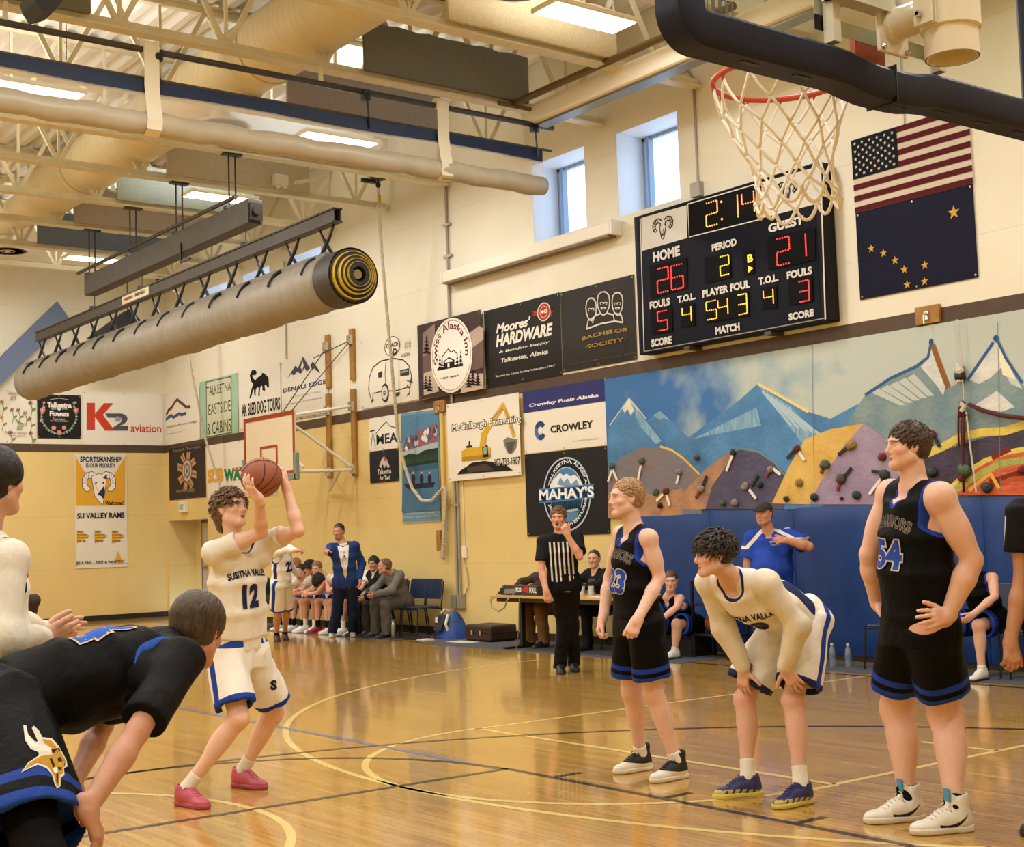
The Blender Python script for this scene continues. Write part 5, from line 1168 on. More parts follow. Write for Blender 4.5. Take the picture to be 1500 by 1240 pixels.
# ------------------------------------------------------------------ scorer's table side
M_CARPET=mat('grey_carpet','#4d4f55',.95,noise=.3,nscale=80,bump=.3,bscale=200)
q=MB();q.box((10.95,11.5,0),(12.1,17.0,.006));tag(q.build('floor_mat',M_CARPET),'grey carpet runner under the scorer table','carpet')
q=MB();q.box((11.05,17.9,0),(12.1,23.4,.006));tag(q.build('floor_mat',M_CARPET),'grey carpet runner under the bench players','carpet')
q=MB();q.box((11.25,7.0,0),(12.1,10.4,.006));tag(q.build('floor_mat',M_CARPET),'grey carpet runner at the right behind the tall player','carpet')
TZ=.715
t=thing('scorer_table','long wooden topped scorer table with black T legs behind the referee','table',(11.3,13.7,0))
q=MB();q.box((10.93,12.3,TZ-.03),(11.68,15.08,TZ),0,.006);q.build('tabletop',mat('beech_laminate','#c8a05a',.35,noise=.2,nscale=3,stretch=(20,1,1)),t)
q=MB();q.box((11.0,12.35,TZ-.085),(11.62,15.02,TZ-.03));q.build('apron',mat('dark_apron','#201a16',.5),t)
for y in (14.88,12.5):
    q=MB();q.box((11.28,y-.03,.03),(11.34,y+.03,TZ-.06));q.box((11.0,y-.03,.006),(11.62,y+.03,.035));q.build('leg',mat('black_leg','#16120f',.5),t)
t=thing('scoring_box','grey scoring box with a red arrow and white letters on the scorer table','scoring box',(11.15,14.5,TZ))
T6=zf(680,720,4.427);by0,by1=on_x(740,868,11.06)[1],on_x(787,869,11.06)[1]
q=MB();q.box((11.06,by1,TZ+.001),(11.22,by0,TZ+.13),0,.008);q.build('case',mat('charcoal_case','#2c2b2b',.5),t)
pr=Print((11.06,by0,TZ+.001),*SIDE,by0-by1,.129,.002);z=ZP(pr,T6)
z.poly('#7d7a76',[(262,630),(335,627),(335,657),(262,659)]);z.text('#d8d4c8','POS',(336,648),(370,622),.05);z.poly('#c22c2c',[(372,634),(416,606),(418,660)]);z.text('#d8d4c8','FOUL',(424,656),(468,622),.05);pr.build(t)
hy=by0+.12;q=MB();q.box((11.1,hy-.05,TZ+.001),(11.2,hy+.05,TZ+.09));q.tube([(11.15,hy,TZ+.06),(11.15,hy+.15,TZ+.02)],.02,6);q.ball((11.15,hy,TZ+.09),.045,8);tag(q.build('buzzer_horn',M_BLACK),'small black horn at the left end of the scorer table','horn')
q=MB();q.tube([(11.0,15.0,TZ+.012),(10.91,15.04,TZ-.06),(10.90,15.0,.56),(10.90,14.85,.51),(10.90,14.72,.56),(10.91,14.66,TZ-.05),(11.0,14.64,TZ+.012)],.011,6);tag(q.build('cable_loop',mat('beige_cord','#8d8468',.6)),'loop of beige cord hanging off the left end of the scorer table','cord')
q=MB();q.tube([(11.0,14.42,TZ+.01),(10.915,14.4,TZ-.02),(10.90,14.4,.6),(10.91,14.43,.3),(10.88,14.47,.02),(10.84,14.3,.010),(10.7,14.1,.010)],.007,6);tag(q.build('power_cable',mat('grey_cord','#6c6250',.6)),'thin cord running from the scorer table to the floor','cord')
for (px_,py_),lb in (((853,871),'clear plastic cup half hidden by the referee on the scorer table'),((866,871),'clear plastic cup before the woman in black')):
    cp=on_z(px_,py_,TZ);q=MB();q.lathe([(.03,0),(.04,.11),(.041,.112),(.037,.11),(.028,.005)],cp+V(0,0,.001),n=16);tag(q.build('plastic_cup',mat('frosted_plastic','#c4c6c4',.25)),lb,'cup','plastic cups on the scorer table')
q=MB();q.box((11.0,12.75,TZ+.001),(11.2,13.15,TZ+.006));q.box((11.02,12.8,TZ+.006),(11.16,13.05,TZ+.011));tag(q.build('score_sheet',mat('paper','#d9d2bf',.7)),'white papers lying at the right end of the scorer table','paper')

# chairs
def chair(loc,rz,label,proto=[None],grp='navy chairs along the side wall'):
    if proto[0] is None:
        t=thing('folding_chair',label,'chair',(0,0,0),grp);Mb=mat('navy_chair_plastic','#1d2a48',.45);Mf=mat('dark_chair_frame','#2a2622',.35,.6)
        q=MB();q.box((-.22,-.22,.43),(.22,.2,.46),0,.012);q.build('seat',Mb,t)
        q=MB();vs=[]
        for i in range(9):
            for j in range(5):
                u=i/8*2-1;vs.append((u*.21,-.23-.03*(1-u*u)-.05*j/4,.56+.30*j/4))
        f_=[(i*5+j,(i+1)*5+j,(i+1)*5+j+1,i*5+j+1) for i in range(8) for j in range(4)]
        q.add(vs,f_);q.add([(a,b-.014,c) for a,b,c in vs],[tuple(reversed(f)) for f in f_]);q.tube([vs[0],vs[4],vs[4]],.007,6);q.tube([vs[40],vs[44],vs[44]],.007,6);q.tube([(a,b-.007,c) for a,b,c in vs[4::5]],.009,6);q.build('backrest',Mb,t,'angle')
        for s in (-1,1):
            q=MB();q.tube([(s*.235,.2,.44),(s*.25,.23,0)],.011,8);q.build('leg',Mf,t)
            q=MB();q.tube([(s*.235,-.29,.84),(s*.235,-.23,.44),(s*.25,-.30,0)],.011,8);q.build('leg',Mf,t)
        q=MB();q.tube([(-.235,.2,.42),(.235,.2,.42)],.009,6);q.tube([(-.235,-.22,.42),(.235,-.22,.42)],.009,6);q.build('stretcher',Mf,t)
        proto[0]=t;t.location=loc;t.rotation_euler=(0,0,rz);return t
    return dup(proto[0],loc,rz,label)
R90=math.pi/2 # seats face the court (-X)
CH=[]
for y,lb in ((18.0,'empty navy chair at the end of the row next to the blue backpack'),(18.43,'navy chair under the man in the grey jacket'),(18.98,'navy chair under the man in the black jacket')):CH.append(chair((11.72,y,.006),R90,lb))
for y,lb in ((19.42,'navy chair under the bench player nearest the coach'),(19.84,'navy chair under the bench player hiding his face'),(20.26,'navy chair under the bench player in red shoes'),(20.68,'navy chair under the black haired bench player in mid row'),(21.10,'navy chair under the bench player second from the pointing player'),(21.56,'navy chair under the reddish haired bench player'),(22.6,'navy chair under the person in olive trousers')):chair((11.72,y,.006),R90,lb)
q=MB();q.box((11.56,11.93,0),(11.98,12.42,.04),0,.01);q.box((11.56,11.93,.22),(11.98,12.42,.275),0,.01);q.box((11.60,11.97,.04),(11.66,12.38,.22));q.box((11.88,11.97,.04),(11.94,12.38,.22));tag(q.build('low_bench',mat('black_bench','#121114',.6)),'low black bench under the seated player in the black jersey','bench')
chair((11.80,9.15,.006),R90,'empty navy chair behind the tall player');chair((11.80,8.05,.006),R90,'navy chair under the seated player at the right edge');chair((11.80,7.45,.006),R90,'empty navy chair at the right edge behind the striped sleeve')
chair((11.88,13.92,.006),R90,'navy chair under the woman at the scorer table');chair((11.86,14.8,.006),R90,'navy chair under the scorer in tan trousers')

# backpack, case, bottles, basketballs
t=thing('backpack','blue and black backpack lying on the floor by the wall','backpack',(11.85,17.3,0))
q=MB();n_=18;vs=[]
for i in range(n_+1):
    for j in range(13):
        th=math.pi*j/12;u=i/n_*2-1;prof=(1-abs(u)**3.0)**.5
        vs.append((11.82+.20*math.cos(th)*(.55+.45*prof),17.32-.27*u,max(.005,(.40+.06*math.sin(u*2.2))*math.sin(th)*prof*(.85+.1*math.sin(5*u)))))
q.add(vs,[(i*13+j,i*13+j+1,(i+1)*13+j+1,(i+1)*13+j) for i in range(n_) for j in range(12)]);q.build('body',mat('blue_nylon','#1d4a9c',.5,noise=.75,nscale=3,col2='#0d1422',bump=.4,bscale=12),t,True)
q=MB();q.obox((11.62,17.32,.24),(.006,.10,.13),np.array([norm((1,0,-.5)),V(0,1,0),norm((.5,0,1))]),0,.004);q.build('mesh_pocket',mat('black_nylon','#12141a',.6),t)
q=MB();q.tube([(11.68,17.17,.08),(11.62,17.17,.22),(11.68,17.19,.36)],.022,8);q.tube([(11.70,17.40,.38),(11.78,17.42,.43),(11.85,17.40,.40)],.012,8);q.build('strap',mat('white_strap','#cfd0cf',.6),t)
q=MB();q.box((11.605,17.36,.24),(11.612,17.42,.32));q.build('patch',mat('white_strap'),t)
t=thing('equipment_case','flat dark brown case on the floor left of the scorer table','case',(11.8,16.3,0))
q=MB();q.box((11.58,15.98,.012),(12.05,16.62,.24),0,.03);q.build('shell',mat('dark_brown_case','#2b1a12',.5,noise=.2,nscale=20),t)
q=MB();q.box((11.575,15.97,.125),(12.055,16.63,.137));q.build('lid_seam',M_BLACK,t);q=MB();q.box((11.56,16.2,.10),(11.58,16.24,.16));q.box((11.56,16.4,.10),(11.58,16.44,.16));q.build('latch',mat('chrome'),t)
q=MB();q.box((11.3,16.2,0),(11.55,16.7,.008));tag(q.build('towel',mat('white_towel','#c9c2b0',.9)),'white cloth lying in front of the dark case','towel')
q=MB();q.box((11.25,17.65,.0062),(11.65,18.4,.014),0);q.box((11.3,17.55,.0062),(11.6,17.75,.02));tag(q.build('clipboard',mat('dark_folder','#1c1a18',.5)),'flat dark folder on the floor beside the steel bottle','folder')
q=MB();q.box((11.32,17.3,.001),(11.5,17.5,.012));tag(q.build('folded_paper',mat('paper')),'crumpled white paper between the folder and the backpack','paper')
t=thing('steel_bottle','tall brushed steel bottle standing on the floor by the empty chair','bottle',(11.30,18.12,.006));q=MB();q.lathe([(.036,0),(.038,.01),(.038,.19),(.03,.22),(.022,.235)],(11.3,18.12,.0145),n=20);q.build('body',mat('brushed_metal','#9a9a98',.3,1.0),t,'angle');q=MB();q.lathe([(.026,.235),(.026,.265),(.02,.27)],(11.3,18.12,.0145),n=16);q.build('cap',mat('grey_cap','#6a6a68',.4),t)
for (x_,y_),lb in (((11.62,9.86),'left one of two clear water bottles by the blue pads'),((11.66,9.68),'right one of two clear water bottles by the blue pads')):
    t=thing('water_bottle',lb,'bottle',(x_,y_,0),'water bottles by the pads');q=MB();q.lathe([(.034,0),(.036,.02),(.034,.06),(.036,.1),(.034,.14),(.03,.18),(.014,.215),(.014,.225)],(x_,y_,.0065),n=18);q.build('body',mat('clear_plastic','#aebac0',.1,trans=.6),t,'angle')
    q=MB();q.lathe([(.037,.08),(.037,.13)],(x_,y_,.0065),n=18,cap=False);q.build('wrapper',mat('bottle_wrapper','#5a6e92',.5),t);q=MB();q.lathe([(.016,.222),(.016,.242)],(x_,y_,.0065),n=12);q.build('cap',mat('white_cap','#d0d0cc',.5),t)
# ball cart with three balls
t=thing('ball_rack','dark ball rack against the blue pads behind the bending player','ball rack',(11.75,11.6,0))
q=MB()
for x_ in (11.58,11.92):
    for y_ in (11.36,11.90):q.box((x_-.015,y_-.015,0),(x_+.015,y_+.015,.90))
for zz in (.26,.61):q.box((11.56,11.34,zz),(11.94,11.92,zz+.02))
q.build('frame',mat('black_rack','#141318',.5),t)
M_BALL=mat('dark_orange_leather','#94502f',.6,noise=.15,nscale=25,bump=.25,bscale=260)
def basketball(c,r,label,grp=None,rot=None):
    t=thing('basketball',label,'basketball',c,grp);c=np.asarray(c,float);F=np.eye(3) if rot is None else np.array(rot)
    bm=bmesh.new();bmesh.ops.create_icosphere(bm,subdivisions=4,radius=r);q=MB();bm.verts.index_update();q.add([c+np.array(v.co) for v in bm.verts],[tuple(v.index for v in f.verts) for f in bm.faces]);bm.free();q.build('ball_skin',M_BALL,t,True)
    q=MB();A_=np.linspace(0,2*math.pi,49)[:-1];e=r*1.001
    w3=lambda x,y,z_:c+(F[0]*x+F[1]*y+F[2]*z_)
    q.tube([w3(e*math.cos(a),e*math.sin(a),0) for a in A_],r*.022,6,closed=True);q.tube([w3(e*math.cos(a),0,e*math.sin(a)) for a in A_],r*.022,6,closed=True)
    for s in (-1,1):
        P_=[]
        for a in A_:v=V(math.cos(a)*.62,s*(.80-.38*math.cos(2*a)*.5-.19),math.sin(a)*.62);v=norm(V(math.cos(a),s*(.62+.33*math.cos(2*a)),math.sin(a)))*e;P_.append(w3(*v))
        q.tube(P_,r*.022,6,closed=True)
    q.build('seam',mat('ball_seam','#1c120e',.6),t,True);return t
for (y_,zz),lb in (((11.765,.752),'left basketball on the upper shelf of the dark rack'),((11.51,.752),'right basketball on the upper shelf of the dark rack'),((11.71,.402),'basketball on the lower shelf of the dark rack')):basketball((11.74,y_,zz),.12,lb,'basketballs on the rack')
basketball((11.55,14.3,.126),.12,'basketball on the floor under the scorer table')
# ------------------------------------------------------------------ implicit-surface figures
class Prim:pass
def cone(a,b,ra,rb,k=.02,op='u'):
    p=Prim();a,b=np.asarray(a,float),np.asarray(b,float);ab=b-a;L2=max(ab@ab,1e-9);R=max(ra,rb)
    p.lo,p.hi,p.k,p.op=np.minimum(a,b)-R,np.maximum(a,b)+R,k,op
    def f(X,Y,Z):
        x,y,z=X-a[0],Y-a[1],Z-a[2]
        t=np.clip((x*ab[0]+y*ab[1]+z*ab[2])/L2,0,1)
        return np.sqrt((x-t*ab[0])**2+(y-t*ab[1])**2+(z-t*ab[2])**2)-(ra+(rb-ra)*t)
    p.f=f;return p
def ell(c,r,F=None,k=.02,op='u'):
    p=Prim();c=np.asarray(c,float);F=np.eye(3) if F is None else np.asarray(F,float);r=np.asarray(r,float)
    e=np.sqrt(((F*r[:,None])**2).sum(0));p.lo,p.hi,p.k,p.op=c-e,c+e,k,op
    def f(X,Y,Z):
        x,y,z=X-c[0],Y-c[1],Z-c[2]
        q=[(x*F[i,0]+y*F[i,1]+z*F[i,2])/r[i] for i in range(3)]
        k0=np.sqrt(q[0]**2+q[1]**2+q[2]**2);k1=np.sqrt((q[0]/r[0])**2+(q[1]/r[1])**2+(q[2]/r[2])**2)+1e-9
        return k0*(k0-1)/k1
    p.f=f;return p
def ecyl(a,b,right,ra,rb,k=.03,op='u',rnd=0.0):
    """flat ended elliptic cylinder a->b, radii (along right, across) at each end"""
    p=Prim();a,b=np.asarray(a,float),np.asarray(b,float);ax=b-a;L_=np.linalg.norm(ax);ax=ax/L_
    x_=norm(np.asarray(right,float)-ax*(np.asarray(right,float)@ax));y_=np.cross(ax,x_)
    R=max(*ra,*rb);p.lo,p.hi,p.k,p.op=np.minimum(a,b)-R,np.maximum(a,b)+R,k,op
    def f(X,Y,Z):
        x,y,z=X-a[0],Y-a[1],Z-a[2]
        t=x*ax[0]+y*ax[1]+z*ax[2];tt=np.clip(t/L_,0,1)
        rx=ra[0]+(rb[0]-ra[0])*tt;ry=ra[1]+(rb[1]-ra[1])*tt
        u=(x*x_[0]+y*x_[1]+z*x_[2]);v=(x*y_[0]+y*y_[1]+z*y_[2])
        k0=np.sqrt((u/rx)**2+(v/ry)**2);k1=np.sqrt((u/rx**2)**2+(v/ry**2)**2)+1e-9
        d=np.where(k0>1e-6,k0*(k0-1)/k1,-np.minimum(rx,ry))
        e=np.maximum(-t,t-L_)+rnd
        d=d+rnd
        return np.where((d>0)&(e>0),np.sqrt(np.maximum(d,0)**2+np.maximum(e,0)**2),np.maximum(d,e))-rnd
    p.f=f;return p
def half(c,n,R,k=.004,op='s'):
    """half space n·(p-c) > 0, limited to a box of size R about c; used for cuts"""
    p=Prim();c=np.asarray(c,float);n=norm(n);p.lo,p.hi,p.k,p.op=c-R,c+R,k,op
    p.f=lambda X,Y,Z:-((X-c[0])*n[0]+(Y-c[1])*n[1]+(Z-c[2])*n[2]);return p
def smin(a,b,k):
    h=np.maximum(k-np.abs(a-b),0)/k;return np.minimum(a,b)-h*h*k*.25
def combine(V_,d,p):
    if p.op=='u':return smin(V_,d,p.k)
    return -smin(-V_,d,p.k)
def eval_pts(prims,P,big=.5):
    X,Y,Z=P[:,0],P[:,1],P[:,2];v=np.full(len(P),big)
    for p in prims:v=combine(v,p.f(X,Y,Z),p)
    return v
def make_axis(lo,hi,h,zones):
    """coordinates from lo to hi with step h, finer inside zones [(lo, hi, step)]"""
    out=[lo];x=lo
    while x<hi:
        s=h
        for a,b,f in zones:
            if a-h*.5<x<b:s=min(s,f)
        x+=s;out.append(x)
    return np.array(out)
_noise_dirs=[(V(41,17,23),0.3),(V(-19,37,29),1.7),(V(13,-43,31),2.9),(V(71,29,-47),4.1),(V(-59,67,83),5.3)]
def surface(prims,h,zones=(),wrinkle=0.0,wdir=None,seed=0.0):
    lo=np.min([p.lo for p in prims if p.op=='u'],0)-.02;hi=np.max([p.hi for p in prims if p.op=='u'],0)+.02
    ax=[make_axis(lo[i],hi[i],h,[(z[0][i],z[1][i],z[2]) for z in zones]) for i in range(3)]
    G=np.full([len(a) for a in ax],.3,np.float32)
    for p in prims:
        m_=p.k+.03;s=[]
        for i in range(3):
            a,b=np.searchsorted(ax[i],p.lo[i]-m_),np.searchsorted(ax[i],p.hi[i]+m_);s.append(slice(max(a-1,0),b+1))
        s=tuple(s);X=ax[0][s[0]][:,None,None].astype(np.float32);Y=ax[1][s[1]][None,:,None].astype(np.float32);Z=ax[2][s[2]][None,None,:].astype(np.float32)
        if 0 in (X.size,Y.size,Z.size):continue
        G[s]=combine(G[s],p.f(X,Y,Z),p)
    if wrinkle:
        X,Y,Z=ax[0][:,None,None],ax[1][None,:,None],ax[2][None,None,:]
        w=0
        for d,ph in _noise_dirs[:4]:
            d=d*.8
            if wdir is not None:d=d-np.asarray(wdir)*(d@np.asarray(wdir))*.75
            w=w+np.sin(X*d[0]+Y*d[1]+Z*d[2]+ph+seed+1.3*np.sin(X*9+Z*7+ph))
        G+=(wrinkle*.45*w).astype(np.float32)
    return nets(G,ax)
def nets(G,ax):
    I=G<0;nx,ny,nz=G.shape
    c=np.zeros((nx-1,ny-1,nz-1),np.int8)
    for i in (0,1):
        for j in (0,1):
            for k in (0,1):c+=I[i:nx-1+i,j:ny-1+j,k:nz-1+k]
    act=np.argwhere((c>0)&(c<8));n=len(act)
    idx=np.full((nx-1,ny-1,nz-1),-1,np.int32);idx[tuple(act.T)]=np.arange(n)
    acc=np.zeros((n,3));cnt=np.zeros(n)
    C=[(i,j,k) for i in (0,1) for j in (0,1) for k in (0,1)]
    val={q:G[act[:,0]+q[0],act[:,1]+q[1],act[:,2]+q[2]].astype(float) for q in C}
    def pos(q):return np.stack([ax[d][act[:,d]+q[d]] for d in range(3)],1)
    P={q:pos(q) for q in C}
    for a in C:
        for d in range(3):
            if a[d]==1:continue
            b=list(a);b[d]=1;b=tuple(b)
            va,vb=val[a],val[b];m_=(va<0)!=(vb<0);t=np.where(m_,va/np.where(m_,va-vb,1),0)
            acc+=(P[a]+(P[b]-P[a])*t[:,None])*m_[:,None];cnt+=m_
    vs=acc/cnt[:,None]
    quads=[]
    for d in range(3):
        e,f=[q for q in range(3) if q!=d]
        s0=[slice(None)]*3;s1=[slice(None)]*3
        s0[d]=slice(0,G.shape[d]-1);s1[d]=slice(1,None)
        for q in (e,f):s0[q]=slice(1,G.shape[q]-1);s1[q]=slice(1,G.shape[q]-1)
        A,B=I[tuple(s0)],I[tuple(s1)]
        w=np.argwhere(A!=B);fl=A[tuple(w.T)]
        o=w.copy();o[:,e]+=1;o[:,f]+=1 # grid index of the edge
        def cell(de,df):
            q=o.copy();q[:,e]-=de;q[:,f]-=df;return idx[q[:,0],q[:,1],q[:,2]]
        qd=np.stack([cell(1,1),cell(0,1),cell(0,0),cell(1,0)],1)
        flip=fl if d!=1 else ~fl
        qd[~flip]=qd[~flip][:,::-1];quads.append(qd)
    Q=np.concatenate(quads);Q=Q[(Q>=0).all(1)]
    return vs,Q
def relax(vs,Q,it=1,lam=.5):
    n=len(vs);a=np.concatenate([Q[:,0],Q[:,1],Q[:,2],Q[:,3]]);b=np.concatenate([Q[:,1],Q[:,2],Q[:,3],Q[:,0]])
    deg=np.bincount(a,minlength=n)+np.bincount(b,minlength=n)
    for _ in range(it):
        s=np.stack([np.bincount(a,vs[b,d],n)+np.bincount(b,vs[a,d],n) for d in range(3)],1)/np.maximum(deg,1)[:,None]
        vs=vs+(s-vs)*lam
    return vs
def np_mesh(name,vs,Q,mats,parent=None,col=None,attrs=None):
    me=bpy.data.meshes.new(name);n,m_=len(vs),len(Q)
    me.vertices.add(n);me.vertices.foreach_set('co',np.asarray(vs,np.float32).ravel())
    me.loops.add(m_*4);me.loops.foreach_set('vertex_index',Q.astype(np.int32).ravel())
    me.polygons.add(m_);me.polygons.foreach_set('loop_start',np.arange(0,m_*4,4,dtype=np.int32))
    try:me.polygons.foreach_set('loop_total',np.full(m_,4,np.int32))
    except Exception:pass
    me.update(calc_edges=True)
    if col is not None:
        at_=me.color_attributes.new('col','FLOAT_COLOR','POINT');at_.data.foreach_set('color',np.concatenate([col,np.ones((n,1))],1).astype(np.float32).ravel())
    for k,v in (attrs or {}).items():
        at_=me.attributes.new(k,'FLOAT','POINT');at_.data.foreach_set('value',np.asarray(v,np.float32))
    for q in (mats if isinstance(mats,(list,tuple)) else [mats]):me.materials.append(q)
    return link_mesh(name,me,parent,True)

def attr_mat(name,base,overlays=(),rough=.9,bump=.15,bscale=220,sheen=.0,spec=.12,noise=.08):
    """cloth: base colour with crisp printed areas where the named vertex attribute is positive"""
    if name in _mats:return _mats[name]
    m=bpy.data.materials.new(name);m.use_nodes=True;nt=m.node_tree;b=nt.nodes['Principled BSDF'];L=nt.links
    b.inputs['Roughness'].default_value=rough;b.inputs['Specular IOR Level'].default_value=spec;b.inputs['Sheen Weight'].default_value=sheen
    prev=nt.nodes.new('ShaderNodeRGB');prev.outputs[0].default_value=(*lin(base),1);out=prev.outputs[0]
    for a,c in overlays:
        at_=nt.nodes.new('ShaderNodeAttribute');at_.attribute_name=a
        g=nt.nodes.new('ShaderNodeMath');g.operation='GREATER_THAN';g.inputs[1].default_value=0;L.new(at_.outputs['Fac'],g.inputs[0])
        x=nt.nodes.new('ShaderNodeMix');x.data_type='RGBA';x.inputs[7].default_value=(*lin(c),1);L.new(g.outputs[0],x.inputs[0]);L.new(out,x.inputs[6]);out=x.outputs[2]
    tc=nt.nodes.new('ShaderNodeNewGeometry')
    if noise:
        n=nt.nodes.new('ShaderNodeTexNoise');n.inputs['Scale'].default_value=14;L.new(tc.outputs['Position'],n.inputs['Vector'])
        mr=nt.nodes.new('ShaderNodeMapRange');mr.inputs[3].default_value=1-noise;mr.inputs[4].default_value=1+noise*.3;L.new(n.outputs['Fac'],mr.inputs[0])
        x=nt.nodes.new('ShaderNodeMix');x.data_type='RGBA';x.blend_type='MULTIPLY';x.inputs[0].default_value=1;L.new(out,x.inputs[6]);L.new(mr.outputs[0],x.inputs[7]);out=x.outputs[2]
    L.new(out,b.inputs['Base Color'])
    if bump:
        n=nt.nodes.new('ShaderNodeTexNoise');n.inputs['Scale'].default_value=bscale;L.new(tc.outputs['Position'],n.inputs['Vector'])
        n2=nt.nodes.new('ShaderNodeTexNoise');n2.inputs['Scale'].default_value=15;n2.inputs['Detail'].default_value=2;n2.inputs['Distortion'].default_value=1.5;mq=nt.nodes.new('ShaderNodeMapping');mq.inputs['Scale'].default_value=(1,1,.4);L.new(tc.outputs['Position'],mq.inputs[0]);L.new(mq.outputs[0],n2.inputs['Vector'])
        ad=nt.nodes.new('ShaderNodeMath');ad.operation='MULTIPLY_ADD';ad.inputs[1].default_value=12.0;L.new(n2.outputs['Fac'],ad.inputs[0]);L.new(n.outputs['Fac'],ad.inputs[2])
        bp=nt.nodes.new('ShaderNodeBump');bp.inputs['Strength'].default_value=bump;bp.inputs['Distance'].default_value=.006;L.new(ad.outputs[0],bp.inputs['Height']);L.new(bp.outputs[0],b.inputs['Normal'])
    _mats[name]=m;return m
def skin_mat():
    if 'skin' in _mats:return _mats['skin']
    m=bpy.data.materials.new('skin');m.use_nodes=True;nt=m.node_tree;b=nt.nodes['Principled BSDF'];L=nt.links
    a=nt.nodes.new('ShaderNodeAttribute');a.attribute_name='col'
    g=nt.nodes.new('ShaderNodeNewGeometry');n=nt.nodes.new('ShaderNodeTexNoise');n.inputs['Scale'].default_value=60;n.inputs['Detail'].default_value=4;L.new(g.outputs['Position'],n.inputs['Vector'])
    mr=nt.nodes.new('ShaderNodeMapRange');mr.inputs[3].default_value=.86;mr.inputs[4].default_value=1.08;L.new(n.outputs['Fac'],mr.inputs[0])
    x=nt.nodes.new('ShaderNodeMix');x.data_type='RGBA';x.blend_type='MULTIPLY';x.inputs[0].default_value=1;L.new(a.outputs['Color'],x.inputs[6]);L.new(mr.outputs[0],x.inputs[7]);L.new(x.outputs[2],b.inputs['Base Color'])
    b.inputs['Roughness'].default_value=.5;b.inputs['Specular IOR Level'].default_value=.4
    b.inputs['Subsurface Weight'].default_value=0.0
    bp=nt.nodes.new('ShaderNodeBump');bp.inputs['Strength'].default_value=.08;bp.inputs['Distance'].default_value=.003;L.new(n.outputs['Fac'],bp.inputs['Height']);L.new(bp.outputs[0],b.inputs['Normal'])
    _mats['skin']=m;return m
def hair_mat(c):
    k='hair_'+c.strip('#')
    if k in _mats:return _mats[k]
    m=bpy.data.materials.new(k);m.use_nodes=True;nt=m.node_tree;b=nt.nodes['Principled BSDF'];L=nt.links
    g=nt.nodes.new('ShaderNodeNewGeometry');mp=nt.nodes.new('ShaderNodeMapping');mp.inputs['Scale'].default_value=(70,70,14);mp.inputs['Rotation'].default_value=(.5,.4,0);L.new(g.outputs['Position'],mp.inputs[0])
    n=nt.nodes.new('ShaderNodeTexNoise');n.inputs['Scale'].default_value=1.6;n.inputs['Detail'].default_value=4;n.inputs['Distortion'].default_value=1;L.new(mp.outputs[0],n.inputs['Vector'])
    x=nt.nodes.new('ShaderNodeMix');x.data_type='RGBA';c0=lin(c);x.inputs[6].default_value=(*[v*.35 for v in c0],1);x.inputs[7].default_value=(*[min(1,v*2.0) for v in c0],1)
    mr=nt.nodes.new('ShaderNodeMapRange');mr.inputs[1].default_value=.3;mr.inputs[2].default_value=.7;L.new(n.outputs['Fac'],mr.inputs[0]);L.new(mr.outputs[0],x.inputs[0]);L.new(x.outputs[2],b.inputs['Base Color'])
    bp=nt.nodes.new('ShaderNodeBump');bp.inputs['Strength'].default_value=.45;bp.inputs['Distance'].default_value=.006;L.new(n.outputs['Fac'],bp.inputs['Height']);L.new(bp.outputs[0],b.inputs['Normal'])
    b.inputs['Roughness'].default_value=.5;b.inputs['Specular IOR Level'].default_value=.4;_mats[k]=m;return m

# ---- anatomy
def hand_prims(side,wr,fdir,pn,curl=(20,30,20),spread=.0,sc=1.0,thumb=(.7,.75,.1),per=(1,1,1,1)):
    y=norm(fdir);z=-norm(np.asarray(pn,float)-y*(np.asarray(pn,float)@y));x=np.cross(y,z)*(-1 if side=='R' else 1)
    W=lambda a,b,c:wr+(x*a+y*b+z*c)*sc
    P=[];kn=[(.030,.088),(.0105,.094),(-.0095,.090),(-.028,.080)];ln=[.074,.082,.076,.060]
    for i,(kx,ky) in enumerate(kn):
        P.append(cone(W(kx*.62,.005,0),W(kx,ky-.006,.002),.0165*sc,.0118*sc,.016))
        a0=math.radians(spread*(1.5-i)*-1);d=norm(y*math.cos(a0)+x*-math.sin(a0));nrm=z;b=W(kx,ky-.008,.001);r0=.0098*sc;tot=0
        for s,(fr,cu) in enumerate(zip((.46,.30,.24),curl)):
            tot+=math.radians(cu*per[i]);dd=norm(d*math.cos(tot)-nrm*math.sin(tot));e=b+dd*ln[i]*fr*sc;r1=r0-.0009*sc
            P.append(cone(b,e,r0,r1,.006));b,r0=e,r1
    t0=W(.024,.022,-.006);d=norm(x*thumb[0]+y*thumb[1]-z*thumb[2]);t1=t0+d*.040*sc;d2=norm(d+y*.35-z*.15);t2=t1+d2*.032*sc;t3=t2+norm(d2+y*.3-z*.1)*.026*sc
    P+=[cone(t0,t1,.0165*sc,.0125*sc,.012),cone(t1,t2,.0122*sc,.0108*sc,.006),cone(t2,t3,.0108*sc,.0088*sc,.006)]
    P.append(cone(wr-y*.03*sc,W(0,.02,0),.024*sc,.024*sc,.02))
    return P,wr+y*.09*sc

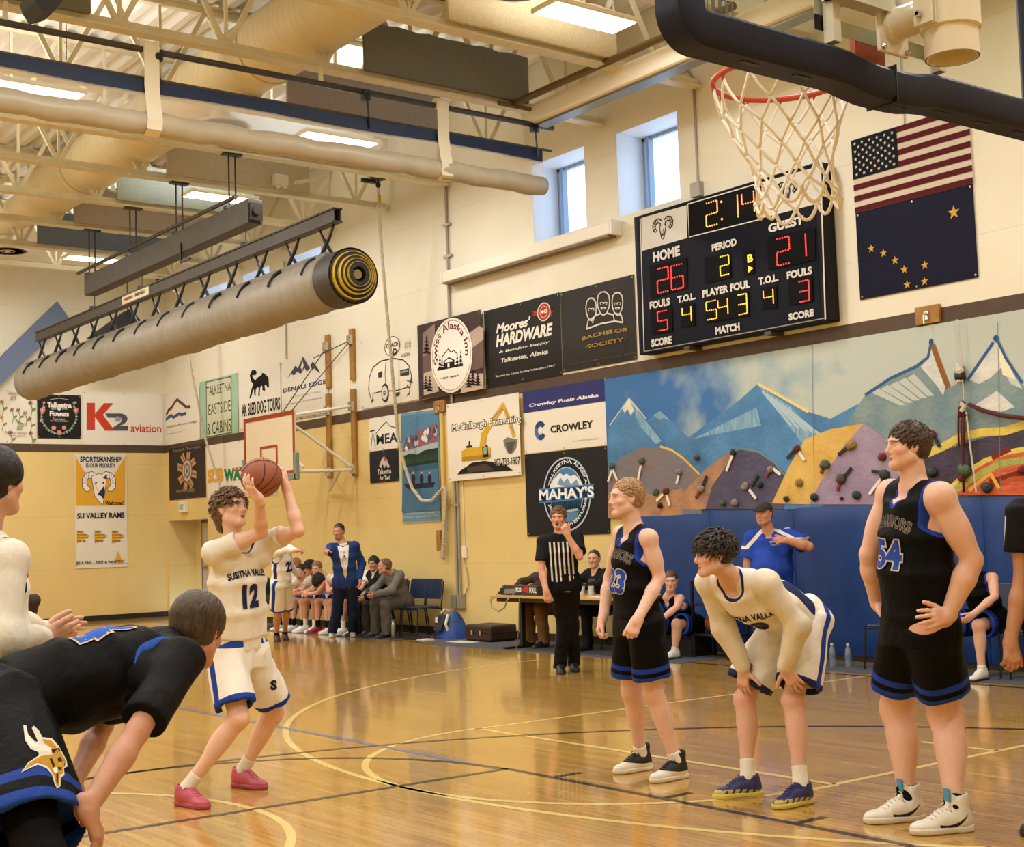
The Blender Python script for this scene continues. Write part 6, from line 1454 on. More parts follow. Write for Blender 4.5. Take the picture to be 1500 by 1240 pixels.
class Head:
    def __init__(s,c,fwd,up,sc=1.0):
        s.c=np.asarray(c,float);s.f=norm(fwd);s.u=norm(np.asarray(up,float)-s.f*(np.asarray(up,float)@s.f));s.r=np.cross(s.f,s.u);s.F=np.array([s.r,s.f,s.u]);s.sc=sc
    def W(s,x,y,z):return s.c+(s.r*x+s.f*y+s.u*z)*s.sc
    def L(s,P):return ((P-s.c)@s.F.T)/s.sc
    def prims(s,fat=0.0,mouth=0.0):
        k=s.sc;W=s.W;F=s.F;E=lambda c,r,kk=.02,op='u':ell(W(*c),np.array(r)*k,F,kk,op)
        P=[E((0,-.018,.035),(.074,.094,.082),.03),E((0,.028,-.035),(.060+fat,.066,.078),.03),E((0,.022,.022),(.064,.070,.060),.03)]
        P+=[cone(W(-.050-fat,.0,-.062),W(-.014,.066,-.101),.020*k,.018*k,.03),cone(W(.050+fat,.0,-.062),W(.014,.066,-.101),.020*k,.018*k,.03),cone(W(-.012,.070,-.100),W(.012,.070,-.100),.018*k,.018*k,.02)]
        P+=[cone(W(-.032,.079,.020),W(.032,.079,.020),.012*k,.012*k,.018),E((-.043,.056,-.026),(.022,.022,.018),.02),E((.043,.056,-.026),(.022,.022,.018),.02)]
        P+=[E((-.031,.098,.001),(.018,.016,.013),.014,'s'),E((.031,.098,.001),(.018,.016,.013),.014,'s')]
        P+=[ell(W(-.031,.0745,.001),np.array((.0135,.0125,.0115))*k,F,.003),ell(W(.031,.0745,.001),np.array((.0135,.0125,.0115))*k,F,.003)]
        P+=[cone(W(0,.086,.012),W(0,.107,-.030),.0075*k,.0115*k,.012),E((-.0115,.092,-.036),(.009,.010,.008),.008),E((.0115,.092,-.036),(.009,.010,.008),.008),E((0,.099,-.041),(.008,.008,.006),.006)]
        P+=[E((0,.083,-.064),(.024,.013,.0065),.006),E((0,.081,-.0765-mouth),(.021,.013,.0075),.006)]
        if mouth:P+=[E((0,.095,-.070-mouth*.5),(.015,.014,.004+mouth*.5),.004,'s')]
        else:P+=[E((0,.098,-.0705),(.024,.010,.0018),.004,'s')]
        for sg in (-1,1):
            P+=[E((sg*.074,-.010,-.008),(.008,.019,.031),.008),E((sg*.081,-.017,-.002),(.006,.012,.020),.006)]
            P+=[E((sg*.085,-.006,-.004),(.007,.009,.015),.006,'s')]
        return P
    def paint(s,P,col,skin,brow,lips='#a8604f',iris='#3a3226'):
        L=s.L(P);near=(np.abs(L)<.16).all(1)
        def mix(mask,c,a=1.0):
            w=np.clip(mask,0,1)[:,None]*a;col[:]=col*(1-w)+np.array(lin(c) if isinstance(c,str) else c)*w
        g=lambda c,r:np.where(near,np.exp(-(((L-np.array(c))/np.array(r))**2).sum(1)**2),0)
        sk=np.array(lin(skin));blush=sk*np.array([1.0,.78,.74])
        for sg in (-1,1):mix(g((sg*.042,.07,-.032),(.024,.03,.02)),blush,.6)
        mix(g((0,.10,-.034),(.014,.03,.014)),blush,.6)
        for sg in (-1,1):mix(g((sg*.078,-.01,-.008),(.014,.022,.03)),blush,.5)
        for sg in (-1,1):
            m_=np.where(near&(L[:,1]>.05)&(np.abs(L[:,0]-sg*.031)<.022),1,0)*np.exp(-((L[:,2]-(.0215-.25*np.maximum(0,np.abs(L[:,0])-.034)))/.0048)**4);mix(m_,brow,.85)
            mix(g((sg*.031,.085,.0098),(.017,.02,.0032)),sk*.25,.9)
            mix(g((sg*.031,.088,.000),(.0125,.012,.0070)),'#d8cfc6',.95);mix(g((sg*.030,.09,.001),(.0058,.012,.0068)),iris,1)
        mix(g((0,.09,-.0645),(.022,.02,.0055)),lips,.8);mix(g((0,.09,-.076),(.020,.02,.0065)),lips,.75);mix(g((0,.09,-.0702),(.019,.02,.0022)),'#4a1f1a',.9)

def hair_build(hd,style,colour,parent,h=.0035,seed=1):
    rs=random.Random(seed);W=hd.W;k=hd.sc;F=hd.F;P=[]
    E=lambda c,r,kk=.02,op='u':ell(W(*c),np.array(r)*k,F,kk,op)
    vol=style.get('vol',.010);low=style.get('low',-.055);line=style.get('line',.055);front=style.get('front',.080)
    P.append(E((0,-.022,.036),(.076+vol,.096+vol,.084+vol),.02))
    P.append(E((0,-.035,-.01),(.073+vol*.7,.078+vol*.8,.085),.03))
    # clear the face and below the nape
    P.append(E((0,.135,line-.10),(.105,.095,.112),.012,'s'))
    P.append(half(W(0,-.05,low),-hd.u,.2*k,.01))
    for sg in (-1,1):P.append(E((sg*.09,.004,-.018),(.035,.026,.040),.012,'s'));P.append(E((sg*.085,.045,-.06),(.05,.05,.075),.012,'s'))
    n=style.get('n',240);ln=style.get('len',.035);r0=style.get('r',.008);curl=style.get('curl',0);flow=style.get('flow',(0,-.4,-.6));mess=style.get('mess',.35)
    for i in range(n):
        a=rs.uniform(0,2*math.pi);zz=rs.uniform(style.get('zlo',-.35),1);rr=math.sqrt(max(0,1-zz*zz))
        d=V(rr*math.cos(a),rr*math.sin(a),zz);p=V(0,-.022,.036)+d*V(.076+vol,.096+vol,.084+vol)*rs.uniform(.95,1.0)
        if p[1]>line+.005 and p[2]<line-.005:continue
        if p[1]>.035 and p[2]<.03:continue
        if abs(p[0])>.06 and -.03<p[1]<.04 and p[2]<.01:continue
        nrm=norm(d/V(.08,.1,.09));fl=np.array(flow,float)+V(*(rs.uniform(-1,1)*mess for _ in range(3)))
        if p[1]>.03 and 'fringe' in style:fl=np.array(style['fringe'])+V(*(rs.uniform(-1,1)*mess for _ in range(3)))
        t=norm(fl-nrm*(fl@nrm)+nrm*style.get('lift',.25));L_=ln*rs.uniform(.6,1.3)
        R_=V(.076+vol,.096+vol,.084+vol);c_=V(0,-.022,.036);pts=[p];x,y,_=frame(t);nstep=4
        for s in range(1,nstep+1):
            q_=pts[-1]+t*L_/nstep+((x*math.cos(2.2*s+a)+y*math.sin(2.2*s+a))*curl if curl else 0)
            e_=np.linalg.norm((q_-c_)/R_);g_=1+style.get('lift',.1)*.10*s
            if e_<g_*1.25:q_=c_+(q_-c_)/e_*(g_-.02)
            pts.append(q_);n2=norm((q_-c_)/R_**2);t=norm(t-n2*(t@n2))
        for j in range(len(pts)-1):P.append(cone(W(*pts[j]),W(*pts[j+1]),r0*k*(1-.17*j),r0*k*(1-.17*(j+1)),.004))
    for q in style.get('extra',()):P.append(cone(W(*q[0]),W(*q[1]),q[2]*k,q[3]*k,.02))
    vs,Q=surface(P,h*k);return np_mesh('hair',vs,Q,hair_mat(colour),parent)

HAIR={'curly':dict(vol=.010,n=520,len=.040,r=.0062,curl=.012,mess=.9,lift=.9,line=.066,low=-.085,zlo=-.75,extra=[((-.035,-.09,-.03),(-.03,-.095,-.10),.03,.016),((.035,-.09,-.03),(.03,-.095,-.10),.03,.016),((0,-.10,-.03),(0,-.105,-.11),.03,.018)]),
        'short':dict(vol=.005,n=300,len=.055,r=.0062,flow=(.15,.8,.0),mess=.22,lift=.22,line=.068,low=-.06,fringe=(.3,.7,.2)),
        'fringe':dict(vol=.008,n=520,len=.050,r=.0048,flow=(.1,.4,-.5),mess=.35,lift=.35,line=.062,low=-.065,fringe=(.4,.4,-.5)),
        'messy':dict(vol=.016,n=560,len=.060,r=.0060,flow=(0,.3,-.5),mess=.9,lift=.6,line=.055,low=-.06,fringe=(.1,.5,-.8),curl=.007),
        'bowl':dict(vol=.016,n=900,len=.085,r=.0048,flow=(.15,-.3,-.8),mess=.34,lift=.15,line=.055,low=-.075,zlo=-.5),
        'crop':dict(vol=.003,n=200,len=.020,r=.004,flow=(0,.4,.1),mess=.5,lift=.3,line=.068,low=-.055),
        'tied':dict(vol=.004,n=260,len=.07,r=.0045,flow=(0,-1,-.1),mess=.12,lift=.02,line=.066,low=-.06,extra=[((0,-.11,.0),(0,-.14,-.02),.03,.03)])}

class Body:pass
def solve1(fn,lo,hi,n=241):
    d=np.linspace(lo,hi,n);v=[fn(q) for q in d];return float(d[int(np.argmin(v))])
def pose(S):
    """joints of a figure from image points, a depth and limb lengths"""
    B=Body();sc=S.get('sc',1.0);B.sc=sc;D=S['D'];B.bulk=S.get('bulk',1.0)
    UA,FA,TH,SH=.300*sc,.262*sc,.440*sc,.430*sc
    pt=lambda v,d:V(*v) if len(v)==3 else at(*v,d)
    B.neck=pt(S['neck'],D+S.get('neck_d',0));B.pel=pt(S['pelvis'],D+S.get('pel_d',0))
    up=norm(B.neck-B.pel);B.up=up
    def fr(phi,u):
        f=V(math.cos(math.radians(phi)),math.sin(math.radians(phi)),S.get('fz',0.0));r=norm(np.cross(f,u));return r,np.cross(u,r)
    upc=norm(np.asarray(S['chest_up'],float)) if 'chest_up' in S else up
    B.rc,B.fc=fr(S['phi'],upc);B.upc=upc
    pu=norm(up+V(0,0,S.get('pel_up',.6)));B.rp,B.fp=fr(S.get('phi_p',S['phi']),pu);B.pu=pu
    hw,sw=.088*sc*S.get('hipw',1),.180*sc*S.get('shw',1)
    B.hip={'R':B.pel+B.rp*hw-pu*.02,'L':B.pel-B.rp*hw-pu*.02}
    lift=S.get('sh_lift',{'R':0,'L':0});fwd=S.get('sh_fwd',{'R':0,'L':0})
    B.sh={'R':B.neck+B.rc*sw-upc*(.064-lift['R'])*sc+B.fc*fwd['R'],'L':B.neck-B.rc*sw-upc*(.064-lift['L'])*sc+B.fc*fwd['L']}
    B.el,B.wr,B.kn,B.an,B.toe={},{},{},{},{}
    def reach(p0,px,L_,sign):
        d0=depth_of(p0)
        if len(px)==4:return at(px[0],px[1],px[3])
        if len(px)==3:return V(*px)
        def cost(d):q=at(*px,d);return abs(np.linalg.norm(q-p0)-L_)+(0 if (d-d0)*sign>=-.02 else .3)
        q=at(*px,solve1(cost,d0-L_*1.1,d0+L_*1.1));return p0+norm(q-p0)*L_ if np.linalg.norm(q-p0)>L_*1.25 else q
    for s in 'RL':
        g=S['leg'][s];kp,heel,toe=g[:3]
        h_=on_z(*heel,0.0) if len(heel)==2 else V(*heel);t_=on_z(*toe,0.0) if len(toe)==2 else V(*toe)
        fd=norm((t_-h_)*V(1,1,0));B.toe[s]=fd;B.an[s]=h_+fd*.062*sc+V(0,0,.088*sc+S.get('foot_z',0))
        def cost(d):q=at(*kp,d);return (np.linalg.norm(q-B.hip[s])-TH)**2+(np.linalg.norm(q-B.an[s])-SH)**2
        dm=(depth_of(B.hip[s])+depth_of(B.an[s]))/2;B.kn[s]=at(*kp,solve1(cost,dm-.5,dm+.5)) if len(kp)==2 else V(*kp)
    for s in 'RL':
        a=S['arm'][s]
        if a[0]=='ik': # wrist given, elbow bends towards a[2]
            w_=a[1];B.wr[s]=at(w_[0],w_[1],depth_of(B.kn[s])+w_[3]) if len(w_)==4 else at(*w_)
            d_=B.wr[s]-B.sh[s];l_=np.linalg.norm(d_);m_=B.sh[s]+d_*UA/(UA+FA);bv_=V(*a[2]);bv_=norm(bv_-d_*(bv_@d_)/l_**2);B.el[s]=m_+bv_*max(.02,math.sqrt(max(0,((UA+FA)/2)**2-l_**2/4)))
        else:B.el[s]=reach(B.sh[s],a[0],UA,a[1]);B.wr[s]=reach(B.el[s],a[2],FA,a[3])
    ph,tl=S['look'];fz=math.sin(math.radians(tl));c_=math.cos(math.radians(tl))
    B.hd=Head(pt(S['head'],D+S.get('neck_d',0)+S.get('head_d',0)),V(c_*math.cos(math.radians(ph)),c_*math.sin(math.radians(ph)),fz),S.get('head_up',V(0,0,1)),.96*sc**.4*S.get('hsc',1))
    return B
def report(name,B):
    L=lambda a,b:round(float(np.linalg.norm(a-b))/B.sc,2)
    print('POSE',name,'torso',L(B.neck,B.pel),'neck-head',L(B.neck,B.hd.c),{s:('UA',L(B.sh[s],B.el[s]),'FA',L(B.el[s],B.wr[s]),'TH',L(B.hip[s],B.kn[s]),'SH',L(B.kn[s],B.an[s])) for s in 'RL'},'pelz',round(float(B.pel[2]),2),'neckz',round(float(B.neck[2]),2))

def torso_prims(B,o=0.0,w=1.0,belly=1.0):
    """o: offset outwards, w: how far the waist follows the body"""
    sc,b=B.sc,B.bulk;u=B.up;n,p=B.neck,B.pel;T=np.linalg.norm(n-p);q=lambda x,y:(x*sc*b+o,y*sc*b+o)
    mid=p+u*T*.38+B.fp*.01;ch=n-B.upc*T*.36+B.fc*.0;rm=norm(B.rp+B.rc)
    W_=(.132+.034*(1-w)),(.100+.020*(1-w))
    P=[ecyl(p-B.pu*.10*sc,p+B.pu*.06*sc,B.rp,q(.150,.112),q(.158,.112),.05,rnd=.04),ecyl(p+u*.03*sc,mid,rm,q(.156,.112),q(W_[0],W_[1]*belly),.05,rnd=.02),ecyl(mid-u*.02,ch,rm,q(W_[0],W_[1]*belly),q(.160,.118),.06,rnd=.02),
         ecyl(ch-u*.02,n-B.upc*.075*sc,B.rc,q(.160,.118),q(.140,.095),.06,rnd=.02)]
    if belly>1.05:P.append(ell(mid+B.fc*.07*sc*b,np.array((.13,.10*belly,.13))*sc*b+o,np.array([B.rc,B.fc,u]),.08))
    return P
def build_person(label,S):
    B=pose(S);sc,bk=B.sc,B.bulk;report(label[:40],B) if S.get('report',True) else None
    fine=S.get('fine',True);h=(.0095 if fine else .015)*S.get('res',1);hh=.0036 if fine else .0065;hf=.0042 if fine else .008
    base=V(*((B.an['R']+B.an['L'])/2));base[2]=0
    T=thing('person',label,'person',base,S.get('group'))
    skin=S.get('skin','#d3a083');P=[]
    limb_b=S.get('limb',1.0)*(1+(bk-1)*.8)
    # body
    P+=torso_prims(B,-.004)
    P+=[cone(B.neck-B.upc*.05*sc,B.hd.W(0,-.02,-.06),.060*sc*(1+(bk-1)*.6),.053*sc,.05)]
    for s in 'RL':
        P+=[cone(B.neck-B.upc*.03*sc,B.sh[s],.044*sc,.046*sc*limb_b,.04),ell(B.sh[s],np.array((.052,.052,.056))*sc*limb_b,None,.03)]
        P+=[cone(B.sh[s],B.el[s],.048*sc*limb_b,.037*sc*limb_b,.02),cone(B.el[s],B.el[s]+(B.wr[s]-B.el[s])*.35,.036*sc*limb_b,.041*sc*limb_b,.015),cone(B.el[s]+(B.wr[s]-B.el[s])*.3,B.wr[s],.041*sc*limb_b,.0275*sc*(1+(limb_b-1)*.5),.012)]
        bic=B.sh[s]+(B.el[s]-B.sh[s])*.5;P.append(ell(bic,np.array((.045,.045,.085))*sc*limb_b,np.array(frame(B.el[s]-B.sh[s])),.03))
        P+=[cone(B.hip[s],B.kn[s],.086*sc*limb_b,.056*sc*limb_b,.05),ell(B.kn[s],np.array((.054,.056,.058))*sc*limb_b,None,.03)]
        sh=B.an[s]-B.kn[s];bk_=-B.toe[s];bk_=norm(bk_-norm(sh)*(bk_@norm(sh)))
        P+=[cone(B.kn[s],B.an[s],.050*sc*limb_b,.036*sc*(1+(limb_b-1)*.3),.03),ell(B.kn[s]+sh*.30+bk_*.020*sc,np.array((.048,.050,.115))*sc*limb_b,np.array(frame(sh)),.05)]
        P+=[cone(B.an[s],B.an[s]-V(0,0,.05*sc)+B.toe[s]*.06,.034*sc,.03*sc,.03),cone(B.an[s]-V(0,0,.05*sc),B.an[s]+B.toe[s]*.14*sc-V(0,0,.055*sc),.03*sc,.028*sc,.02)]
    zones=[(B.hd.c-.165,B.hd.c+.165,hh)]
    P+=B.hd.prims(S.get('fat',0.0),S.get('mouth',0.0))
    for s in 'RL':
        hs=S.get('hand',{}).get(s)
        if hs is None:hs=dict(f=B.wr[s]-B.el[s],n=B.fc*.3+(B.rc if s=='L' else -B.rc))
        hp,hc=hand_prims(s,B.wr[s],np.asarray(hs['f'],float),np.asarray(hs['n'],float),hs.get('curl',(25,35,25)),hs.get('spread',3),1.0*sc*hs.get('sc',1.0),hs.get('thumb',(.6,.8,.2)),hs.get('per',(1,1,1,1)))
        P+=hp;zones.append((hc-.11*sc,hc+.11*sc,hf))
    vs,Q=surface(P,h,zones);vs=relax(vs,Q,1,.4)
    n=len(vs);sk=np.array(lin(skin));col=np.tile(sk,(n,1))
    red=sk*np.array([1.0,.80,.76])
    for s in 'RL':
        for j,r_,a_ in ((B.kn[s],.09,.5),(B.el[s],.07,.5)):
            w_=np.exp(-(((vs-j)**2).sum(1)/r_**2))[:,None]*a_;col=col*(1-w_)+red*w_
        w_=np.exp(-(((vs-(B.wr[s]+norm(B.wr[s]-B.el[s])*.1))**2).sum(1)/.10**2))[:,None]*.4;col=col*(1-w_)+red*w_
    B.hd.paint(vs,col,skin,S.get('brow',S['hair'][1]),iris=S.get('iris','#3a3226'))
    for c_,r_,cc,a_ in S.get('beard',()):L_=B.hd.L(vs);w_=np.exp(-(((L_-np.array(c_))/np.array(r_))**2).sum(1)**2)[:,None]*a_;col=col*(1-w_)+np.array(lin(cc))*w_
    body=np_mesh('body',vs,Q,skin_mat(),T,col)
    if S['hair'][0]:hair_build(B.hd,HAIR[S['hair'][0]] if isinstance(S['hair'][0],str) else S['hair'][0],S['hair'][1],T,.0034 if fine else .006,S.get('seed',len(label)))
    B.T=T;B.h=h;B.fine=fine;B.S=S;B.limb_b=limb_b
    return B
def local_leg(B,P):
    """for points: leg side index, fraction along hip->knee, outward and forward offsets"""
    out={}
    d=[]
    for s in 'RL':
        a,b=B.hip[s],B.kn[s];ax=b-a;L_=np.linalg.norm(ax);ax=ax/L_;t=(P-a)@ax;r=P-a-t[:,None]*ax
        o=B.rp*(1 if s=='R' else -1);o=norm(o-ax*(o@ax));f=np.cross(ax,o)*(-1 if s=='R' else 1)
        if f@B.fp<0:f=-f
        out[s]=(t,r@o,r@f);d.append(np.linalg.norm(r,axis=1)+np.maximum(0,-t)*.2)
    pick=d[0]<d[1]
    return pick,[np.where(pick,out['R'][i],out['L'][i]) for i in range(3)]
def add_shorts(B,base,bands=(),stripe=None,length=.92,r0=.106,r1=.124,waist=None,name='shorts',wr=.004,band_c='#1d3c94',stripe_c='#1d3c94',rough=.6):
    sc=B.sc*B.bulk**.6;L_={s:np.linalg.norm(B.kn[s]-B.hip[s])*length for s in 'RL'}
    P=[ecyl(B.pel-B.pu*.09*sc,B.pel+B.pu*.095*sc,B.rp,(.166*sc,.132*sc),(.158*sc,.122*sc),.05,rnd=.01)]
    for s in 'RL':
        ax=norm(B.kn[s]-B.hip[s]);o=B.rp*(1 if s=='R' else -1)
        P.append(ecyl(B.hip[s]-ax*.03+o*.004,B.hip[s]+ax*L_[s]+o*.012,B.rp,(r0*sc,r0*sc*1.06),(r1*sc*.92,r1*sc*1.08),.05,rnd=.004))
        P.append(ell(B.hip[s]-B.fp*.03,np.array((.088,.105,.105))*sc,None,.05))
    for s in 'RL': # open leg ends
        ax=norm(B.kn[s]-B.hip[s]);o=B.rp*(1 if s=='R' else -1);k_=max(B.h*2.2,.021);a_,b_=r1*sc*.92-k_,r1*sc*1.08-k_
        P.append(ecyl(B.hip[s]+ax*(L_[s]-.10)+o*.011,B.hip[s]+ax*(L_[s]+.06)+o*.012,B.rp,(a_*.94,b_*.94),(a_,b_),.006,'s'))
    vs,Q=surface(P,B.h*.8,(),wr,wdir=norm(B.kn['R']-B.hip['R']),seed=len(B.T['label']));vs=relax(vs,Q,3,.5)
    pick,(t,o_,f_)=local_leg(B,vs);Lv=np.where(pick,L_['R'],L_['L']);e=Lv-t;A={};ov=[]
    if bands:A['band']=np.max([np.minimum(e-a,b-e) for a,b in bands],0);ov.append(('band',band_c))
    if stripe is not None:A['stripe']=np.where(o_>.02,stripe[1]-np.abs(f_-stripe[0]-(stripe[2] if len(stripe)>2 else 0)*(t/Lv)),-1);ov.append(('stripe',stripe_c))
    if waist:zz=(vs-B.pel)@B.pu;A['waist']=zz-waist[0];ov.append(('waist',waist[1]))
    key='cloth_%s_%s_%s'%(base.strip('#'),''.join(a for a,_ in ov),''.join(c.strip('#') for _,c in ov))
    return np_mesh(name,vs,Q,attr_mat(key,base,ov,rough),B.T,None,A)
def add_top(B,base,kind='tank',trim=None,trim_w=.020,o=.013,w=.35,hem=-.10,name='jersey',wr=.003,neck='scoop',belly=1.0,sleeve=.62,side=None,collar=None,extra=None,rough=.65,neck_low=0.0,sleeve_r=(.068,.078),trim_on='RLN'):
    sc=B.sc;P=torso_prims(B,o,w,belly);S_=B.S;u,f,r=B.upc,B.fc,B.rc
    for s in 'RL':
        P+=[cone(B.neck-u*.035*sc,B.sh[s]+(B.neck-B.sh[s])*.10-u*.008,.050*sc+o*.6,.052*sc*B.limb_b+o*.5,.05)]
    P.append(half(B.pel+B.pu*hem*sc,-B.pu,.30,.006));cuts={}
    if kind=='vest':P=P[:-2] if 0 else P
    elif kind=='tank':
        for s in 'RL':
            o_=r*(1 if s=='R' else -1);c0=B.sh[s]-u*.035*sc
            P.append(ecyl(c0-o_*.035*sc,c0+o_*.30,f,(.085*sc*B.limb_b,.115*sc),(.12*sc,.16*sc),.012,'s'));cuts[s]=P[-1]
    else:
        for s in 'RL':
            P.append(ell(B.sh[s]-u*.045*sc+(B.neck-B.sh[s])*.22,np.array((.058,.058,.062))*sc*B.limb_b,None,.03));P.append(ell(B.sh[s]-u*.10*sc+(B.neck-B.sh[s])*.25+(B.el[s]-B.sh[s])*.12,np.array((.056,.06,.07))*sc*B.limb_b,None,.04))
            if kind=='tee':
                d=norm(B.el[s]-B.sh[s]);e=B.sh[s]+(B.el[s]-B.sh[s])*sleeve
                P+=[ecyl(B.sh[s]-d*.02,e,r,(sleeve_r[0]*sc*B.limb_b,sleeve_r[0]*sc*B.limb_b),(sleeve_r[1]*sc*B.limb_b,)*2,.03,rnd=.004),ell(B.sh[s],np.array((.058,)*3)*sc*B.limb_b+.005,None,.03)]
            else:
                k_=sleeve_r[0]/.068;P+=[cone(B.sh[s],B.el[s],.059*sc*B.limb_b*k_,.056*sc*B.limb_b*k_,.05),cone(B.el[s],B.wr[s]-norm(B.wr[s]-B.el[s])*.015,.063*sc*B.limb_b*k_,.043*sc*k_,.04),ell(B.sh[s],np.array((.061,)*3)*sc*B.limb_b*k_,None,.04)]
    nb=B.neck
    if neck=='scoop':P.append(ell(nb+f*.055*sc+u*(.035-neck_low)*sc,np.array((.072,.085,.105))*sc,np.array([r,f,u]),.010,'s'))
    elif neck=='vee':
        P.append(ell(nb+f*.05*sc+u*.03*sc,np.array((.070,.085,.075))*sc,np.array([r,f,u]),.010,'s'));a=nb+f*.10*sc-u*(.0+neck_low)*sc
        P.append(ell(nb+f*.085*sc-u*(.035+neck_low)*sc,np.array((.034,.06,.075))*sc,np.array([r,f,u]),.012,'s'))
    elif neck=='crew':P.append(ell(nb+f*.025*sc+u*.055*sc,np.array((.058,.068,.062))*sc,np.array([r,f,u]),.010,'s'))
    if neck:cuts['N']=P[-1]
    vs,Q=surface(P,B.h*.85,(),wr,wdir=B.up,seed=len(B.T['label'])*.7);vs=relax(vs,Q,4,.5)
    A,ov={},[]
    if side: # coloured side panel below the arm
        lat=(vs-B.pel)@r;fw=(vs-B.pel)@f;hgt=(vs-B.pel)@B.up;A['side']=np.minimum(side[1]-np.abs(fw-side[0]),np.minimum(hgt-side[2],side[3]-hgt))-np.where(np.abs(lat)>.05,0,1);ov.append(('side',side[4]))
    if trim:
        X=(vs[:,0],vs[:,1],vs[:,2]);d=np.min([c.f(*X) if k_!='N' else c.f(*X) for k_,c in cuts.items() if k_ in trim_on],0) if cuts else np.ones(len(vs))
        if kind in ('tee','long'):
            for s in 'RL':
                dd=norm(B.el[s]-B.sh[s]);t=(vs-B.sh[s])@dd
                if kind=='tee' and trim_w>.02:d=np.minimum(d,np.where(np.linalg.norm(vs-B.sh[s]-t[:,None]*dd,axis=1)<.11,np.linalg.norm(B.el[s]-B.sh[s])*sleeve-t,1))
        A['trim']=trim_w*sc-d;ov.append(('trim',trim))
    if extra:
        for nm,fn,c in extra:A[nm]=fn(vs);ov.append((nm,c))
    key='cloth_%s_%s_%s'%(base.strip('#'),''.join(a for a,_ in ov),''.join(c.strip('#') for _,c in ov))
    ob=np_mesh(name,vs,Q,attr_mat(key,base,ov,rough),B.T,None,A)
    return ob,vs,Q
def add_trousers(B,base,name='trousers',r=(.098,.078,.070),wr=.005,o=.0,hem=.035):
    sc=B.sc;k=B.bulk**.6;P=[ecyl(B.pel-B.pu*.09*sc,B.pel+B.pu*.10*sc,B.rp,(.172*sc*k,.134*sc*k),(.168*sc*k,.128*sc*k),.05,rnd=.02)]
    for s in 'RL':
        P+=[cone(B.hip[s],B.kn[s],r[0]*sc*k,r[1]*sc*k,.05),cone(B.kn[s],B.an[s]-norm(B.an[s]-B.kn[s])*(.0-hem),r[1]*sc*k,r[2]*sc*k,.04),ell(B.hip[s]-B.fp*.04*sc,np.array((.10,.10,.10))*sc*k,None,.05)]
        P.append(half(B.an[s]-V(0,0,.035),V(0,0,-1),.12,.006))
    vs,Q=surface(P,B.h*.9,(),wr,wdir=None,seed=3);return np_mesh(name,vs,Q,attr_mat('cloth_'+base.strip('#'),base,(),.75),B.T)
def add_sock(B,s,top,colour,r=.043):
    sh=norm(B.kn[s]-B.an[s]);vs,Q=surface([cone(B.an[s]-V(0,0,.03),B.an[s]+sh*.02,.038*B.sc,.039*B.sc,.02),ecyl(B.an[s],B.an[s]+sh*top,B.rp,(.0405*B.sc*(1+(B.limb_b-1)*.3),)*2,(r*B.sc*(1+(B.limb_b-1)*.3),)*2,.02,rnd=.004)],.007 if B.fine else .012,(),.0015)
    return np_mesh('sock',vs,Q,attr_mat('knit_'+colour.strip('#'),colour,(),.9),B.T)
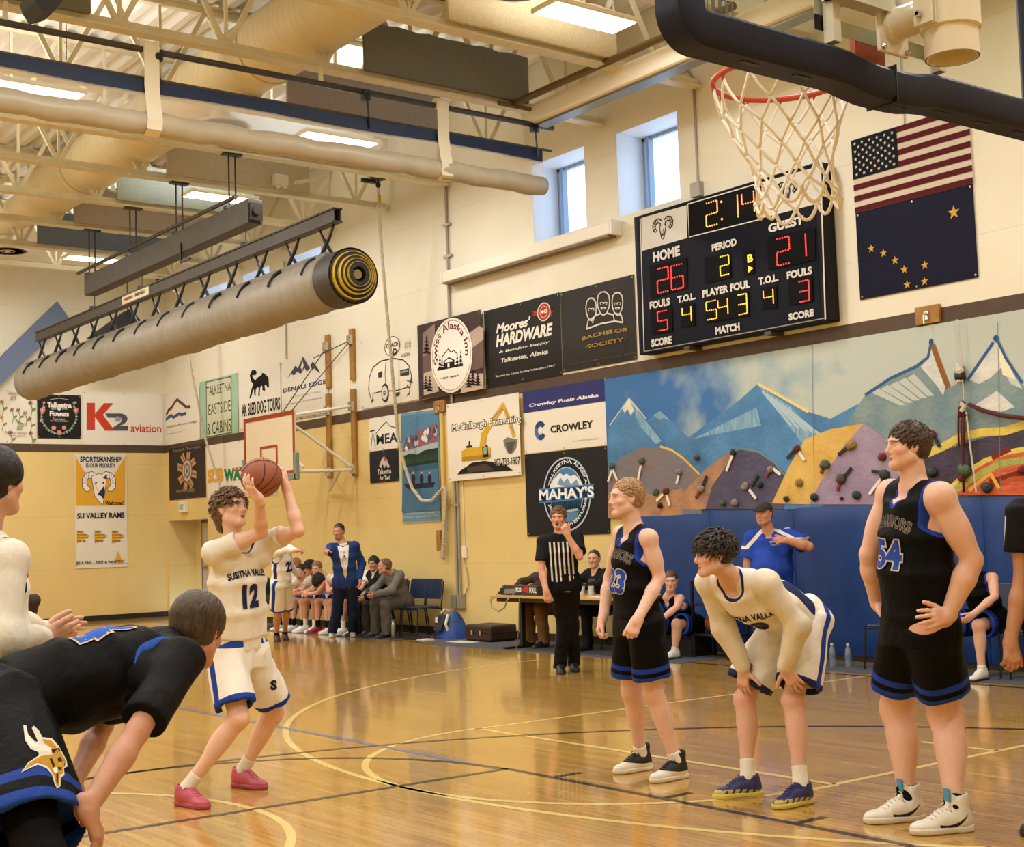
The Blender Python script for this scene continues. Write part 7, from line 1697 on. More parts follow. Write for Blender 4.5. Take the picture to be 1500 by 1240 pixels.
def add_shoe(B,s,upper,sole,laces,high=.0,two=None,accent=None,h=None,tongue=None,L=1.0):
    """built in the frame of the foot"""
    sc=B.sc*L;f=B.toe[s];u=V(0,0,1);r=np.cross(f,u);o=B.an[s]*V(1,1,0)+V(0,0,B.S.get('foot_z',0));F=np.array([r,f,u])
    W=lambda x,y,z:o+(r*x+f*y+u*z)*sc
    E=lambda c,rr,k=.04:ell(W(*c),np.array(rr)*sc,F,k)
    up=[E((0,-.035,.050),(.037,.042,.050)),E((0,.045,.048),(.042,.085,.046)),E((.002,.145,.032),(.045,.074,.030)),E((0,.035,.066),(.034,.060,.040)),cone(W(0,-.012,.06),W(0,-.018,.105+high),.043*sc,.044*sc,.03),cone(W(0,.03,.085),W(0,.012,.115+high),.022*sc,.020*sc,.02)]
    hollow=[cone(W(0,-.012,.105+high),W(0,-.02,.16+high),.036*sc,.04*sc,.006,'s')]
    bot=half(W(0,.05,.010),-u,.2*sc,.008)
    hm=h or (.0055 if B.fine else .010)
    vs,Q=surface(up+hollow+[bot],hm);Lc=((vs-o)@F.T)/sc;A,ov={},[]
    if two:A['upper_tone']=Lc[:,2]-two[0]-two[2]*np.maximum(0,Lc[:,1]-.03);ov.append(('upper_tone',two[1]))
    if accent:A['accent']=accent[0](Lc);ov.append(('accent',accent[1]))
    key='shoe_%s_%s'%(upper.strip('#'),''.join(a+c.strip('#') for a,c in ov));sh=np_mesh('shoe',vs,Q,attr_mat(key,upper,ov,.5,.1,150,spec=.5),B.T,None,A)
    so=[E((0,-.035,.02),(.041,.047,.05)),E((0,.045,.02),(.043,.10,.05)),E((.002,.140,.02),(.051,.083,.05)),half(W(0,.05,.030),u,.2*sc,.006),half(W(0,.05,.001),-u,.2*sc,.006)]
    v2,Q2=surface(so,hm*.9);np_mesh('sole',v2,Q2,mat('sole_'+sole.strip('#'),sole,.5),sh)
    if B.fine:
        q=MB()
        bv_=bvh_of(vs,Q)
        def top(x,y):
            hit=bv_.ray_cast(Vector(W(x,y,.30)),Vector((0,0,-1)))[0];return np.array(hit)+V(0,0,.002) if hit else W(x,y,.07)
        for i in range(6):y=.125-.018*i;q.tube([top(x,y+.006*(1-abs(x)*40)) for x in (-.024,-.014,0,.014,.024)],.0030*sc,6)
        q.tube([W(-.005,.022,.115+high*.5),W(-.03,.05,.118),W(-.035,.035,.09)],.0028*sc,6);q.tube([W(.005,.022,.115+high*.5),W(.032,.05,.116),(W(.034,.03,.092))],.0028*sc,6)
        q.build('laces',mat('lace_'+laces.strip('#'),laces,.8),sh,True)
        if tongue:q=MB();q.obox(W(0,.036,.118+high),(.024*sc,.005*sc,.028*sc),np.array([r,norm(f-u*.0),u]),0,.002);q.build('tongue',mat('tongue_'+tongue.strip('#'),tongue,.7),sh)
    return sh,W,F
def bvh_of(vs,Q):return BVHTree.FromPolygons([Vector(v) for v in vs],[tuple(map(int,q)) for q in Q])
def bvh_obj(o):
    me=o.data;c=np.zeros(len(me.vertices)*3);me.vertices.foreach_get('co',c);l=np.zeros(len(me.loops),np.int32);me.loops.foreach_get('vertex_index',l);return bvh_of(c.reshape(-1,3),l.reshape(-1,4))
def project_print(B,bvh,centre,right,up,items,name='lettering',lift=.005,toward=None):
    """print flat letters on a garment: items = (colour, text or outline, x0, y0, x1, y1, bold, shear, bend)"""
    right,up=norm(right),None if up is None else norm(up);n=norm(np.cross(right,up)) if toward is None else norm(toward)
    mb=MB();ms=[]
    for li,it in enumerate(items):
        c,what,x0,y0,x1,y1=it[:6];ex=it[6] if len(it)>6 else {}
        if isinstance(what,str):co,fs,_=text_geo(what,ex.get('bold',.03),ex.get('shear',0))
        else:
            from mathutils.geometry import tessellate_polygon
            co=np.array(what,float);fs=[tuple(t) for t in tessellate_polygon([[Vector((a,b,0)) for a,b in what]])]
        bm=bmesh.new();vv=[bm.verts.new((a*(x1-x0)+x0,b*(y1-y0)+y0,0)) for a,b in co]
        for f_ in fs:
            try:bm.faces.new([vv[i] for i in f_])
            except ValueError:pass
        for _ in range(3):
            ed=[e for e in bm.edges if e.calc_length()>.03]
            if not ed:break
            bmesh.ops.subdivide_edges(bm,edges=ed,cuts=1);bmesh.ops.triangulate(bm,faces=bm.faces[:])
        bm.verts.index_update();out=[]
        for v in bm.verts:
            x,y=v.co.x,v.co.y+ex.get('bend',0)*(1-((v.co.x-(x0+x1)/2)/((x1-x0)/2))**2)
            p=centre+right*x+up*y;hit=bvh.ray_cast(Vector(p+n*.5),Vector(-n),1.0)
            if hit[0] is None:near=bvh.find_nearest(Vector(p));q=np.array(near[0])+np.array(near[1])*(lift+.0006*li)
            else:q=np.array(hit[0])+n*(lift+.0006*li)
            out.append(q)
        mm=ink(c)
        if mm not in ms:ms.append(mm)
        mb.add(out,[tuple(v.index for v in f_.verts) for f_ in bm.faces],ms.index(mm));bm.free()
    return mb.build(name,ms,B.T)
# ------------------------------------------------------------------ the players
NAVY,BLUE,BLK,WHT='#222a58','#1e3c98','#040405','#e6e1d6'
def hv(p,q,d0,d1):return at(*q,d1)-at(*p,d0)
GH=dict(curl=(38,45,30),spread=2,thumb=(.35,.85,.45)) # relaxed hand
# --- the shooter
D=8.3
S=dict(D=D,sc=1.0,neck=(345,786),pelvis=(350,955),pel_d=.03,phi=-88,phi_p=-80,sh_lift={'R':-.01,'L':.02},sh_fwd={'R':.05,'L':.05},head=(339,746),head_d=-.02,look=(-70,14),head_up=V(.1,.1,1),skin='#deb49c',
         arm={'R':((383,779),-1,(379,730),-1),'L':((437,777),-1,(420,716),1)},leg={'R':((350,1052),(262,1178),(322,1188)),'L':((401,1044),(344,1151),(405,1158))},
         hair=('curly','#5d4630'),brow='#4a3726',mouth=.004,
         hand={'R':dict(f=hv((379,730),(362,708),8.05,8.02),n=hv((372,722),(383,699),8.05,8.10),curl=(14,20,16),spread=9,thumb=(.9,.4,-.1)),'L':dict(f=hv((420,716),(410,684),8.1,8.06),n=hv((416,702),(383,699),8.1,8.1),curl=(8,16,14),spread=9,thumb=(.8,.5,-.1))})
B=build_person('person in white jersey 12 shooting a basketball at the free throw line',S);SHOOT=B
add_top(B,'#e0d9ca','tee',None,neck='crew',o=.006,name='undershirt',sleeve=.52,hem=.0,sleeve_r=(.060,.070),wr=.004)
ob,vs,Q=add_top(B,WHT,'tank',NAVY,.020,o=.016,w=.2,hem=.088,trim_on='N',side=(.0,.035,.05,.30,NAVY),wr=.006,neck_low=.02)
bv=bvh_of(vs,Q);c=B.pel+B.up*.45
project_print(B,bv,c,B.rc*-1,B.upc,[('#2b2a33','SUSITNA VALLEY',-.115,.005,.145,.045,dict(bend=.02,bold=.04)),('#26284a','12',-.04,-.165,.07,-.02,dict(bold=.06))],toward=B.fc)
SS=add_shorts(B,WHT,bands=[(-.05,.032)],stripe=(.0,.022),waist=(.05,BLUE),length=.80,r0=.108,r1=.126,band_c=BLUE,stripe_c=BLUE,wr=.006)
ec=at(401,1003,8.2);nr=norm(_C-ec);rt=norm(np.cross(V(0,0,1),nr));project_print(B,bvh_obj(SS),ec,rt,np.cross(nr,rt),[('#22222c','S',-.02,-.03,.02,.03,dict(bold=.06))],'shorts_letter',.004,toward=nr)
for s in 'RL':add_sock(B,s,.115,'#ddd6c8');add_shoe(B,s,'#b24a5e','#a53f52','#c2667a')
BALLC=at(383,699,8.16)
basketball(BALLC,.1195,'orange basketball held above the head of the shooting player',rot=np.array([norm(V(.5,-.6,.5)),norm(np.cross(V(.5,-.6,.5),V(.3,.9,.6))),norm(np.cross(V(.5,-.6,.5),np.cross(V(.5,-.6,.5),V(.3,.9,.6))))]))

# --- number 23
D=8.45
S=dict(D=D,sc=1.0,neck=(930,770),pelvis=(934,907),phi=165,head=(917,729),look=(160,2),skin='#deb59f',head_d=-.01,
         arm={'L':((966,846,'d',8.28),-1,(934,907,'d',8.14),-1),'R':((893,846),1,(883,905),-1)},leg={'R':((924,1012),(951,1126),(889,1136)),'L':((957,1016),(1003,1138),(950,1148))},
         hair=('short','#8b6a45'),brow='#7c6040',hand={'L':dict(f=V(-.45,.1,-.8),n=V(.6,.6,-.1),curl=(48,60,40),spread=1,thumb=(.25,.9,.5)),'R':dict(f=V(-.3,.1,-.9),n=V(.5,-.7,0),curl=(40,50,35),spread=2,thumb=(.3,.9,.4))})
B=build_person('person in black jersey 23 standing with arms hanging at the lane line',S)
def warriors(B,vs,Q,num):
    bv=bvh_of(vs,Q);c=B.neck-B.upc*.24*B.sc
    it=[('#8d8276','WARRIORS',-.135,.015,.135,.075,dict(bold=.05,bend=.035)),('#2a2422','WARRIORS',-.133,.018,.133,.072,dict(bold=.0,bend=.035)),('#c2b7a8',num,-.105,-.165,.105,-.005,dict(bold=.09)),('#2a47a4',num,-.098,-.159,.098,-.011,dict(bold=.04))]
    project_print(B,bv,c,-B.rc,B.upc,it,toward=B.fc)
ob,vs,Q=add_top(B,BLK,'tank',BLUE,.017,neck='vee',hem=-.02,w=.0);warriors(B,vs,Q,'23')
add_shorts(B,BLK,bands=[(-.05,.030),(.056,.086)],length=.745,r0=.102,r1=.114,band_c=BLUE)
for s in 'RL':add_sock(B,s,.075,'#e2dccf');add_shoe(B,s,'#e2dccf','#dcd6c8','#131316',high=.045,two=(.050,'#0c0c0e',.17))

# --- number 0, hands on knees
D=7.62
S=dict(D=D,sc=.99,neck=(1072,842),neck_d=-.02,pelvis=(1166,906),pel_d=.30,phi=192,phi_p=190,chest_up=V(-.72,-.16,.62),fz=-.45,pel_up=.9,head=(1044,811),head_d=-.08,look=(158,-4),skin='#d6a992',shw=1.05,
         arm={'L':('ik',(1150,978,'k',-.09),(.3,-.6,.2)),'R':('ik',(1089,980,'k',-.09),(.2,.6,.2))},leg={'R':((1090,1024),(1112,1164),(1046,1170)),'L':((1161,1026),(1186,1175),(1138,1185))},
         hair=('messy','#241c17'),brow='#231b16',hand={'L':dict(f=V(.35,-.35,-.85),n=V(.8,.5,.1),curl=(12,20,14),spread=7,thumb=(.9,.35,.1)),'R':dict(f=V(.05,.15,-.95),n=V(.95,.1,.1),curl=(14,24,16),spread=6,thumb=(.9,.35,.1))})
B=build_person('person in white jersey 0 bending with hands on knees',S)
add_top(B,'#ddd4c0','long',None,neck=None,o=.004,name='undershirt',hem=.05,wr=.005,sleeve_r=(.076,.08))
ob,vs,Q=add_top(B,WHT,'tank',NAVY,.018,o=.020,w=.2,hem=-.02,side=(-.01,.045,.06,.34,NAVY),wr=.006,neck_low=.03)
bv=bvh_of(vs,Q);c=B.neck*.45+B.pel*.55
project_print(B,bv,c,-B.rc,B.upc,[('#2b2a33','SUSITNA VALLEY',-.16,.06,.16,.105,dict(bend=.02)),('#26284a','0',-.05,-.08,.04,.045,dict(bold=.07))],toward=B.fc)
SH=add_shorts(B,WHT,bands=[(-.05,.030)],stripe=(.0,.024),length=.82,r0=.112,r1=.140,band_c=NAVY,stripe_c=BLUE,wr=.007)
for s in 'RL':add_sock(B,s,.12,'#e6e1d6');add_shoe(B,s,'#23275f','#cdbf62','#23275f',two=(.048,'#23275f',-.02),accent=(lambda L:np.minimum(.052-L[:,2]-.12*np.maximum(0,.06-L[:,1]),.02*np.sin(L[:,0]*180)*np.sin(L[:,1]*150+L[:,2]*90)+.006),'#b8ab5c'))

# --- number 54
D=6.92
S=dict(D=D,sc=1.10,bulk=1.13,limb=1.18,neck=(1340,706),pelvis=(1346,912),phi=162,head=(1329,653),look=(150,3),skin='#dfb29c',fat=.004,shw=1.04,hsc=.98,
         arm={'L':((1424,820),1,(1388,902),-1),'R':((1274,812),1,(1285,884),1)},leg={'R':((1313,1038),(1350,1200),(1259,1207)),'L':((1384,1046),(1420,1216),(1336,1223))},
         hair=('fringe','#3a2a1e'),brow='#35271d',hand={'L':dict(f=V(-.95,.05,-.02),n=V(.1,.95,-.2),curl=(18,22,16),spread=8,thumb=(.5,.6,.1)),'R':dict(f=V(-.1,-.55,-.75),n=V(.4,-.6,.3),curl=(40,40,30),spread=6,thumb=(.6,.6,-.2))})
B=build_person('tall person in black jersey 54 standing with hands on hips',S)
ob,vs,Q=add_top(B,BLK,'tank',BLUE,.017,neck='vee',hem=-.02,w=.0,belly=1.02);warriors(B,vs,Q,'54')
add_shorts(B,BLK,bands=[(-.05,.032),(.060,.092)],length=.735,r0=.104,r1=.114,band_c=BLUE)
def swoosh(Lc): # hooked tick on the outer and inner side
    y,z=Lc[:,1],Lc[:,2];t=(y+.04)/.14;mid=.075-.045*np.sin(np.clip(t,0,1)*2.2)+.02*np.clip(.35-t,0,1);wd=.010*np.clip(np.sin(np.clip(t,0,1)*math.pi*.75+.15),0,1)
    return np.where((t>0)&(t<1),wd-np.abs(z-mid),-1)
for s in 'RL':add_sock(B,s,.075,'#141417');add_shoe(B,s,'#e0dacd','#d6cfc0','#d8d2c4',high=.045,accent=(swoosh,'#141417'),tongue='#4d8fb0')

# --- bending player in the left foreground
D=4.5
S=dict(D=D,sc=1.03,neck=(250,944),neck_d=.30,pelvis=(0,1030),pel_d=-.02,phi=8,phi_p=5,chest_up=V(.92,.1,.36),fz=-.6,pel_up=.75,head=(291,922),head_d=.10,look=(38,-22),skin='#c4937a',shw=1.0,
         arm={'R':((200,1072,'d',4.32),-1,(127,1186,'d',4.10),-1),'L':((150,1062),1,(106,1150),-1)},leg={'R':((54,1243),(1.51,3.72,0),(1.78,3.75,0)),'L':((20,1210),(1.25,4.25,0),(1.5,4.3,0))},
         hair=('bowl','#3d2d1f'),hand={'R':dict(f=V(.35,-.1,-.93),n=V(-.75,.5,-.2),curl=(24,32,22),spread=4,thumb=(.5,.75,.3)),'L':dict(f=V(.3,.1,-.9),n=V(-.7,-.5,-.2),curl=(24,32,22),spread=4,thumb=(.5,.75,.3))})
B=build_person('person in black jersey bending forward in the left foreground, seen from behind',S)
add_top(B,'#101012','tee',None,neck='crew',o=.012,name='undershirt',sleeve=.86,hem=.0,sleeve_r=(.070,.074),wr=.003)
ob,vs,Q=add_top(B,BLK,'tank','#2c56b4',.020,o=.024,w=.1,hem=-.04,trim_on='RL',belly=1.02,wr=.005)
bv=bvh_of(vs,Q);back=-B.fc
project_print(B,bv,B.neck-B.upc*.21,B.rc,B.upc,[('#c9b48a','4',-.075,-.12,.075,.09,dict(bold=.10)),('#2c56b4','4',-.068,-.113,.068,.083,dict(bold=.06))],toward=back)
SHO=add_shorts(B,BLK,bands=[(-.05,.034),(.075,.112)],length=.88,r0=.125,r1=.152,band_c='#1f3f92',wr=.006)
for s in 'RL':add_sock(B,s,.12,'#141417');add_shoe(B,s,'#1a1a1c','#dcd6c8','#1a1a1c')
vs_,Q_=surface([cone(B.kn['R']-norm(B.kn['R']-B.hip['R'])*.24,B.kn['R']+norm(B.an['R']-B.kn['R'])*.02,.092,.068,.03),cone(B.kn['R'],B.kn['R']+norm(B.an['R']-B.kn['R'])*.14,.066,.060,.03)],.008);np_mesh('knee_sleeve',vs_,Q_,attr_mat('cloth_black_knit','#121214',(),.8),B.T)
# horned helmet head emblem on the side of the shorts
bv=bvh_obj(SHO);zz=zf(0,850,3.18)
ec=at(*zz(205,820),4.2);nrm=norm(_C-ec);rt=norm(np.cross(V(0,0,1),nrm));upv=np.cross(nrm,rt);k_=4.35/FPX/3.18
g=lambda pts:[((x-205)*k_,(820-y)*k_) for x,y in pts]
def outline(c,pts):p=g(pts);return (c,p,0,0,1,1)
EM=[outline('#d9d2c2',[(118,676),(130,676),(138,716),(168,752),(180,752),(154,690),(162,680),(184,702),(198,734),(240,742),(268,778),(300,840),(304,870),(288,876),(290,905),(274,914),(272,950),(258,957),(248,940),(238,900),(216,870),(180,852),(150,862),(112,878),(140,838),(184,812),(182,798),(150,782),(126,742)]),
      outline('#e6e1d6',[(124,686),(134,722),(166,760),(206,768),(240,790),(238,802),(188,790),(154,774),(132,740)]),outline('#b98a2e',[(198,742),(236,750),(264,788),(244,790),(206,760)]),
      outline('#b98a2e',[(122,868),(146,840),(190,816),(244,812),(262,790),(280,812),(296,848),(284,866),(284,898),(270,900),(268,948),(256,946),(246,902),(222,862),(184,842),(150,852)]),
      outline('#2a1d14',[(236,790),(270,786),(276,800),(240,808)]),outline('#2a1d14',[(228,830),(238,828),(250,858),(244,872)]),outline('#2a1d14',[(262,830),(276,826),(282,842),(266,846)]),outline('#2a1d14',[(262,868),(282,872),(270,884)]),outline('#e6e1d6',[(240,872),(258,868),(262,890),(248,892)]),outline('#2a1d14',[(256,896),(264,896),(262,936),(256,930)])]
project_print(B,bv,ec,rt,upv,EM,'emblem',.004,toward=nrm)

# --- player at the left edge, clapping
D=5.0
S=dict(D=D,sc=1.0,neck=(-28,778),pelvis=(-24,1000),phi=16,head=(-4,704),head_d=.02,look=(26,-3),skin='#cfa188',head_up=V(0,0,1),
         arm={'R':((4,936),-1,(62,934),1),'L':((30,930),1,(62,924),1)},sh_lift={'R':-.03,'L':-.03},shw=.92,leg={'R':((6,1180),(1.48,4.45,0),(1.74,4.5,0)),'L':((30,1170),(1.45,4.85,0),(1.72,4.9,0))},
         hair=('bowl','#1b1512'),hand={'R':dict(f=V(.9,.2,.06),n=V(0,1,.5),curl=(10,10,8),spread=4,thumb=(.55,.8,-.1)),'L':dict(f=V(.9,-.05,.10),n=V(0,-1,-.4),curl=(8,8,6),spread=4,thumb=(.55,.8,-.1))})
B=build_person('person in white long sleeved jersey clapping at the left edge of the court',S)
add_top(B,'#dfd8ca','long',None,neck='crew',o=.006,name='undershirt',hem=.05,wr=.006,sleeve_r=(.070,.08))
ob,vs,Q=add_top(B,WHT,'tank',NAVY,.010,o=.022,w=.2,hem=-.04,wr=.006)
add_shorts(B,WHT,bands=[(-.05,.03)],stripe=(.0,.024),length=.85,r0=.122,r1=.14,band_c=BLUE,stripe_c=BLUE)
for s in 'RL':add_sock(B,s,.12,'#e6e1d6');add_shoe(B,s,'#d8d2c6','#d8d2c6','#d8d2c6')

# ------------------------------------------------------------------ referees, coach, people along the wall
D=14.72
S=dict(D=D,sc=1.0,res=.8,neck=(820,781),pelvis=(825,852),phi=-128,head=(818,758),look=(-140,-2),skin='#cf987c',fine=True,mouth=0,
         arm={'R':((793,832),-1,(800,866),-1),'L':((849,815),-1,(831,783),-1)},leg={'R':((827,912),(820,984),(827,991)),'L':((837,914),(840,981),(846,986))},
         hair=('fringe','#5a4029'),hand={'L':dict(f=V(-.3,.1,.8),n=V(.5,.6,.2),curl=(50,60,40),spread=1,thumb=(.4,.8,.4)),'R':GH|dict(f=V(.1,-.1,-.9),n=V(.5,.6,0))})
B=build_person('referee in striped shirt and black trousers raising a hand to the mouth',S)
def refstripe(vs):x=(vs-B.neck)@B.rc;h_=(vs-B.neck)@B.upc;fr_=(vs-B.neck)@B.fc;return np.where((fr_>-.02)&(h_<-.08)&(np.abs(x)<.135+.10*np.maximum(0,-h_-.1)*.3),.009-np.abs((x+.23)%.046-.023),-1)
add_top(B,'#141416','tee',None,neck='crew',o=.012,hem=-.02,name='striped_shirt',sleeve=.75,w=.5,extra=[('strip',refstripe,'#d9d4c8')])
add_trousers(B,'#121214');[add_shoe(B,s,'#121214','#121214','#121214') for s in 'RL']
q=MB();wp=B.hd.W(.0,.105,-.068);q.ball(wp,.012,8);q.tube([wp,wp+B.hd.f*.02],.008,6);q.build('whistle',M_BLACK,B.T)

D=6.6
S=dict(D=D,sc=1.02,neck=(1556,728),pelvis=(1560,905),phi=-150,head=(1550,672),look=(170,0),skin='#c08f72',
         arm={'R':((1497,846),1,(1480,940),-1),'L':((1610,846),1,(1612,930),-1)},leg={'R':((1535,1050),(1545,1212),(1515,1222)),'L':((1585,1055),(1600,1225),(1570,1236))},
         hair=('short','#3a2a1e'),hand={'R':dict(f=V(-.15,-.1,-.95),n=V(.5,.75,0),curl=(30,40,28),spread=4,thumb=(.5,.8,.3))})
B=build_person('referee mostly outside the right edge, striped sleeve and hanging forearm showing',S)
def refstripe2(vs):
    x=(vs-B.neck)@B.rc;h_=(vs-B.neck)@B.upc;d=np.linalg.norm(vs-(B.sh['R']*.75+B.el['R']*.25),axis=1);a=np.where((h_<-.08)&(np.abs(x)<.14),.010-np.abs((x+.23)%.046-.023),-1)
    return np.maximum(a,np.where(((vs-B.sh['R'])@norm(B.el['R']-B.sh['R'])>.02)&((vs-B.sh['R'])@norm(B.el['R']-B.sh['R'])<.17),.014-np.abs((vs-B.sh['R'])@B.fc-.02),-1))
add_top(B,'#141416','tee',None,neck='crew',o=.010,hem=.02,name='striped_shirt',sleeve=.62,w=.5,extra=[('strip',refstripe2,'#d9d4c8')],sleeve_r=(.074,.082))
add_trousers(B,'#121214');[add_shoe(B,s,'#121214','#121214','#121214') for s in 'RL']

D=20.75
S=dict(D=D,sc=1.02,fine=False,res=.75,neck=(502,794),pelvis=(506,851),phi=-118,head=(496,778),look=(-145,-6),skin='#b98465',
         arm={'R':((483,808),-1,(479,806),-1),'L':((530,825),1,(527,848),-1)},leg={'R':((494,896),(487,932),(485,939)),'L':((517,897),(517,931),(518,939))},
         hair=('crop','#1d1713'),hand={'R':dict(f=V(-.5,-.8,0),n=V(0,0,-1),curl=(40,50,30),per=(0,1,1,1)),'L':GH|dict(f=V(0,0,-1),n=V(-1,0,0))},beard=[((0,.06,-.10),(.06,.05,.03),'#3a2b22',.7)])
B=build_person('person in navy suit and pale tie standing and pointing beside the bench',S)
add_top(B,'#ddd8cc','vest',None,neck='crew',o=.004,name='dress_shirt',hem=.1,w=.5)
ob,vs,Q=add_top(B,'#22386f','long',None,neck='vee',o=.013,hem=-.15,name='suit_jacket',w=.5,neck_low=.22,sleeve_r=(.066,.08),wr=.003)
bv=bvh_of(vs,Q)
project_print(B,bv,B.neck-B.upc*.24,-B.rc,B.upc,[('#ddd8cc',[(0,1),(1,1),(.78,.1),(.5,-.35),(.22,.1)],-.085,-.12,.085,.20,{}),('#c8b27c',[(.3,1),(.7,1),(.95,.05),(.5,-.1),(.05,.05)],-.028,-.25,.028,.17,{})],'shirt_front',.012,toward=B.fc)
add_trousers(B,'#1d2c58',r=(.098,.08,.072));[add_shoe(B,s,'#ddd8cc','#ddd8cc','#ddd8cc') for s in 'RL']

D=20.7
S=dict(D=D,sc=.97,fine=False,res=.75,neck=(412,802),pelvis=(412,851),phi=-58,head=(416,784),look=(-45,0),skin='#c9987c',
         arm={'R':((424,804),-1,(433,806),-1),'L':((424,826),1,(436,842),1)},leg={'R':((406,900),(405,938),(413,945)),'L':((419,898),(417,936),(428,942))},
         hair=('short','#2a1f18'),hand={'R':dict(f=V(.75,-.6,0),n=V(0,0,-1),curl=(50,60,30),per=(0,1,1,1))})
B=build_person('person in white jersey 22 standing before the bench and pointing right',S)
add_top(B,'#dfd8ca','long',None,neck='crew',o=.005,name='undershirt',hem=.05)
ob,vs,Q=add_top(B,WHT,'tank',NAVY,.018,o=.02,w=.25,hem=-.02,side=(0,.03,.05,.3,NAVY));bv=bvh_of(vs,Q)
project_print(B,bv,B.neck-B.upc*.22,-B.rc,B.upc,[('#26284a','22',-.09,-.13,.09,.02,dict(bold=.06))],toward=B.fc)
add_shorts(B,WHT,bands=[(-.05,.04)],stripe=(0,.028),length=.8,band_c=BLUE,stripe_c=BLUE);
for s in 'RL':add_sock(B,s,.12,'#141417');add_shoe(B,s,'#4a3325','#3a2a20','#2a1e18')

# seated people: world coordinates, seats face -X
def seated(label,y,lean=.25,tw=0.0,hd=None,look=(180,-8),arms='clasp',x=11.70,**k):
    dz=k.pop('sz',.46)-.46;nk=V(x-.05-.50*math.sin(lean),y+tw*.1,.53+dz+.50*math.cos(lean));hz=nk+V(-.06-.10*math.sin(lean),0,.155-.06*lean)
    if hd is not None:hz=V(*hd)
    a={}
    for s,sg in (('R',1),('L',-1)):
        if arms=='clasp':e,w_=(nk[0]-.18,y+sg*.26,.76-.10*lean),(nk[0]-.36,y+sg*.05,.66)
        elif arms=='face':e,w_=(nk[0]-.20,y+sg*.17,.70),(nk[0]-.17,y+sg*.07,nk[2]-.06)
        elif arms=='table':e,w_=(nk[0]-.14,y+sg*.27,.86),(nk[0]-.36,y+sg*.14,.80)
        else:e,w_=(nk[0]-.10,y+sg*.27,.78+dz),(nk[0]-.30,y+sg*.16,.62+dz)
        a[s]=(e,1,w_,1)
    kx=x-.43
    S=dict(D=20,sc=k.pop('sc',.97),fine=False,res=k.pop('res',.8),neck=tuple(nk),pelvis=(x-.02,y,.545+dz),phi=180,pel_up=.8,fz=-math.sin(lean)*.5,head=tuple(hz),look=look,arm=a,report=False,
             leg={'R':((kx,y+k.get('kw',.15),.51+dz*.6),(kx+.0+k.get('fx',.06),y+.15,0),(kx-.22,y+.18,0)),'L':((kx,y-k.pop('kw',.15),.51+dz*.6),(kx+k.pop('fx',.06),y-.15,0),(kx-.22,y-.18,0))},**k)
    return build_person(label,S)
def bench_player(label,y,lean,hair,hd=None,look=(180,-8),arms='clasp',shoes='#d8d2c6',tee='#dcd5c6',socks='#141417',**k):
    B=seated(label,y,lean,0,hd,look,arms,hair=hair,group=None,**k)
    add_top(B,tee,'tee',None,neck='crew',o=.012,hem=-.03,name='warmup_shirt',sleeve=.6)
    add_shorts(B,WHT,bands=[(-.05,.04)],length=.82,band_c=BLUE,r0=.118,r1=.125)
    for s in 'RL':add_sock(B,s,.14,socks);add_shoe(B,s,shoes,shoes,'#d8d2c6')
    return B
hx=lambda x,y,X=11.42:on_x(x,y,X)
p=hx(432,827);bench_player('bench player with reddish hair partly behind the pointing player 22',21.56,.3,('short','#8a5a38'),tuple(p),skin='#cf9d82')
p=hx(440,836,11.3);bench_player('bench player with dark hair leaning forward, second from the pointing player 22',21.1,.5,('short','#1d1613'),tuple(p),look=(200,-4),skin='#cfa085',shoes='#e0dbd0')
p=hx(453,832,11.25);bench_player('bench player with black hair in the middle of the seated row',20.68,.55,('messy','#17110f'),tuple(p),look=(190,-10),skin='#b98465',shoes='#e0dbd0',socks='#e0dbd0')
p=hx(464,832,11.20);bench_player('bench player with light brown hair and red shoes',20.26,.6,('short','#7a5236'),tuple(p),look=(215,-12),skin='#d2a287',shoes='#8a1f22')
p=hx(468,852,11.12);bench_player('bench player bowing a dark haired head into both hands next to the coach',19.84,.85,('messy','#120e0c'),tuple(p),look=(190,-62),arms='face',skin='#c9987c',head_up=V(-1,0,.2))
p=hx(480,845,11.55);B=bench_player('bench player in white mostly hidden behind the man in the navy suit',19.42,.2,('short','#4a3728'),None,skin='#cfa085',socks='#d8d2c6',shoes='#d8d2c6')

p=hx(563,829,11.45)
B=seated('person in grey jacket sitting in profile beside the empty navy chair',on_x(563,829,11.36)[1],.30,0,tuple(on_x(563,829,11.36)),(150,-2),'clasp',hair=('crop','#5d4635'),skin='#c58f72',sc=1.0)
add_top(B,'#6e6a62','long',None,neck='crew',o=.014,hem=-.06,name='jacket',sleeve_r=(.074,.08),wr=.006);add_top(B,'#5b7190','vest',None,neck=None,o=.012,hem=.2,name='shirt_collar')
add_trousers(B,'#57514a',r=(.105,.085,.078));[add_shoe(B,s,'#1d1a18','#1d1a18','#1d1a18') for s in 'RL']
B=seated('person in black jacket with dark hair sitting beside the man in grey',on_x(547,825,11.5)[1],.22,0,tuple(on_x(547,825,11.5)),(215,-4),'rest',hair=('fringe','#15100e'),skin='#bb8a6c',sc=.97)
add_top(B,'#191a1c','long',None,neck='vee',o=.022,hem=-.05,name='jacket',sleeve_r=(.078,.08));add_top(B,'#d6d1c6','vest',None,neck=None,o=.010,hem=.2,name='shirt')
add_trousers(B,'#2f2e2c');[add_shoe(B,s,'#1a1817','#1a1817','#1a1817') for s in 'RL']
B=seated('person in olive trousers and teal top sitting behind the shooting player',22.6,.75,0,None,(200,-20),'clasp',hair=('short','#3a2a1e'),skin='#c9987c')
add_top(B,'#2a5a72','tee',None,neck='crew',o=.018,hem=-.05,name='shirt');add_trousers(B,'#5d5442');[add_shoe(B,s,'#241d18','#241d18','#241d18') for s in 'RL']

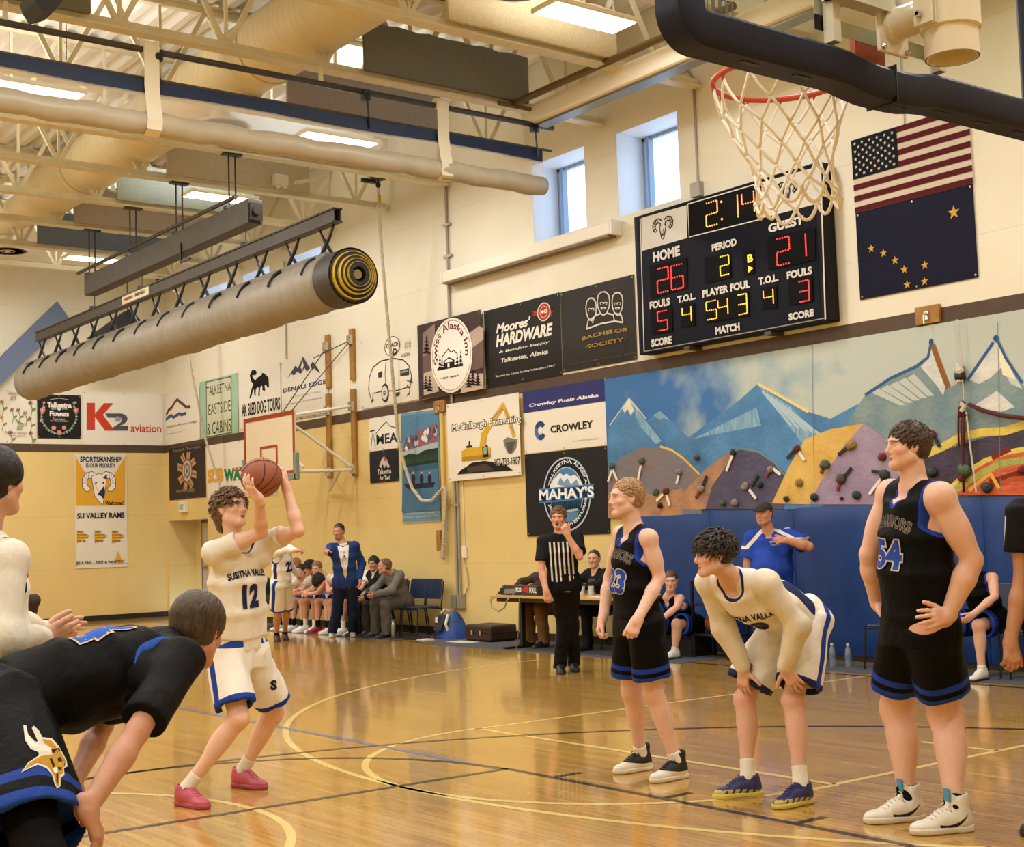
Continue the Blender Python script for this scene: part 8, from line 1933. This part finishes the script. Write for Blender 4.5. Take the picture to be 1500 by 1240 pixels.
B=seated('person in black top with tied back hair sitting at the scorer table',on_x(870,818,11.78)[1],.12,0,tuple(on_x(870,818,11.78)),(-150,-3),'table',hair=('tied','#3a2619'),skin='#d0a084',x=11.92,sc=.95)
ob,vs,Q=add_top(B,'#151414','long',None,neck='scoop',o=.014,hem=-.03,name='black_top');bv=bvh_of(vs,Q)
project_print(B,bv,B.neck-B.upc*.22,-B.rc,B.upc,[('#4a4e4c',[(0,1),(1,1),(.9,.5),(1,0),(0,0),(.1,.5)],-.07,-.12,.07,.12,{}),('#c2a24c',[(0,.5),(.5,1),(1,.5),(.5,0)],-.05,-.07,.05,.05,{}),('#c9c4b4',[(0,0),(1,0),(.8,1),(.2,1)],-.06,-.13,.06,-.05,{})],'shirt_print',.003,toward=B.fc)
add_trousers(B,'#1b1a1c');[add_shoe(B,s,'#1a1817','#1a1817','#1a1817') for s in 'RL']
B=seated('person in dark checked shirt and tan trousers at the scorer table, hidden by the referee',14.8,.45,0,tuple(on_x(822,812,11.6)),(170,-10),'table',hair=('short','#3a2a1e'),skin='#c9987c',x=11.88,fx=.10)
def check(vs):return np.maximum(.010-np.abs(vs[:,2]%.09-.045),.010-np.abs(vs[:,1]%.09-.045))
add_top(B,'#2c3a2c','long',None,neck='crew',o=.02,hem=-.04,name='checked_shirt',extra=[('checks',check,'#5a2a24')]);add_trousers(B,'#7a5a38',r=(.108,.088,.08));[add_shoe(B,s,'#1d1815','#1d1815','#1d1815') for s in 'RL']

def black_seated(label,y,lean,hair,hd,look,x=11.8,**k):
    B=seated(label,y,lean,0,hd,look,'rest',x=x,hair=hair,**k)
    ob,vs,Q=add_top(B,BLK,'tank',BLUE,.017,neck='vee',hem=-.03,w=.3)
    add_shorts(B,BLK,bands=[(-.05,.03),(.056,.086)],length=.85,band_c=BLUE,r0=.12,r1=.13)
    for s in 'RL':add_sock(B,s,.06,'#d8d2c6');add_shoe(B,s,'#d8d2c6','#2a2a2c','#d8d2c6')
    return B,vs,Q
B,vs,Q=black_seated('person in black jersey sitting with forearms on knees behind the short haired player 23',12.12,.72,('short','#4a3424'),tuple(on_x(983,850,11.34)),(-140,-8),fx=.05,skin='#d6a992',x=11.76,sz=.29,kw=.2)
B,vs,Q=black_seated('person in black jersey sitting at the right, mostly hidden by the tall player 54',8.05,.35,('short','#3a2a1e'),None,(190,-5),skin='#d2a68c',x=11.84)

D=15.2
S=dict(D=D,sc=1.0,bulk=1.30,limb=1.1,res=.85,neck=(1127,777),pelvis=(1133,864),phi=-150,head=(1119,752),head_d=-.05,look=(-165,-2),skin='#c98f74',fat=.012,hsc=1.06,shw=1.08,
         arm={'R':((1094,836),1,(1098,868),-1),'L':((1185,800),-1,(1152,791),-1)},leg={'R':((1118,921),(1120,978),(1108,982)),'L':((1145,921),(1148,976),(1136,981))},
         hair=('crop','#5d4a38'),hand={'L':dict(f=V(-.9,.3,.1),n=V(.2,.6,-.3),curl=(25,30,20),spread=4,thumb=(.5,.7,.2))},beard=[((0,.07,-.10),(.05,.05,.022),'#7a5f4a',.5)])
B=build_person('heavy person in royal blue polo and dark cap standing before the blue pads',S)
def yoke(vs):
    d=[]
    for s in 'RL':
        a,b=B.neck-B.upc*.02,B.sh[s]+(B.el[s]-B.sh[s])*.45;ab=b-a;t=np.clip((vs-a)@ab/(ab@ab),0,1);r=vs-a-t[:,None]*ab;d.append(np.where((r@B.fc>.0)&(r@B.fc<.12),.016-np.abs((r@B.upc)-.05+.03*(t-.3)),-1))
    return np.max(d,0)
ob,vs,Q=add_top(B,'#2443a6','tee',None,neck=None,o=.014,hem=-.12,name='polo_shirt',sleeve=.78,w=.0,belly=1.18,extra=[('yoke',yoke,'#dcd6c8')],sleeve_r=(.064,.076));bv=bvh_of(vs,Q)
project_print(B,bv,B.neck-B.upc*.12,-B.rc,B.upc,[('#c9c4b8','SU VALLEY',.03,.0,.14,.022,dict(bold=.04)),('#c9c4b8','ATHLETICS',.04,-.03,.13,-.012,dict(bold=.02))],toward=B.fc)
add_trousers(B,'#22242c',r=(.11,.09,.08));[add_shoe(B,s,'#1a1817','#1a1817','#1a1817') for s in 'RL']
hd=B.hd;vs_,Q_=surface([ell(hd.W(0,-.018,.050),np.array((.086,.106,.082)),hd.F,.02),half(hd.W(0,0,.036),-hd.u,.2,.004)],.006);cap=np_mesh('cap',vs_,Q_,attr_mat('cap_cloth','#3b3a36',(),.8),B.T)
vs_,Q_=surface([ell(hd.W(0,.085,.040),np.array((.078,.085,.014)),hd.F,.01),ell(hd.W(0,.06,.015),np.array((.09,.11,.022)),hd.F,.01,'s')],.005);np_mesh('cap_visor',vs_,Q_,attr_mat('cap_cloth','#3b3a36'),cap)

D=13.0
S=dict(D=D,sc=.80,fine=False,res=.9,neck=(30,870),pelvis=(30,935),phi=40,head=(28,846),look=(20,0),skin='#c9987c',arm={'R':((42,905),1,(50,940),-1),'L':((18,905),1,(20,940),-1)},leg={'R':((34,985),(36,1041),(46,1039)),'L':((26,985),(24,1040),(34,1038))},
         hair=(dict(HAIR['bowl'],extra=[((0,-.09,0),(0,-.13,-.12),.045,.030),((0,-.13,-.12),(0,-.11,-.20),.030,.012)]),'#241913'))
B=build_person('person with dark ponytail almost hidden behind the clapping white player',S)
add_top(B,'#3a3532','long',None,neck='crew',o=.012,hem=-.05,name='dark_top');add_trousers(B,'#22242c');[add_shoe(B,s,'#1a1817','#d0cabc','#1a1817') for s in 'RL']
